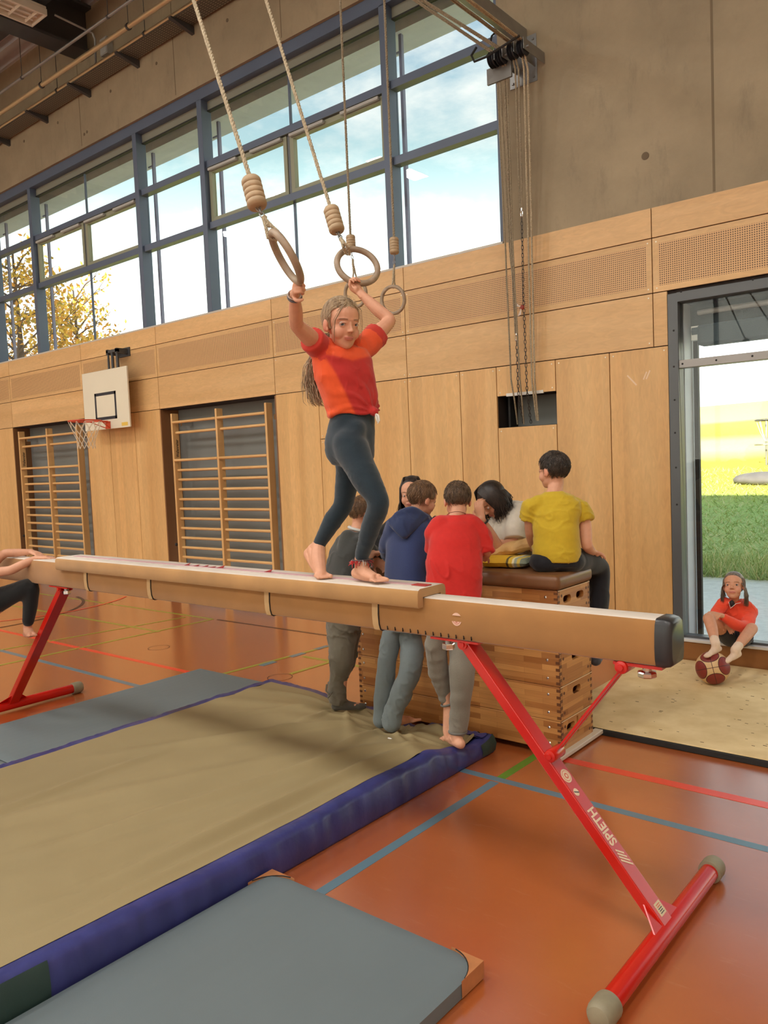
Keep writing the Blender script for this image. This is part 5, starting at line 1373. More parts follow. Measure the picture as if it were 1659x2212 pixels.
def rings(mb, rs, seg=28, pw=2.4):
    """loft: rs = [(centre, right, fwd, half width, half depth)]"""
    vs = []; fs = []
    for c, rt, fw, a, d in rs:
        c, rt, fw = Vector(c), Vector(rt).normalized(), Vector(fw).normalized()
        for k in range(seg):
            t = 2*math.pi*k/seg; cs, sn = math.cos(t), math.sin(t)
            x = math.copysign(abs(cs)**(2/pw), cs)*a; y = math.copysign(abs(sn)**(2/pw), sn)*d
            vs.append(c+rt*x+fw*y)
    for i in range(len(rs)-1):
        for k in range(seg):
            k2 = (k+1) % seg; fs.append((i*seg+k, i*seg+k2, (i+1)*seg+k2, (i+1)*seg+k))
    fs.append(tuple(reversed(range(seg)))); fs.append(tuple((len(rs)-1)*seg+k for k in range(seg)))
    mb.add(vs, fs); return mb
def interp_rings(rs, n=5):
    out = []
    for i in range(len(rs)-1):
        for k in range(n):
            t = k/n; ts = t*t*(3-2*t); A, B = rs[i], rs[i+1]
            out.append((Vector(A[0]).lerp(Vector(B[0]), t), Vector(A[1]).lerp(Vector(B[1]), t), Vector(A[2]).lerp(Vector(B[2]), t), A[3]+(B[3]-A[3])*ts, A[4]+(B[4]-A[4])*ts))
    out.append(rs[-1]); return out
def remesh(mb, voxel, smooth=4, keep=0):
    me = mb.mesh('tmp'); ob = bpy.data.objects.new('tmp', me); COL.objects.link(ob)
    md = ob.modifiers.new('r', 'REMESH'); md.mode = 'VOXEL'; md.voxel_size = voxel; md.adaptivity = 0
    if smooth:
        ms = ob.modifiers.new('s', 'SMOOTH'); ms.factor = .5; ms.iterations = smooth
    bpy.context.view_layer.update(); dg = bpy.context.evaluated_depsgraph_get()
    out = bpy.data.meshes.new_from_object(ob.evaluated_get(dg))
    bpy.data.objects.remove(ob); bpy.data.meshes.remove(me)
    out.polygons.foreach_set('use_smooth', [True]*len(out.polygons))
    return out
def coords(me):
    a = np.empty(len(me.vertices)*3, dtype=np.float32); me.vertices.foreach_get('co', a); return a.reshape(-1, 3)
def normals(me):
    a = np.empty(len(me.vertices)*3, dtype=np.float32); me.vertices.foreach_get('normal', a); return a.reshape(-1, 3)
def setco(me, c): me.vertices.foreach_set('co', np.ascontiguousarray(c, dtype=np.float32).ravel()); me.update()
def setcol(me, col):
    at = me.color_attributes.new('Col', 'FLOAT_COLOR', 'POINT')
    c = np.ones((len(me.vertices), 4), dtype=np.float32); c[:, :3] = col; at.data.foreach_set('color', c.ravel())
def wave_noise(co, fr, seed):
    """cheap smooth pseudo noise from summed sines"""
    rs = np.random.RandomState(seed); out = np.zeros(len(co))
    for k in range(7):
        d = rs.normal(size=3)*np.array(fr)*rs.uniform(.5, 1.6); out += np.sin(co@d+rs.uniform(0, 6.28)+1.3*np.sin(co@(rs.normal(size=3)*np.array(fr)*.6)))
    return out/7
def fold(me, amp, fr, seed, sharp=1.0):
    """broad drape plus narrow creases, pushed along the normals"""
    c = coords(me); n = normals(me); fr = np.array(fr, dtype=float)
    lo = wave_noise(c, fr, seed)/.38
    hi = wave_noise(c, fr*2.6*np.array([1, 1, .8]), seed+50)/.38
    ridge = np.clip(1-np.abs(hi)/.55, 0, 1)**1.5
    mask = np.clip(.35+wave_noise(c, fr*.8, seed+99)/.38, 0, 1.3)
    setco(me, c+n*(amp*(.75*lo+1.15*ridge*mask-.35))[:, None])
def colmat(name, rough=.6, sub=0, bump=0.0, bscale=300, sheen=0, spec=.4, weave=0.0):
    m, t, b = newmat(name); a = N(t, 'ShaderNodeVertexColor'); a.layer_name = 'Col'
    g = N(t, 'ShaderNodeNewGeometry'); n = N(t, 'ShaderNodeTexNoise'); n.inputs['Scale'].default_value = 40 if not weave else weave; n.inputs['Detail'].default_value = 3
    t.links.new(g.outputs['Position'], n.inputs['Vector'])
    mr = N(t, 'ShaderNodeMapRange'); mr.inputs['To Min'].default_value = .90 if not weave else .6; mr.inputs['To Max'].default_value = 1.10 if not weave else 1.4; t.links.new(n.outputs['Fac'], mr.inputs['Value'])
    s_ = N(t, 'ShaderNodeVectorMath', operation='SCALE'); t.links.new(a.outputs['Color'], s_.inputs[0]); t.links.new(mr.outputs[0], s_.inputs['Scale']); t.links.new(s_.outputs[0], b.inputs['Base Color'])
    b.inputs['Roughness'].default_value = rough; b.inputs['Specular IOR Level'].default_value = spec
    if sheen: b.inputs['Sheen Weight'].default_value = sheen
    if sub:
        b.inputs['Subsurface Weight'].default_value = sub; b.inputs['Subsurface Radius'].default_value = (.012, .005, .003); b.inputs['Subsurface Scale'].default_value = .5
    if bump:
        n2 = N(t, 'ShaderNodeTexNoise'); n2.inputs['Scale'].default_value = bscale; t.links.new(g.outputs['Position'], n2.inputs['Vector'])
        bp = N(t, 'ShaderNodeBump'); bp.inputs['Strength'].default_value = bump; bp.inputs['Distance'].default_value = .002
        t.links.new(n2.outputs['Fac'], bp.inputs['Height']); t.links.new(bp.outputs[0], b.inputs['Normal'])
    return m
MSKIN = colmat('skin', .5, 0, .08, 260)
MCLOTH = colmat('cotton', .85, 0, .25, 380, .2)
MKNIT = colmat('knit', .9, 0, .35, 500, .3, weave=420.0)
def lin(*c): return np.array(srgb(*c)[:3])
def cloth(mb, name, col, parent, voxel=.008, smooth=5, amp=.004, fr=(16, 16, 9), seed=1, m=None, sharp=.8):
    me = remesh(mb, voxel, smooth)
    if amp: fold(me, amp, fr, seed, sharp)
    c = coords(me); col_ = col(c) if callable(col) else np.tile(lin(*col), (len(c), 1))
    setcol(me, col_); return link(name, me, m or MCLOTH, parent)

class Head:
    def __init__(s, c, fwd, up, h=.205):
        s.c = Vector(c); s.f = Vector(fwd).normalized(); u = Vector(up); s.u = (u-s.f*u.dot(s.f)).normalized(); s.r = s.f.cross(s.u); s.k = h/.213
        s.M = Matrix((s.r, s.f, s.u)).transposed()
    def w(s, x, y=None, z=None):
        if y is None: x, y, z = x
        return s.c+(s.r*x+s.f*y+s.u*z)*s.k
    def loc(s, co):
        d = co-np.array(s.c); return np.stack([d@np.array(s.r), d@np.array(s.f), d@np.array(s.u)], 1)/s.k
    def ell(s, mb, c, r, su=18, sv=12): mb.ell(s.w(c), [q*s.k for q in r], s.M, su, sv)
def head_solid(mb, H, neck_base, neck_r=.043, face=True, jawk=1.0):
    E = lambda c, r: H.ell(mb, c, r)
    E((0, -.012, .024), (.0715, .092, .082)); E((0, .028, .036), (.060, .050, .052)); E((0, .028, -.022), (.0585, .050, .057))
    E((0, .022, -.055), (.050*jawk, .054, .046)); E((0, .050, -.082), (.026, .022, .020)); E((0, .038, -.072), (.040, .034, .028))
    for s_ in (-1, 1):
        E((s_*.034, .044, -.034), (.026, .028, .030)); E((s_*.0735, -.008, -.008), (.008, .017, .028)); E((s_*.071, .004, -.026), (.006, .010, .012))
    if face:
        limb(mb, [H.w(0, .073, .014), H.w(0, .081, -.006), H.w(0, .0885, -.020)], [.0062*H.k, .0062*H.k, .0082*H.k], 10)
        E((0, .0900, -.0225), (.0088, .0088, .0078))
        for s_ in (-1, 1): E((s_*.0088, .0835, -.0255), (.0060, .0070, .0060))
        E((0, .0760, -.0500), (.0245, .0068, .0040)); E((0, .0750, -.0582), (.0200, .0076, .0050)); 
        limb(mb, [H.w(-.048, .054, .021), H.w(-.028, .0705, .0255), H.w(0, .075, .020), H.w(.028, .0705, .0255), H.w(.048, .054, .021)], [.005*H.k]*5, 10)
        for s_ in (-1, 1):   # eyelids
            limb(mb, [H.w(s_*.0160, .0705, .0015), H.w(s_*.024, .0750, .0072), H.w(s_*.034, .0740, .0076), H.w(s_*.0465, .0635, .0025)], [.0026*H.k]*4, 8)
            limb(mb, [H.w(s_*.0160, .0705, .001), H.w(s_*.026, .0725, -.0055), H.w(s_*.036, .0705, -.0055), H.w(s_*.0465, .0635, .002)], [.0022*H.k]*4, 8)
    nb = Vector(neck_base)
    limb(mb, [H.w(0, -.022, -.035), H.w(0, -.018, -.085), nb], [neck_r*1.02, neck_r, neck_r*1.15], 16)
def paint_head(col, loc, brow=(92, 66, 46), lip=(196, 112, 100), blush=.25, face=True):
    x, y, z = loc.T; ax = np.abs(x)
    fr = y > .03
    def mixc(mask, c): 
        m_ = np.clip(mask, 0, 1)[:, None]; col[:] = col*(1-m_)+lin(*c)*m_
    if face:
        ch = np.exp(-(((ax-.040)/.018)**2+((z+.028)/.018)**2))*fr*blush; mixc(ch, (222, 128, 112))
        zb = .0245-.10*(ax-.030)**2/.03-.002
        br = np.exp(-((z-zb)/.0036)**4)*np.clip((ax-.012)/.004, 0, 1)*np.clip((.050-ax)/.005, 0, 1)*fr*.62; mixc(br, brow)
        lp = np.exp(-((ax/.0235)**6+((z+.0543)/.0086)**6))*(y > .062); mixc(lp*.85, lip)
        gap = np.exp(-((ax/.0205)**6+((z+.0541+.35*(ax**2)*-20*.05)/.0015)**2))*(y > .062); mixc(gap*.6, (110, 54, 48))
        ns_ = np.exp(-(((ax-.0065)/.0032)**2+((z+.0315)/.0028)**2))*(y > .078); mixc(ns_*.8, (96, 52, 44))
        ey = np.exp(-(((ax-.031)/.0165)**4+((z-.0015)/.010)**4))*fr*.15+np.exp(-(((ax-.032)/.015)**6+((z-.0072)/.0016)**2))*fr*.7; mixc(ey, (150, 96, 80))
    er = np.exp(-(((ax-.076)/.010)**2+((y+.008)/.02)**2+((z+.008)/.03)**2))*.45; mixc(er, (226, 130, 110))
def eyes(H, parent, look, iris=(86, 96, 100), big=1.0):
    for s_ in (-1, 1):
        c = H.w(s_*.0312, .0612, .0018); r = .0126*H.k*big; mb = MB().ell((0, 0, 0), (r, r, r), su=28, sv=18)
        g_ = (Vector(look)-c).normalized(); ms = []
        for f in mb.f:
            m_ = sum((Vector(mb.v[i]) for i in f), Vector())/len(f); a = math.degrees(m_.normalized().angle(g_))
            ms.append(2 if a < 16 else 1 if a < 34 else 0)
        mb.m = ms; mb.v = [tuple(Vector(v)+c) for v in mb.v]
        mb.build('eye', [mat('eye_white', srgb(196, 186, 178), .3), mat('iris', srgb(*iris), .2), mat('pupil', (.01, .01, .01, 1), .1)], parent, smooth=True, angle=180)
def hair_mat(name, c1, c2):
    return mat(name, srgb(*c1), .42, col2=srgb(*c2), scale=(70, 70, 18), spec=.5)
def hair_short(H, parent, m, n=900, L=.05, seed=1, cap=(.0765, .094, .086), front=.55, messy=.3, nape=-.055, lift=.10):
    rg = random.Random(seed); mb = MB(); cc = Vector((0, -.016, .027)); cr_ = Vector(cap)
    base = len(mb.v)
    lv = MB().ell((0, 0, 0), (1, 1, 1), su=26, sv=18)
    vs = []
    for v in lv.v:
        p = Vector((v[0]*cr_.x, v[1]*cr_.y, v[2]*cr_.z))
        if p.z < -.02 and p.y > -.04: p *= .86
        p *= 1+.03*mnoise.noise(Vector(v)*4+Vector((seed, 0, 0)))
        q = cc+p
        if q.z < nape: q.z = nape+(q.z-nape)*.2
        vs.append(H.w(q))
    mb.add(vs, lv.f)
    made = 0
    while made < n:
        d = Vector((rg.gauss(0, 1), rg.gauss(0, 1), rg.gauss(0, 1))).normalized()
        if d.y > .25 and d.z < front: continue
        if d.z < -.55 or (d.z < -.15 and d.y > -.15): continue
        p = Vector((d.x*cr_.x, d.y*cr_.y, d.z*cr_.z)); pts = []; ll = L*rg.uniform(.6, 1.15); k = 6
        sw = Vector((rg.gauss(0, messy), rg.gauss(0, messy), rg.gauss(0, messy*.5)))
        for i in range(k):
            q = cc+p
            if q.z < nape-.005: break
            pts.append(H.w(q))
            nrm = Vector((p.x/cr_.x**2, p.y/cr_.y**2, p.z/cr_.z**2)).normalized()
            g_ = Vector((p.x*3, p.y*2+.04*(1 if d.y > .1 else -1), -1.0))+sw
            if d.z > .75: g_ += Vector((d.x*2, .9, .2))
            t = (g_-nrm*g_.dot(nrm)).normalized()
            p = p+t*(ll/k)
            s_ = math.sqrt((p.x/cr_.x)**2+(p.y/cr_.y)**2+(p.z/cr_.z)**2); p *= (1+lift*(i+1)/k*rg.uniform(.5, 1.2))/s_
        made += 1
        if len(pts) > 2:
            r0 = rg.uniform(.0013, .0026)*H.k; mb.tube(pts, [r0*(1-.75*i/(len(pts)-1)) for i in range(len(pts))], 4)
    return mb.build('hair', m, parent, smooth=True, angle=180)
def hand(mb, wrist, d, n, size, thumb=1, curl=(35, 40, 30), spread=4.0, tcurl=25, flex=0):
    """d: wrist to knuckles, n: the way the palm faces, thumb: +1/-1 side of d x n"""
    w_ = Vector(wrist); d = Vector(d).normalized(); n = Vector(n); n = (n-d*n.dot(d)).normalized(); l = d.cross(n)*thumb
    pl_ = size*.50
    limb(mb, [w_-d*.02, w_+d*pl_*.3, w_+d*pl_*.75, w_+d*pl_*1.02], [size*.165, size*.20, size*.225, size*.21], 14, flat=(n, .46))
    mb.ell(w_+d*pl_*.45+l*size*.13+n*size*.05, [size*.11, size*.11, size*.11], None, 10, 8)
    for off, ln, sp in ((.165, .40, 1.0), (.058, .45, .3), (-.052, .42, -.4), (-.155, .33, -1.1)):
        b = w_+d*pl_*(1.0-.05*abs(off)/.16)+l*size*off; a = 0.0; dirb = (d+l*math.tan(math.radians(spread*sp))).normalized(); pts = [b-dirb*size*.05, b]; r = size*.052
        for ci, fr_ in zip(curl, (.45, .30, .25)):
            a += math.radians(ci); dd = dirb*math.cos(a)+n*math.sin(a); b = b+dd*size*ln*fr_; pts.append(b)
        limb(mb, pts, [r, r*1.02, r*.98, r*.9, r*.74], 9)
    b = w_+d*pl_*.28+l*size*.17; td = (d*.62+l*.72+n*.25).normalized(); pts = [b-td*size*.04, b]; a = 0
    for fr_ in (.17, .15, .12):
        dd = (td*math.cos(a)+(d*.55+n*.75-l*.25).normalized()*math.sin(a)).normalized(); b = b+dd*size*fr_; pts.append(b); a += math.radians(tcurl)
    limb(mb, pts, [size*.07, size*.068, size*.062, size*.058, size*.046], 9)
def foot(mb, ankle, t, u, L, side=1, sole=None, toes=True, rad=None):
    """t: toe direction, u: up of the foot, ankle joint; sole lies .075 L*... below"""
    a = Vector(ankle); t = Vector(t).normalized(); u = Vector(u); u = (u-t*u.dot(t)).normalized(); s_ = t.cross(u)*side
    hs = L*.30   # ankle height
    heel = a-t*L*.20-u*(hs-L*.13); mid = a+t*L*.20-u*(hs-L*.135); ball = a+t*L*.50-u*(hs-L*.085)
    limb(mb, [a+u*.01, a-u*hs*.45-t*L*.06, heel], [L*.155, L*.145, L*.13], 12)
    limb(mb, [a-u*hs*.25+t*L*.04, mid, ball], [L*.15, L*.135, L*.10], 12, flat=(s_, 1.18))
    limb(mb, [heel, heel.lerp(ball, .5)-u*L*.01, ball], [L*.125, L*.115, L*.085], 12, flat=(s_, 1.25))
    mb.ell(ball+s_*L*.08, (L*.085,)*3, None, 10, 8); mb.ell(ball-s_*L*.08, (L*.075,)*3, None, 10, 8)
    if toes:
        for off, ln, r in ((.130, .27, .052), (.052, .26, .034), (-.014, .235, .032), (-.078, .205, .030), (-.138, .17, .029)):
            b = ball+s_*L*off*.95-u*L*(.085-r)*.85
            limb(mb, [b-t*L*.02, b+t*L*ln*.55+u*L*.01, b+t*L*ln-u*L*.004], [L*r*.95, L*r*.95, L*r*.9], 9)
    else:
        limb(mb, [ball, ball+t*L*.16-u*L*.01, ball+t*L*.24-u*L*.015], [L*.10, L*.085, L*.065], 12, flat=(s_, 1.5))
FACEUP = Vector((0, 0, 1))

def sleeve(mb, a, b, ra, rb, flat=.85, flare=0.0):
    a, b = Vector(a), Vector(b); d = (b-a).normalized(); u = d.orthogonal().normalized(); w_ = d.cross(u)
    rings(mb, interp_rings([(a-d*ra*.5, u, w_, ra*.7, ra*.7), (a, u, w_, ra, ra), (b, u, w_, rb+flare, rb+flare)], 4), 20, 2.0)
# ================================================================== PERSON: girl walking on the beam
PADZ = 1.1815
SKIN = (216, 160, 130)
def skin_build(mb, voxel, parent, heads=(), smooth=3, tone=SKIN, **kw):
    me = remesh(mb, voxel, smooth); c = coords(me); col = np.tile(lin(*tone), (len(c), 1))
    for H in heads: paint_head(col, H.loc(c), **kw)
    setcol(me, col); return link('body', me, MSKIN, parent)
g = thing('person', 'girl in orange red t-shirt and dark leggings walking on the padded beam, holding rings', 'person', (-2.38, BY, PADZ))
J = dict(hipR=onY(752, 962, 2.56), kneeR=onY(818, 1085, 2.555), ankR=onY(780, 1206, 2.59), hipL=onY(762, 962, 2.70), kneeL=onY(741, 1092, 2.70), ankL=onY(688, 1178, 2.645))
pelv = (J['hipR']+J['hipL'])/2
fP = Vector((.97, -.24, 0)).normalized(); rP = Vector((fP.y, -fP.x, 0)); fC = Vector((.93, -.36, 0)).normalized(); rC = Vector((fC.y, -fC.x, 0))
waist = P(764, 895, 3.53); chest = P(744, 815, 3.51); upch = P(741, 765, 3.51); neckb = P(738, 742, 3.50)
H = Head(P(738, 700, 3.46), -ray(745, 700).normalized()*.86+C_R*.50-C_U*.06, C_U-C_R*.08, .218)
sk = MB()
head_solid(sk, H, neckb, .038)
# slim core inside the clothes
rings(sk, interp_rings([(pelv, rP, fP, .085, .07), (waist, rP, fP, .085, .065), (chest, rC, fC, .095, .07), (upch, rC, fC, .085, .06), (neckb, rC, fC, .04, .04)]))
for s_ in ('R', 'L'):
    limb(sk, [J['hip'+s_], J['knee'+s_], J['ank'+s_]], [.045, .028, .022])
# feet
tR = (onZ(846, 1252, PADZ)-onZ(765, 1240, PADZ)); tR.z = 0
footR_ank = Vector((J['ankR'].x, J['ankR'].y, PADZ+.064)); limb(sk, [J['ankR'], footR_ank], [.029, .031])
foot(sk, footR_ank, tR, (0, 0, 1), .195, side=-1)
ballL = onZ(693, 1242, PADZ+.014); toeL = Vector((.95, -.3, 0)).normalized()
heelL = onY(667, 1196, 2.645)
limb(sk, [J['ankL'], J['ankL'].lerp(ballL, .45)+Vector((-.008, 0, 0)), ballL], [.030, .034, .026], 12)
limb(sk, [heelL, heelL.lerp(ballL, .5), ballL], [.026, .026, .02], 12); limb(sk, [J['ankL'], heelL], [.03, .026], 12); q = J['ankL'].lerp(heelL, .5); limb(sk, [q, q.lerp(ballL, .35), q.lerp(ballL, .7), ballL], [.030, .033, .031, .024], 12)
sdL = toeL.cross(Vector((0, 0, 1)))
for off, ln, r in ((-.024, .05, .0115), (-.008, .045, .0085), (.004, .042, .0082), (.015, .036, .0078), (.025, .03, .0074)):
    b = ballL+sdL*off; b.z = PADZ+r*.95
    limb(sk, [b-toeL*.008+Vector((0, 0, .006)), b+toeL*ln*.55, b+toeL*ln], [r*1.1, r, r*.9], 9)
mbw = ballL.copy(); sk.ell(mbw+sdL*.015, (.018, .018, .015), None, 10, 8); sk.ell(mbw-sdL*.016, (.018, .018, .015), None, 10, 8)
# arms
shR, elR, wrR = P(693, 752, 3.47), P(641, 702, 3.29), P(636, 634, 3.12)
shL, elL, wrL = P(792, 746, 3.60), P(841, 693, 3.70), P(781, 636, 3.73)
limb(sk, [shR, shR.lerp(elR, .5), elR, elR.lerp(wrR, .4), wrR], [.040, .038, .030, .029, .0195])
limb(sk, [shL, shL.lerp(elL, .5), elL, elL.lerp(wrL, .4), wrL], [.040, .037, .031, .030, .0205])
gripR = ring1c + maj1*.1005; gripL = P(768, 609, 3.755)
hand(sk, wrR, gripR-C_R*.008-wrR, C_R*.9-C_F*.45, .135, thumb=-1, curl=(55, 85, 60), tcurl=40)
hand(sk, wrL, P(757, 606, 3.76)-wrL, -C_F*.75+C_R*.55+C_U*.2, .135, thumb=-1, curl=(50, 80, 60), tcurl=40)
skin_build(sk, .0032, g, [H], 5)
eyes(H, g, CAM+Vector((0, 0, .05)))
# leggings
lg_ = MB()
rings(lg_, interp_rings([(P(763, 886, 3.53), rP, fP, .098, .080), (P(760, 915, 3.53), rP, fP, .105, .087), (pelv+Vector((-.004, 0, .02)), rP, fP, .112, .098), (pelv-Vector((.005, 0, .045)), rP, fP, .108, .096), (pelv-Vector((-.004, 0, .085)), rP, fP, .09, .075)]))
limb(lg_, [J['hipR']+Vector((0, .045, .07)), J['hipR']+Vector((-.003, .018, 0)), J['hipR'].lerp(J['kneeR'], .5), J['kneeR'], J['kneeR'].lerp(J['ankR'], .38), J['kneeR'].lerp(J['ankR'], .97)], [.055, .080, .066, .0475, .0445, .0335], 20)
limb(lg_, [J['hipL']+Vector((0, -.045, .07)), J['hipL']+Vector((-.003, -.018, 0)), J['hipL'].lerp(J['kneeL'], .5), J['kneeL'], J['kneeL'].lerp(J['ankL'], .35)+Vector((-.006, 0, 0)), J['kneeL'].lerp(J['ankL'], .99)], [.055, .076, .058, .046, .0455, .032], 20)
lg_.ell(J['hipR']+Vector((-.03, .02, -.025)), (.075, .06, .075), None, 16, 12); lg_.ell(J['hipL']+Vector((-.03, -.02, -.025)), (.075, .06, .075), None, 16, 12)
cloth(lg_, 'leggings', (30, 47, 58), g, .006, 36, .0012, (30, 30, 55), 3, MKNIT)
# t-shirt
ts = MB()
rings(ts, interp_rings([(P(763, 893, 3.53), rP, fP, .110, .090), (P(758, 868, 3.525), rC, fC, .122, .100), (P(750, 838, 3.52), rC, fC, .128, .104), (chest, rC, fC, .134, .103), (P(740, 780, 3.51), rC, fC, .136, .094), (P(739, 758, 3.505), rC, fC, .115, .074), (P(738, 746, 3.50), rC, fC, .062, .055)]), 32)
for sh_, el_, k in ((shR, elR, .42), (shL, elL, .46)):
    e_ = sh_.lerp(el_, k); inner = sh_.lerp(P(741, 775, 3.51), .35)
    limb(ts, [inner, sh_], [.060, .056], 18); sleeve(ts, sh_, e_, .057, .058)
limb(ts, [P(702, 775, 3.46), P(712, 830, 3.50)], [.045, .05], 14)
hem = []
for k in range(24):
    t = 2*math.pi*k/24; hem.append(P(763, 892, 3.53)+rP*math.cos(t)*.108+fP*math.sin(t)*.089+Vector((0, 0, .006*math.sin(3*t)-.004*math.cos(t))))
ts.tube(hem, .011, 8, closed=True); ts.tube([h_+Vector((0, 0, .019)) for h_ in hem], .009, 8, closed=True)
ts.ell(P(808, 889, 3.47), (.022, .018, .022), None, 12, 8)
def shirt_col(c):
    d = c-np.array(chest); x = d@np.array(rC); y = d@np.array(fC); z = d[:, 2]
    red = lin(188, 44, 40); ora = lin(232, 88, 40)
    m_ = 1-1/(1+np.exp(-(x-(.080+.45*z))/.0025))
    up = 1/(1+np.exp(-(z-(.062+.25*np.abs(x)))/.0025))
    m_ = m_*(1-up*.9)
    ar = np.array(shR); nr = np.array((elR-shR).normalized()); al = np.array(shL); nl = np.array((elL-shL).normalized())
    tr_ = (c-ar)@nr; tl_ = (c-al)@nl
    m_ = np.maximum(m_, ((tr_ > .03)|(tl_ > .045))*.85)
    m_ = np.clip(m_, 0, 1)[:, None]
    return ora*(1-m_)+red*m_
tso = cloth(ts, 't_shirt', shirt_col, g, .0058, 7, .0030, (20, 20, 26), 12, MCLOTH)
c = coords(tso.data); n_ = normals(tso.data); kn = np.array(P(808, 889, 3.47)); v_ = c-kn
ang = np.arctan2(v_[:, 2], v_@np.array(C_R)); rr_ = np.linalg.norm(v_, axis=1)
setco(tso.data, c+n_*(.0055*np.exp(-((rr_-.09)/.10)**2)*np.clip(np.sin(ang*13+2*np.sin(rr_*22)), -.2, 1))[:, None])
MB().tube([P(811, 893, 3.46), P(817, 898, 3.455), P(819, 908, 3.455), P(816, 915, 3.455)], [.004, .006, .005, .002], 6).tube([P(811, 894, 3.46), P(813, 902, 3.46), P(815, 911, 3.46)], [.004, .005, .002], 6).build('drawstring', M['white'], g, smooth=True)
# bracelet and anklet
def band(c, ax, r, th, name, m, parent, n=20):
    ax = Vector(ax).normalized(); u = ax.orthogonal().normalized(); w_ = ax.cross(u); c = Vector(c)
    return MB().tube([c+(u*math.cos(2*math.pi*k/n)+w_*math.sin(2*math.pi*k/n))*r for k in range(n)], th, 8, closed=True).build(name, m, parent, smooth=True)
ax_ = (wrR-elR).normalized()
band(elR.lerp(wrR, .90), ax_, .0265, .0045, 'bracelet', mat('bracelet_grey', srgb(96, 90, 92), .4), g)
band(elR.lerp(wrR, .96), ax_, .0255, .003, 'bracelet', mat('bracelet_beige', srgb(176, 160, 150), .5), g)
an = J['kneeR'].lerp(J['ankR'], 1.01)+Vector((0, 0, -.012))
rg = random.Random(4)
mcol = [mat('tassel_red', srgb(190, 30, 34), .5), mat('tassel_silver', srgb(176, 170, 164), .35), mat('tassel_dark', srgb(84, 68, 70), .6)]
for k in range(60):
    a = rg.uniform(0, 6.28); c0 = an+Vector((math.cos(a)*.036, math.sin(a)*.036, rg.uniform(.0, .012)))
    e_ = c0+Vector((math.cos(a)*.010+rg.gauss(0, .006), math.sin(a)*.010+rg.gauss(0, .006), -rg.uniform(.006, .036)))
    MB().tube([c0, (c0+e_)/2+Vector((math.cos(a)*.006, math.sin(a)*.006, rg.gauss(0, .004))), e_], [.0015, .0018, .0010], 5).build('anklet_tassel', mcol[rg.choice((0, 0, 1, 2, 2))], g, smooth=True)
band(an+Vector((0, 0, .008)), (0, 0, 1), .0365, .004, 'anklet', mcol[2], g)
# hair: drawn back, long and wavy down the back
hm = hair_mat('hair_dark_blonde', (128, 106, 82), (196, 172, 140))
hb = MB(); lv = MB().ell((0, 0, 0), (1, 1, 1), su=28, sv=20)
cc = Vector((0, -.017, .028)); cr_ = Vector((.0770, .0925, .0865))
vs = []
for v in lv.v:
    p = Vector((v[0]*cr_.x, v[1]*cr_.y, v[2]*cr_.z)); q = cc+p
    if q.y > .03 and q.z < .055: q.y -= .03
    if q.z < -.03: q.y = min(q.y, -.03); q *= .95
    vs.append(H.w(q))
hb.add(vs, lv.f)
rg = random.Random(21); gather = Vector((0, -.098, -.045))
backpts = [P(691, 752, 3.56), P(676, 790, 3.565), P(674, 830, 3.57), P(684, 868, 3.57), P(700, 886, 3.565)]
for k in range(3200):
    d = Vector((rg.gauss(0, 1), rg.gauss(0, 1), rg.gauss(0, 1))).normalized()
    if d.z < -.35 or (d.y > .50 and d.z < .58) or (d.y > .16 and d.z < .0): continue
    p0 = cc+Vector((d.x*cr_.x, d.y*cr_.y, d.z*cr_.z)); pts = []; lift_ = 1.008+.012*rg.random()
    for i in range(9):
        t = i/8; q = p0.lerp(gather, t); e = q-cc; s_ = math.sqrt((e.x/cr_.x)**2+(e.y/cr_.y)**2+(e.z/cr_.z)**2)
        if s_ < 1.0 and s_ > 1e-4: e = e/s_
        q = cc+e*lift_; pts.append(H.w(q))
    r0 = rg.uniform(.0008, .0014); hb.tube(pts, [r0]*8+[r0*.6], 4)
for k in range(420):
    off = [rg.gauss(0, .016) for _ in range(2)]; ph = rg.uniform(0, 6.28); pts = [H.w(gather)+C_R*rg.gauss(0, .012)]
    wob = rg.uniform(.002, .009); ln = rg.uniform(.55, 1.0)
    allp = rope_pts(backpts, .02); m_ = max(4, int(len(allp)*ln))
    for i, q in enumerate(allp[:m_]):
        f_ = i/len(allp); sp = .6+1.1*f_
        pts.append(q+C_R*(off[0]*sp+wob*math.sin(ph+i*1.05))+C_F*(off[1]*sp)+C_U*wob*.5*math.cos(ph+i*.9))
    r0 = rg.uniform(.0008, .0017); hb.tube(pts, [r0]*(len(pts)-2)+[r0*.7, r0*.2], 4)
for k in range(22):   # fly-away hair
    a = rg.uniform(-1, 1); q0 = Vector((a*.055, rg.uniform(-.05, .03), .105-.03*a*a)); h_ = rg.uniform(.008, .024); w_ = rg.gauss(0, .014)
    hb.tube([H.w(q0), H.w(q0+Vector((w_*.3, 0, h_*.7))), H.w(q0+Vector((w_*.8, -.004, h_))), H.w(q0+Vector((w_*1.4, -.008, h_*.7))), H.w(q0+Vector((w_*1.6, -.01, h_*.2)))], [.0007, .0007, .0006, .0005, .0003], 4)
for sx_, n_ in ((-1, 3), (1, 5)):
    for k in range(n_):
        q0 = rg.gauss(0, .004); hb.tube([H.w(sx_*.012+q0, .060, .098), H.w(sx_*.046+q0, .066, .060), H.w(sx_*.062+q0, .052, .015), H.w(sx_*.063+q0, .050, -.03), H.w(sx_*.058+q0, .048, -.075)], [.0012, .0012, .0010, .0008, .0004], 4)
hb.build('hair', hm, g, smooth=True, angle=180)
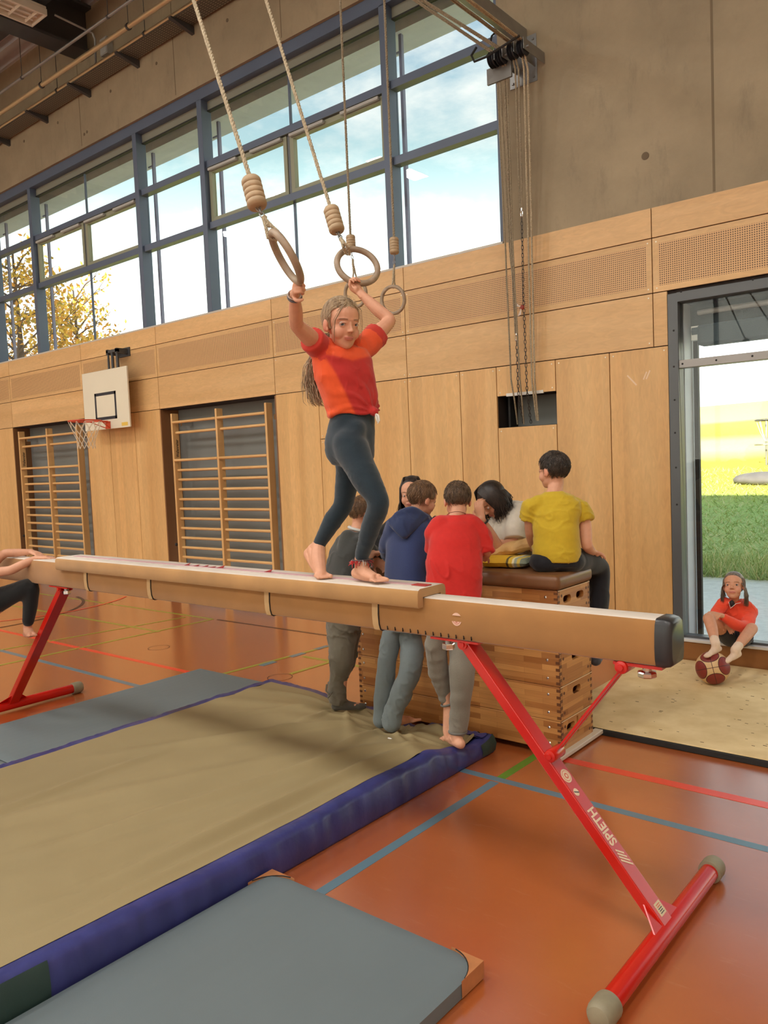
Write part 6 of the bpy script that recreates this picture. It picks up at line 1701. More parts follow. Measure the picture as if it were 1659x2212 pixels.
# ================================================================== PEOPLE around the vaulting box
UPZ = Vector((0, 0, 1))
def flatv(v): v = Vector(v); v.z = 0; return v.normalized()
VB = flatv(ray(985, 1100))           # away from the camera
RB = flatv(C_R)
HB = hair_mat('hair_brown', (66, 50, 38), (122, 98, 74)); HD = hair_mat('hair_dark', (22, 18, 16), (58, 46, 40)); HM = hair_mat('hair_mid_brown', (84, 62, 44), (146, 112, 80))
HG = hair_mat('hair_black_brown', (40, 34, 30), (84, 72, 62))

def trouser(mb, pts, rad, flare=0.0, seg=18): limb(mb, pts, rad, seg)

# ---- boy in red t-shirt, seen from behind
p = thing('person', 'boy in red t-shirt and grey sweatpants leaning on the vaulting box', 'person', onZ(985, 1605, .07))
H1 = Head(P(988, 1082, 4.50), VB*.9-RB*.12-UPZ*.35, UPZ+VB*.35, .205); fw, rt = VB, RB
sk = MB(); nb = P(985, 1122, 4.46); head_solid(sk, H1, nb, .043, face=False)
hipc = P(978, 1300, 4.33); ch_ = P(983, 1165, 4.43)
rings(sk, interp_rings([(hipc, rt, fw, .11, .07), (ch_, rt, fw, .12, .08), (nb, rt, fw, .05, .05)]))
# the standing foot and the crossed bare foot
limb(sk, [hipc, P(999, 1400, 4.33), P(995, 1500, 4.34), P(988, 1582, 4.355)], [.04, .035, .03, .028]); limb(sk, [hipc, P(945, 1420, 4.39), P(964, 1505, 4.43)], [.04, .03, .026])
foot(sk, P(986, 1588, 4.35), VB*.9-RB*.5, UPZ, .21, side=1)
an2 = P(968, 1524, 4.42)
limb(sk, [P(964, 1500, 4.42), an2, P(974, 1548, 4.40), P(976, 1580, 4.38)], [.028, .029, .030, .020]); limb(sk, [an2, P(964, 1575, 4.40), P(966, 1596, 4.39)], [.026, .020, .014])
shr, elr, wrr = P(1040, 1140, 4.45), P(1052, 1188, 4.42), P(1047, 1205, 4.56)
limb(sk, [shr, elr, wrr], [.030, .028, .022]); hand(sk, wrr, VB*.8-RB*.4-UPZ*.2, -UPZ, .14, thumb=-1, curl=(40, 50, 40))
skin_build(sk, .005, p, [H1], 3, face=False)
ts = MB()
rings(ts, interp_rings([(P(980, 1300, 4.33), rt, fw, .150, .115), (P(980, 1262, 4.35), rt, fw, .152, .112), (P(981, 1215, 4.38), rt, fw, .152, .108), (P(983, 1165, 4.42), rt, fw, .150, .105), (P(985, 1135, 4.45), rt, fw, .138, .088), (P(986, 1118, 4.46), rt, fw, .095, .065), (P(986, 1110, 4.47), rt, fw, .055, .055)]), 32)
limb(ts, [P(1015, 1136, 4.45), P(1036, 1150, 4.45)], [.07, .062], 18); sleeve(ts, P(1036, 1150, 4.45), P(1046, 1196, 4.43), .066, .062)
limb(ts, [P(952, 1136, 4.45), P(936, 1155, 4.46)], [.07, .06], 18); sleeve(ts, P(937, 1152, 4.46), P(935, 1190, 4.52), .056, .05)
cloth(ts, 't_shirt', (206, 40, 34), p, .0075, 7, .0065, (12, 12, 11), 5, MCLOTH, .7)
tr = MB()
rings(tr, interp_rings([(P(978, 1272, 4.34), rt, fw, .125, .095), (P(977, 1325, 4.33), rt, fw, .135, .105), (P(976, 1360, 4.33), rt, fw, .12, .09)]))
limb(tr, [P(997, 1340, 4.34), P(1000, 1400, 4.33), P(998, 1460, 4.32), P(994, 1530, 4.34), P(990, 1575, 4.36)], [.080, .076, .070, .058, .050], 20)
cloth(tr, 'sweatpants', (132, 127, 115), p, .0075, 8, .0045, (14, 14, 22), 8, MKNIT, .8)
tr = MB(); limb(tr, [P(952, 1340, 4.34), P(940, 1395, 4.36), P(947, 1448, 4.41), P(960, 1500, 4.43), P(967, 1518, 4.43)], [.074, .062, .058, .046, .036], 20)
cloth(tr, 'trouser_leg', (128, 122, 110), p, .0075, 8, .0055, (14, 14, 26), 9, MKNIT, .8)
band(P(966, 1520, 4.42), UPZ-RB*.3, .034, .006, 'cuff', mat('cuff_grey', srgb(112, 110, 104), .9), p); band(P(989, 1580, 4.36), UPZ, .046, .008, 'cuff', mat('cuff_grey2', srgb(112, 110, 104), .9), p)
band(P(986, 1113, 4.45), UPZ+VB*.5, .052, .0018, 'necklace', mat('cord_brown', srgb(120, 70, 50), .7), p)
hair_short(H1, p, HB, 900, .05, 3, messy=.5, nape=-.05)

# ---- boy in blue hoodie
p = thing('person', 'boy in navy blue hoodie and loose grey jeans at the vaulting box', 'person', onZ(838, 1567, .1))
fw = (VB*.80+RB*.60).normalized(); rt = fw.cross(UPZ)
H2 = Head(P(914, 1078, 4.80), VB*.45+RB*.85-UPZ*.30, UPZ+RB*.15, .205)
sk = MB(); nb = P(898, 1118, 4.78); head_solid(sk, H2, nb, .042)
rings(sk, interp_rings([(P(882, 1300, 4.70), rt, fw, .11, .07), (P(885, 1170, 4.76), rt, fw, .12, .08), (nb, rt, fw, .05, .05)]))
limb(sk, [P(880, 1300, 4.72), P(889, 1435, 4.675), P(867, 1497, 4.665), P(852, 1545, 4.70)], [.035, .03, .025, .024]); foot(sk, P(856, 1546, 4.76), VB*.5+RB*.8, UPZ, .20, side=1)
limb(sk, [P(870, 1300, 4.72), P(840, 1420, 4.73), P(826, 1540, 4.745)], [.035, .025, .02]); foot(sk, P(828, 1544, 4.77), VB*.97+RB*.2, UPZ, .15, side=-1)
skin_build(sk, .005, p, [H2], 3)
eyes(H2, p, H2.w(0, 1, -.3))
hd = MB()
rings(hd, interp_rings([(P(882, 1290, 4.70), rt, fw, .150, .125), (P(882, 1240, 4.72), rt, fw, .150, .122), (P(884, 1180, 4.75), rt, fw, .148, .118), (P(888, 1140, 4.77), rt, fw, .136, .10), (P(893, 1118, 4.78), rt, fw, .10, .075), (P(897, 1108, 4.79), rt, fw, .06, .06)]), 32)
limb(hd, [P(920, 1138, 4.80), P(938, 1165, 4.84), P(930, 1195, 4.98)], [.068, .058, .048], 16)
limb(hd, [P(855, 1138, 4.78), P(838, 1175, 4.86), P(838, 1200, 4.98)], [.066, .055, .046], 16)
cloth(hd, 'hoodie', (44, 58, 100), p, .008, 6, .006, (10, 10, 13), 17, MKNIT, .8)
ho = MB(); tip = P(872, 1158, 4.63)
for (x_, y_, d__) in ((842, 1126, 4.70), (850, 1118, 4.69), (862, 1112, 4.68), (876, 1106, 4.68), (892, 1104, 4.69), (908, 1108, 4.70), (920, 1116, 4.72)):
    q = P(x_, y_, d__); limb(ho, [q, q.lerp(tip, .5)-VB*.012, tip], [.020, .022, .016], 12)
limb(ho, [P(842, 1126, 4.70), P(862, 1110, 4.68), P(892, 1102, 4.69), P(922, 1116, 4.72)], [.018, .026, .028, .018], 12)
cloth(ho, 'hood', (40, 54, 92), p, .008, 10, .004, (14, 14, 14), 4, MKNIT)
tr = MB()
rings(tr, interp_rings([(P(880, 1270, 4.70), rt, fw, .125, .10), (P(876, 1325, 4.70), rt, fw, .132, .105), (P(872, 1362, 4.70), rt, fw, .118, .09)]))
limb(tr, [P(852, 1345, 4.72), P(838, 1420, 4.72), P(829, 1500, 4.73), P(823, 1556, 4.74)], [.068, .060, .056, .050], 20)
cloth(tr, 'jeans', (104, 114, 116), p, .0075, 8, .004, (13, 13, 18), 23, MCLOTH, .8)
tr = MB(); limb(tr, [P(884, 1340, 4.72), P(889, 1400, 4.69), P(889, 1438, 4.67), P(868, 1495, 4.66), P(852, 1535, 4.67), P(845, 1562, 4.68)], [.072, .070, .066, .060, .058, .060], 20)
cloth(tr, 'trouser_leg', (110, 120, 122), p, .0075, 8, .005, (14, 14, 22), 24, MCLOTH, .8)
hair_short(H2, p, HM, 1000, .055, 5, messy=.35, nape=-.06)

# ---- boy in dark grey sweater
p = thing('person', 'boy in dark grey sweatshirt with white collar, half hidden behind the girl', 'person', onZ(742, 1532, .1))
fw = (VB*.55+RB*.84).normalized(); rt = fw.cross(UPZ)
H3 = Head(P(784, 1108, 5.12), VB*.5+RB*.85-UPZ*.2, UPZ+RB*.2, .205)
sk = MB(); nb = P(772, 1146, 5.08); head_solid(sk, H3, nb, .042)
rings(sk, interp_rings([(P(744, 1300, 5.05), rt, fw, .10, .07), (P(758, 1190, 5.06), rt, fw, .11, .08), (nb, rt, fw, .05, .05)]))
limb(sk, [P(742, 1300, 5.05), P(738, 1420, 5.03), P(738, 1515, 5.07)], [.055, .042, .028]); foot(sk, P(736, 1513, 5.07), RB*.9+VB*.1, UPZ, .17, side=1, toes=False)
limb(sk, [P(790, 1214, 5.12), P(778, 1180, 5.10), P(770, 1160, 5.08)], [.026, .03, .035])
e1, w1 = P(785, 1208, 5.02), P(806, 1195, 5.10)
limb(sk, [P(770, 1175, 5.02), e1, w1], [.035, .032, .022]); hand(sk, w1, RB*.9+VB*.3, -UPZ-VB*.2, .15, thumb=1, curl=(15, 20, 15))
w2 = P(806, 1208, 5.16); limb(sk, [P(790, 1214, 5.12), w2], [.026, .022]); hand(sk, w2, RB*.7-UPZ*.5, -VB*.5-RB*.2, .145, thumb=1, curl=(30, 35, 30))
skin_build(sk, .005, p, [H3], 3)
sw = MB()
rings(sw, interp_rings([(P(738, 1290, 5.05), rt, fw, .150, .125), (P(744, 1240, 5.05), rt, fw, .150, .125), (P(754, 1190, 5.06), rt, fw, .145, .118), (P(763, 1160, 5.07), rt, fw, .125, .095), (P(770, 1146, 5.08), rt, fw, .075, .065)]), 32)
limb(sw, [P(752, 1162, 5.02), P(745, 1205, 4.98), P(776, 1222, 4.98), P(796, 1212, 5.06)], [.06, .056, .046, .036], 16)
limb(sw, [P(780, 1160, 5.12), P(800, 1190, 5.16), P(824, 1196, 5.2)], [.055, .048, .042], 16)
cloth(sw, 'sweatshirt', (62, 64, 62), p, .008, 6, .006, (11, 11, 13), 31, MKNIT, .8)
band(P(771, 1143, 5.08), UPZ+RB*.3, .052, .010, 'collar', mat('collar_white', srgb(214, 214, 210), .8), p)
tr = MB(); rings(tr, interp_rings([(P(742, 1275, 5.05), rt, fw, .12, .10), (P(742, 1330, 5.05), rt, fw, .125, .10), (P(742, 1362, 5.05), rt, fw, .11, .09)]))
limb(tr, [P(741, 1350, 5.05), P(738, 1420, 5.03), P(730, 1470, 5.05), P(731, 1505, 5.06)], [.095, .082, .062, .056], 20)
limb(tr, [P(752, 1350, 5.15), P(748, 1420, 5.15), P(724, 1485, 5.15), P(722, 1505, 5.16)], [.085, .07, .05, .045], 20)
cloth(tr, 'trousers', (104, 98, 84), p, .0075, 8, .007, (13, 13, 22), 37, MCLOTH, .8)
so_ = MB(); foot(so_, P(738, 1513, 5.07), RB*.9+VB*.1, UPZ, .212, side=1, toes=False)
cloth(so_, 'sock', (84, 80, 72), p, .007, 5, .0015, (30, 30, 30), 3, MKNIT)
MB().tube([P(706, 1478, 5.0), P(704, 1492, 4.99), P(710, 1500, 4.99), P(718, 1494, 4.99), P(708, 1508, 4.99)], .006, 6).build('drawcord', mat('cord_grey', srgb(110, 106, 94), .9), p, smooth=True)
hair_short(H3, p, HM, 900, .045, 8, messy=.4, nape=-.06)

# ---- woman with long dark hair behind the box
p = thing('person', 'woman in black top with long dark hair behind the vaulting box', 'person', (-3.35, 4.75, 0))
H4 = Head(P(889, 1067, 5.46), -VB*.93-RB*.15-UPZ*.12, UPZ, .225)
WHP = P(905, 1290, 5.6)+Vector((.02, .24, 0)); fw = -VB; rt = fw.cross(UPZ)
sk = MB(); nb = P(893, 1122, 5.52); head_solid(sk, H4, nb, .048)
rings(sk, interp_rings([(WHP, rt, fw, .13, .08), (P(905, 1180, 5.55), rt, fw, .14, .09), (nb, rt, fw, .05, .05)]))
for x_, s_ in ((870, -1), (940, 1)): limb(sk, [Vector(((P(x_, 1290, 5.6)+Vector((0, .24, 0))).x, (P(x_, 1290, 5.6)+Vector((0, .24, 0))).y, .85)), Vector(((P(x_, 1290, 5.6)+Vector((0, .24, 0))).x, (P(x_, 1290, 5.6)+Vector((0, .24, 0))).y, .08))], [.06, .04]); foot(sk, Vector(((P(x_, 1290, 5.6)+Vector((0, .24, 0))).x, (P(x_, 1290, 5.6)+Vector((0, .24, 0))).y, .115)), fw, UPZ, .22, side=s_)
skin_build(sk, .006, p, [H4], 3); eyes(H4, p, H4.w(-.3, 1, -.3), (70, 50, 40))
tp_ = MB()
rings(tp_, interp_rings([((WHP+Vector((0, 0, -.03))), rt, fw, .17, .12), (P(905, 1200, 5.56), rt, fw, .18, .12), (P(905, 1150, 5.54), rt, fw, .175, .10), (P(905, 1128, 5.53), rt, fw, .10, .07)]))
limb(tp_, [P(862, 1132, 5.5), P(815, 1168, 5.40), P(850, 1190, 5.26)], [.075, .056, .046], 16)
limb(tp_, [P(945, 1135, 5.55), P(985, 1175, 5.5), P(960, 1195, 5.3)], [.07, .052, .042], 16)
cloth(tp_, 'top', (20, 20, 22), p, .009, 6, .004, (11, 11, 13), 41, MCLOTH)
lt_ = MB(); rings(lt_, interp_rings([(WHP, rt, fw, .165, .12), (Vector((WHP.x, WHP.y, .80)), rt, fw, .16, .12)]))
for x_ in (870, 940): q = (P(x_, 1290, 5.6)+Vector((0, .24, 0))); limb(lt_, [Vector((q.x, q.y, .85)), Vector((q.x, q.y, .45)), Vector((q.x, q.y, .11))], [.085, .065, .055], 16)
cloth(lt_, 'trousers', (30, 30, 34), p, .01, 6, .004, (11, 11, 13), 42, MCLOTH)
hb = MB(); lv = MB().ell((0, 0, 0), (1, 1, 1), su=24, sv=16)
hb.add([H4.w(Vector((v[0]*.079, v[1]*.094-.026, v[2]*.088+.03))) for v in lv.v], lv.f)
rg = random.Random(6)
for k in range(500):
    a = rg.uniform(-2.2, 2.2); s_ = math.sin(a); c_ = -math.cos(a); rr_ = .080
    p0 = Vector((s_*.05, c_*.055-.01, .108)); p1 = Vector((s_*.080, c_*.088-.02, .04)); p2 = Vector((s_*.086, c_*.090-.02, -.05)); p3 = Vector((s_*.092+rg.gauss(0, .008), c_*.088-.02, -.13)); p4 = Vector((s_*.098+rg.gauss(0, .014), c_*.08-.015, -.19-rg.random()*.05))
    r0 = rg.uniform(.0016, .0030); hb.tube([H4.w(q) for q in (p0, p1, p2, p3, p4)], [r0, r0, r0, r0, r0*.3], 4)
hb.build('hair', HD, p, smooth=True, angle=180)

# ---- person in pale t-shirt, face in hands
p = thing('person', 'person in off-white t-shirt with dark hair, bent over the box with face in hands', 'person', (-2.75, 4.62, .04))
H5 = Head(P(1063, 1082, 5.00), -RB*.62-VB*.35-UPZ*.70, UPZ*.75-RB*.45-VB*.1, .215)
fw = (-RB*.75-VB*.45).normalized(); rt = fw.cross(UPZ)
sk = MB(); nb = P(1092, 1104, 5.08); head_solid(sk, H5, nb, .046)
hp = P(1170, 1245, 5.06)+Vector((.02, .13, 0)); ch_ = P(1118, 1120, 5.10)
rings(sk, interp_rings([(hp, rt, fw, .12, .08), (ch_, rt, UPZ, .13, .08), (nb, rt, UPZ, .06, .05)]))
elb = P(1078, 1186, 4.88); wr_ = P(1040, 1122, 4.82)
limb(sk, [P(1108, 1130, 4.98), P(1110, 1170, 4.92), elb], [.048, .042, .036]); limb(sk, [elb, elb.lerp(wr_, .4), wr_], [.037, .035, .024])
hand(sk, wr_, UPZ*.9-RB*.15+VB*.25, RB*.6+VB*.7, .165, thumb=1, curl=(20, 30, 25), spread=7)
elb2 = P(1118, 1178, 4.93); limb(sk, [P(1125, 1150, 5.0), elb2, P(1075, 1172, 4.98)], [.046, .040, .030])
for dx in (-.09, .09):
    q = hp+rt*dx; limb(sk, [q, Vector((q.x, q.y, .12))], [.06, .04]); foot(sk, Vector((q.x, q.y, .14)), fw, UPZ, .23, side=1 if dx > 0 else -1)
skin_build(sk, .0055, p, [H5], 3, tone=(196, 140, 108)); eyes(H5, p, H5.w(0, 1, -.4), (60, 44, 36))
tb_ = MB(); lat = (VB*.9-RB*.35).normalized()
sp_pts = [(1090, 1102, 5.06, .06, .055), (1100, 1106, 5.06, .12, .085), (1118, 1114, 5.07, .175, .11), (1138, 1132, 5.08, .18, .125), (1156, 1160, 5.08, .175, .125), (1168, 1200, 5.07, .165, .12), (1170, 1240, 5.06, .16, .12)]
rr_ = []
for i, (x_, y_, d__, hw, hd__) in enumerate(sp_pts):
    q = P(x_, y_, d__); q2 = P(*sp_pts[min(i+1, len(sp_pts)-1)][:3]); q1 = P(*sp_pts[max(i-1, 0)][:3]); ax_ = (q2-q1).normalized()
    rr_.append((q, lat, ax_.cross(lat).normalized(), hw, hd__))
rings(tb_, interp_rings(rr_), 30, 2.1)
limb(tb_, [P(1116, 1122, 4.98), P(1112, 1140, 4.94)], [.080, .074], 16); sleeve(tb_, P(1112, 1140, 4.94), P(1112, 1166, 4.91), .072, .070)
limb(tb_, [P(1080, 1118, 5.10), P(1064, 1145, 5.05)], [.055, .055], 14); limb(tb_, [P(1095, 1120, 5.02), P(1086, 1150, 5.0), P(1082, 1185, 5.02)], [.06, .06, .05], 14)
cloth(tb_, 't_shirt', (206, 198, 182), p, .009, 6, .006, (11, 11, 13), 51, MCLOTH, .8)
lt_ = MB(); rings(lt_, interp_rings([(hp+Vector((0, 0, .05)), rt, fw, .15, .12), (hp-Vector((0, 0, .12)), rt, fw, .155, .125)]))
for dx in (-.09, .09): q = hp+rt*dx; limb(lt_, [q-Vector((0, 0, .05)), Vector((q.x, q.y, .5)), Vector((q.x, q.y, .13))], [.09, .07, .06], 16)
cloth(lt_, 'trousers', (60, 60, 66), p, .01, 6, .004, (11, 11, 13), 52, MCLOTH)
band(wr_+(elb-wr_)*.10, wr_-elb, .030, .006, 'wrist_band', M['black'], p)
hb = MB(); hb.add([H5.w(Vector((v[0]*.082, v[1]*.096-.024, v[2]*.090+.030))) for v in lv.v], lv.f)
for k in range(600):
    a = rg.uniform(-2.4, 2.4); s_ = math.sin(a); c_ = -math.cos(a)
    p0 = Vector((s_*.03, c_*.04+.01, .118)); p1 = Vector((s_*.083, c_*.090-.01, .05)); p2 = Vector((s_*.092, c_*.095-.015, -.03+rg.gauss(0, .01))); tipw = H5.w(p2)+Vector((0, 0, -.045-rg.random()*.04))+C_R*rg.gauss(.004, .012)
    r0 = rg.uniform(.0016, .0032); hb.tube([H5.w(p0), H5.w(p1), H5.w(p2), H5.w(p2).lerp(tipw, .6)+C_R*rg.gauss(0, .008), tipw], [r0, r0, r0, r0*.9, r0*.3], 4)
hb.build('hair', HD, p, smooth=True, angle=180)

# ---- boy in yellow t-shirt sitting on the end of the box
p = thing('person', 'boy in mustard yellow t-shirt and dark jeans sitting on the vaulting box end', 'person', (-2.2, 4.16, 1.034))
fw = (VB*.95+RB*.30).normalized(); rt = fw.cross(UPZ)
H6 = Head(P(1194, 1016, 4.66), VB*.72-RB*.68-UPZ*.06, UPZ, .212)
sk = MB(); nb = P(1196, 1072, 4.62); head_solid(sk, H6, nb, .043)
hp = P(1204, 1205, 4.60)
rings(sk, interp_rings([(hp, rt, fw, .11, .08), (P(1200, 1120, 4.60), rt, fw, .115, .075), (nb, rt, fw, .05, .05)]))
shr, elr, wrr = P(1255, 1098, 4.62), P(1268, 1178, 4.58), P(1280, 1192, 4.70)
limb(sk, [shr, P(1264, 1135, 4.60), elr, wrr], [.034, .037, .033, .023]); hand(sk, wrr, VB*.75+RB*.35-UPZ*.25, -UPZ, .15, thumb=-1, curl=(12, 18, 15))
shl, ell_, wrl = P(1143, 1098, 4.62), P(1145, 1150, 4.68), P(1152, 1185, 4.80)
limb(sk, [shl, ell_, wrl], [.032, .030, .022]); hand(sk, wrl, RB*.4+VB*.8, -UPZ, .14, thumb=1, curl=(12, 18, 15))
skin_build(sk, .005, p, [H6], 3); eyes(H6, p, H6.w(0, 1, 0), (60, 44, 36))
ty = MB()
rings(ty, interp_rings([(P(1203, 1212, 4.58), rt, fw, .135, .110), (P(1203, 1190, 4.58), rt, fw, .140, .112), (P(1201, 1150, 4.59), rt, fw, .132, .105), (P(1200, 1110, 4.60), rt, fw, .140, .098), (P(1200, 1088, 4.61), rt, fw, .146, .085), (P(1199, 1072, 4.61), rt, fw, .115, .066), (P(1197, 1061, 4.62), rt, fw, .058, .050)]), 32)
limb(ty, [P(1232, 1088, 4.61), P(1252, 1096, 4.62)], [.058, .055], 16); sleeve(ty, P(1250, 1094, 4.62), P(1263, 1128, 4.60), .062, .060)
limb(ty, [P(1165, 1088, 4.62), P(1150, 1096, 4.63)], [.058, .054], 16); sleeve(ty, P(1151, 1092, 4.63), P(1141, 1124, 4.655), .062, .060)
cloth(ty, 't_shirt', (196, 166, 36), p, .0075, 6, .006, (11, 11, 16), 61, MCLOTH, .8)
tj = MB()
rings(tj, interp_rings([(P(1203, 1190, 4.60), rt, fw, .125, .10), (P(1204, 1212, 4.60), rt, fw, .145, .125), (P(1204, 1222, 4.60), rt, fw, .14, .12)]))
tj.ell(P(1180, 1212, 4.58), (.10, .10, .072), None, 16, 12); tj.ell(P(1228, 1212, 4.58), (.10, .10, .072), None, 16, 12)
kn = P(1294, 1226, 4.86)
limb(tj, [P(1232, 1212, 4.62), P(1264, 1212, 4.75), kn, P(1296, 1290, 4.86), P(1288, 1400, 4.84)], [.085, .076, .062, .056, .045], 20)
kn2 = P(1262, 1218, 5.02); limb(tj, [P(1196, 1212, 4.66), kn2, P(1258, 1300, 5.05), P(1255, 1400, 5.05)], [.08, .062, .055, .045], 18)
def jean_col(c): 
    z = c[:, 2]; m_ = np.clip((wave_noise(c, (12, 12, 6), 9)+.3)*.5, 0, 1)[:, None]; return lin(20, 21, 26)*(1-m_)+lin(40, 46, 58)*m_
cloth(tj, 'jeans', jean_col, p, .0075, 8, .004, (14, 14, 14), 62, MCLOTH, .8)
sh_ = MB(); foot(sh_, P(1288, 1412, 4.84), fw, UPZ, .22, toes=False); cloth(sh_, 'sock', (60, 60, 66), p, .007, 4, 0); sh_ = MB(); foot(sh_, P(1255, 1412, 5.05), fw, UPZ, .22, toes=False); cloth(sh_, 'sock', (60, 60, 66), p, .007, 4, 0)
hair_short(H6, p, HG, 1100, .06, 9, messy=.4, nape=-.062)

# ---- small girl on the window sill
p = thing('person', 'small girl in bright coral jacket sitting on the window sill, feet on the basketball', 'person', (-1.72, 6.2, .207))
H7 = Head(P(1585, 1266, 5.93), -ray(1585, 1266).normalized()*.97-C_R*.18+UPZ*.12, UPZ-C_R*.06, .208)
fw = (-flatv(ray(1585, 1300))); rt = fw.cross(UPZ)
sk = MB(); nb = P(1585, 1298, 5.98); head_solid(sk, H7, nb, .034)
hp = P(1588, 1372, 6.04)
rings(sk, interp_rings([(hp, rt, fw, .10, .07), (P(1586, 1330, 6.01), rt, fw, .10, .07), (nb, rt, fw, .04, .04)]))
k1, a1 = P(1531, 1336, 5.72), P(1546, 1392, 5.56); k2, a2 = P(1624, 1358, 5.74), P(1588, 1404, 5.56)
h1, h2 = P(1576, 1376, 6.0), P(1602, 1378, 6.0)
limb(sk, [h1, h1.lerp(k1, .5), k1], [.058, .050, .042]); limb(sk, [k1, k1.lerp(a1, .35)+Vector((0, .012, 0)), a1], [.042, .040, .026])
limb(sk, [h2, h2.lerp(k2, .5), k2], [.058, .050, .042]); limb(sk, [k2, k2.lerp(a2, .35), a2], [.042, .040, .026])
w7, w8 = P(1557, 1329, 5.74), P(1568, 1343, 5.80)
hand(sk, w7, -C_R*.9+UPZ*.15, -UPZ*.6-fw*.5, .115, thumb=1, curl=(10, 22, 20)); hand(sk, w8, C_R*.5-UPZ*.8, fw, .11, thumb=1, curl=(10, 15, 15))
limb(sk, [P(1575, 1338, 5.76), w7], [.024, .018]); limb(sk, [P(1552, 1330, 5.84), w8], [.022, .017])
skin_build(sk, .0045, p, [H7], 4, tone=(208, 150, 118)); eyes(H7, p, CAM+Vector((-.6, 0, .5)), (70, 54, 44), 1.0)
jk = MB()
rings(jk, interp_rings([(P(1590, 1378, 6.05), rt, fw, .125, .10), (P(1589, 1350, 6.03), rt, fw, .128, .098), (P(1587, 1322, 6.01), rt, fw, .125, .09), (P(1586, 1306, 6.0), rt, fw, .105, .07), (P(1585, 1298, 5.99), rt, fw, .062, .052)]), 30)
limb(jk, [P(1606, 1306, 5.98), P(1622, 1322, 5.96), P(1612, 1352, 5.84), P(1590, 1350, 5.77), P(1564, 1334, 5.75)], [.05, .050, .046, .038, .028], 16)
limb(jk, [P(1565, 1304, 5.98), P(1549, 1322, 5.94), P(1547, 1338, 5.86), P(1556, 1336, 5.83)], [.05, .046, .04, .030], 16)
for s_ in (-1, 1): limb(jk, [P(1585+s_*2, 1296, 5.94)+rt*0, P(1585-s_*13, 1303, 5.92), P(1585-s_*16, 1296, 5.96)], [.012, .016, .012], 10)
cloth(jk, 'jacket', (238, 78, 48), p, .0065, 5, .004, (16, 16, 18), 71, MCLOTH, .8)
MB().ell(P(1581, 1304, 5.90), (.020, .012, .026), None, 12, 8).build('undershirt', M['black'], p, smooth=True)
MB().tube([P(1574, 1300, 5.89), P(1578, 1314, 5.885), P(1590, 1304, 5.88), P(1600, 1302, 5.885)], .0022, 5).build('zip', M['white'], p)
st_ = MB(); limb(st_, [h1+Vector((0, 0, -.006)), h1.lerp(k1, .40)], [.068, .060], 16); limb(st_, [h2+Vector((0, 0, -.006)), h2.lerp(k2, .40)], [.068, .060], 16); rings(st_, interp_rings([(hp, rt, fw, .12, .095), (P(1590, 1384, 6.03), rt, fw, .125, .10)]))
cloth(st_, 'shorts', (28, 32, 44), p, .0065, 6, .002, (16, 16, 16), 72, MCLOTH)
for a_, k_, t_ in ((a1, k1, P(1522, 1408, 5.50)), (a2, k2, P(1560, 1424, 5.50))):
    sm_ = MB(); limb(sm_, [k_.lerp(a_, .80), a_, a_+Vector((0, 0, -.02))], [.033, .032, .030], 14); td = (t_-a_); td.z *= .55
    foot(sm_, a_+Vector((0, 0, -.012)), td, UPZ, .165, toes=False); cloth(sm_, 'sock', (226, 200, 176), p, .006, 5, .001, (40, 40, 40), 5, MCLOTH)
hb = MB(); hb.add([H7.w(Vector((v[0]*.0775, v[1]*.093-.020 if v[2] > .25 else v[1]*.09-.032, v[2]*.087+.030))) for v in lv.v], lv.f)
for k in range(1500):
    d = Vector((rg.gauss(0, 1), rg.gauss(0, 1), rg.gauss(0, 1))).normalized()
    if d.z < .0 or (d.y > .55 and d.z < .55): continue
    s_ = 1 if d.x > -.15 else -1
    p0 = Vector((-.012+d.x*.008, d.y*.075-.022, .1145-.22*(d.y*.075)**2/.03)); p1 = Vector((d.x*.080, d.y*.088-.022, .028+d.z*.078)); p2 = Vector((s_*.0795, d.y*.06-.01, -.012)); p3 = Vector((s_*.083+rg.gauss(0, .005), d.y*.05-.015, -.07)); p4 = Vector((s_*(.080+rg.gauss(0, .008)), d.y*.05-.02, -.115-.04*rg.random()))
    r0 = rg.uniform(.0009, .0018); hb.tube([H7.w(q) for q in (p0, p1, p2, p3, p4)], [r0, r0, r0, r0*.8, r0*.3], 4)
hb.build('hair', hair_mat('hair_ash_brown', (74, 60, 50), (142, 124, 106)), p, smooth=True, angle=180)

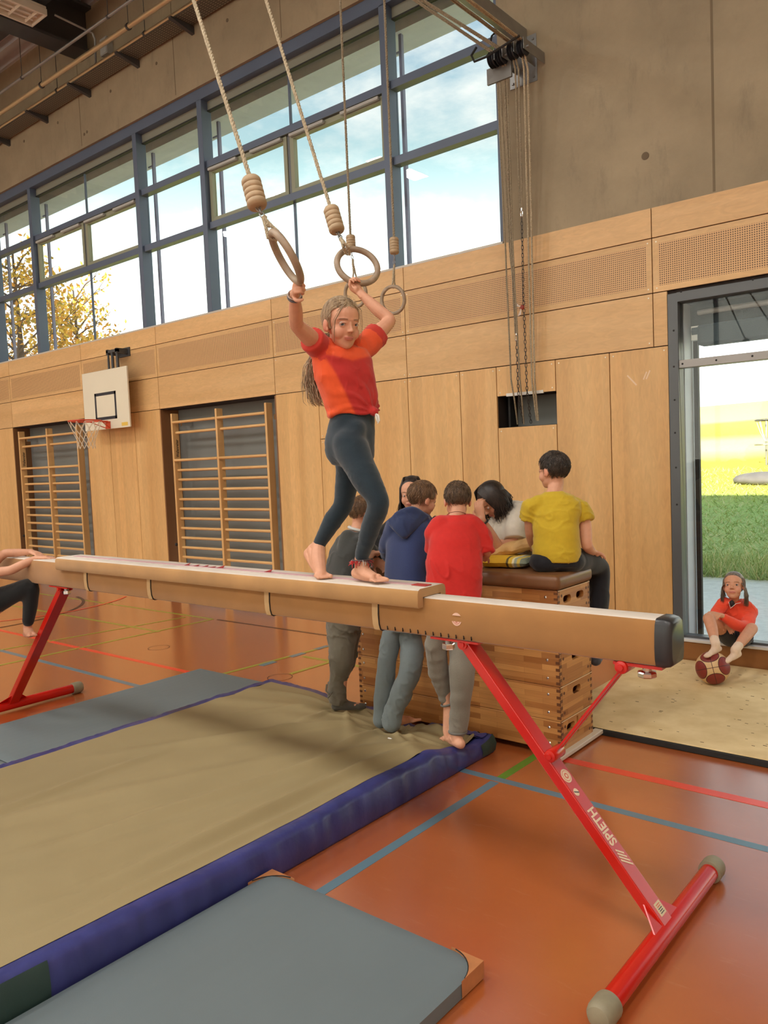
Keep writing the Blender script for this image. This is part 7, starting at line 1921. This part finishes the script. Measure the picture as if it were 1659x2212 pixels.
# ---- child hanging over the left end of the beam
p = thing('person', 'child at the left picture edge, bare arms over the beam, one knee up', 'person', (-5.9, 2.45, 0))
sk = MB(); fw = Vector((.9, .45, 0)).normalized(); rt = fw.cross(UPZ)
H8 = Head(P(-38, 1192, 5.45), Vector((.6, -.75, 0)), UPZ, .205); nb = P(-40, 1236, 5.48); head_solid(sk, H8, nb, .04)
hp = P(-62, 1352, 5.45)
rings(sk, interp_rings([(hp, rt, fw, .10, .07), (P(-48, 1280, 5.47), rt, fw, .11, .075), (nb, rt, fw, .05, .05)]))
e1, w1 = P(22, 1232, 5.30), P(80, 1205, 5.37); limb(sk, [P(-40, 1262, 5.36), P(-12, 1238, 5.30), e1, e1.lerp(w1, .4), w1], [.036, .034, .031, .030, .020])
hand(sk, w1, P(117, 1204, 5.36)-w1, -UPZ, .145, thumb=1, curl=(6, 14, 12))
e2, w2 = P(10, 1196, 5.50), P(68, 1192, 5.55); limb(sk, [P(-30, 1250, 5.52), P(-12, 1215, 5.5), e2, e2.lerp(w2, .4), w2], [.036, .034, .030, .029, .020])
hand(sk, w2, P(85, 1198, 5.50)-w2, -UPZ, .14, thumb=1, curl=(10, 20, 20))
kn, an = P(66, 1268, 5.38), P(60, 1352, 5.46); limb(sk, [P(-40, 1330, 5.42), kn, an], [.06, .04, .026])
foot(sk, P(60, 1358, 5.47), Vector((.8, -.2, .15)), UPZ, .20, side=1)
kn2, an2 = P(-50, 1440, 5.5), P(-55, 1520, 5.55); limb(sk, [hp, kn2, Vector((an2.x, an2.y, .10))], [.06, .045, .03]); foot(sk, Vector((an2.x, an2.y, .065)), fw, UPZ, .2)
skin_build(sk, .005, p, [H8], 3)
lt_ = MB(); limb(lt_, [hp, P(-20, 1305, 5.41), P(45, 1275, 5.385), kn, P(66, 1300, 5.41), P(61, 1342, 5.45)], [.09, .085, .066, .056, .050, .040], 20); rings(lt_, interp_rings([(hp+Vector((0, 0, .06)), rt, fw, .12, .09), (hp-Vector((0, 0, .06)), rt, fw, .12, .10)])); limb(lt_, [hp, kn2, P(-55, 1480, 5.53)], [.085, .06, .05], 16)
cloth(lt_, 'leggings', (16, 18, 20), p, .007, 14, .001, (20, 20, 20), 81, MCLOTH)
tk = MB(); rings(tk, interp_rings([(hp+Vector((0, 0, .02)), rt, fw, .125, .10), (P(-48, 1285, 5.47), rt, fw, .125, .095), (P(-44, 1248, 5.48), rt, fw, .115, .075), (nb+Vector((0, 0, -.01)), rt, fw, .06, .05)]))
cloth(tk, 'tank_top', (120, 112, 116), p, .008, 5, .003, (14, 14, 14), 82, MCLOTH)
hair_short(H8, p, HM, 500, .07, 12); eyes(H8, p, H8.w(0, 1, 0))
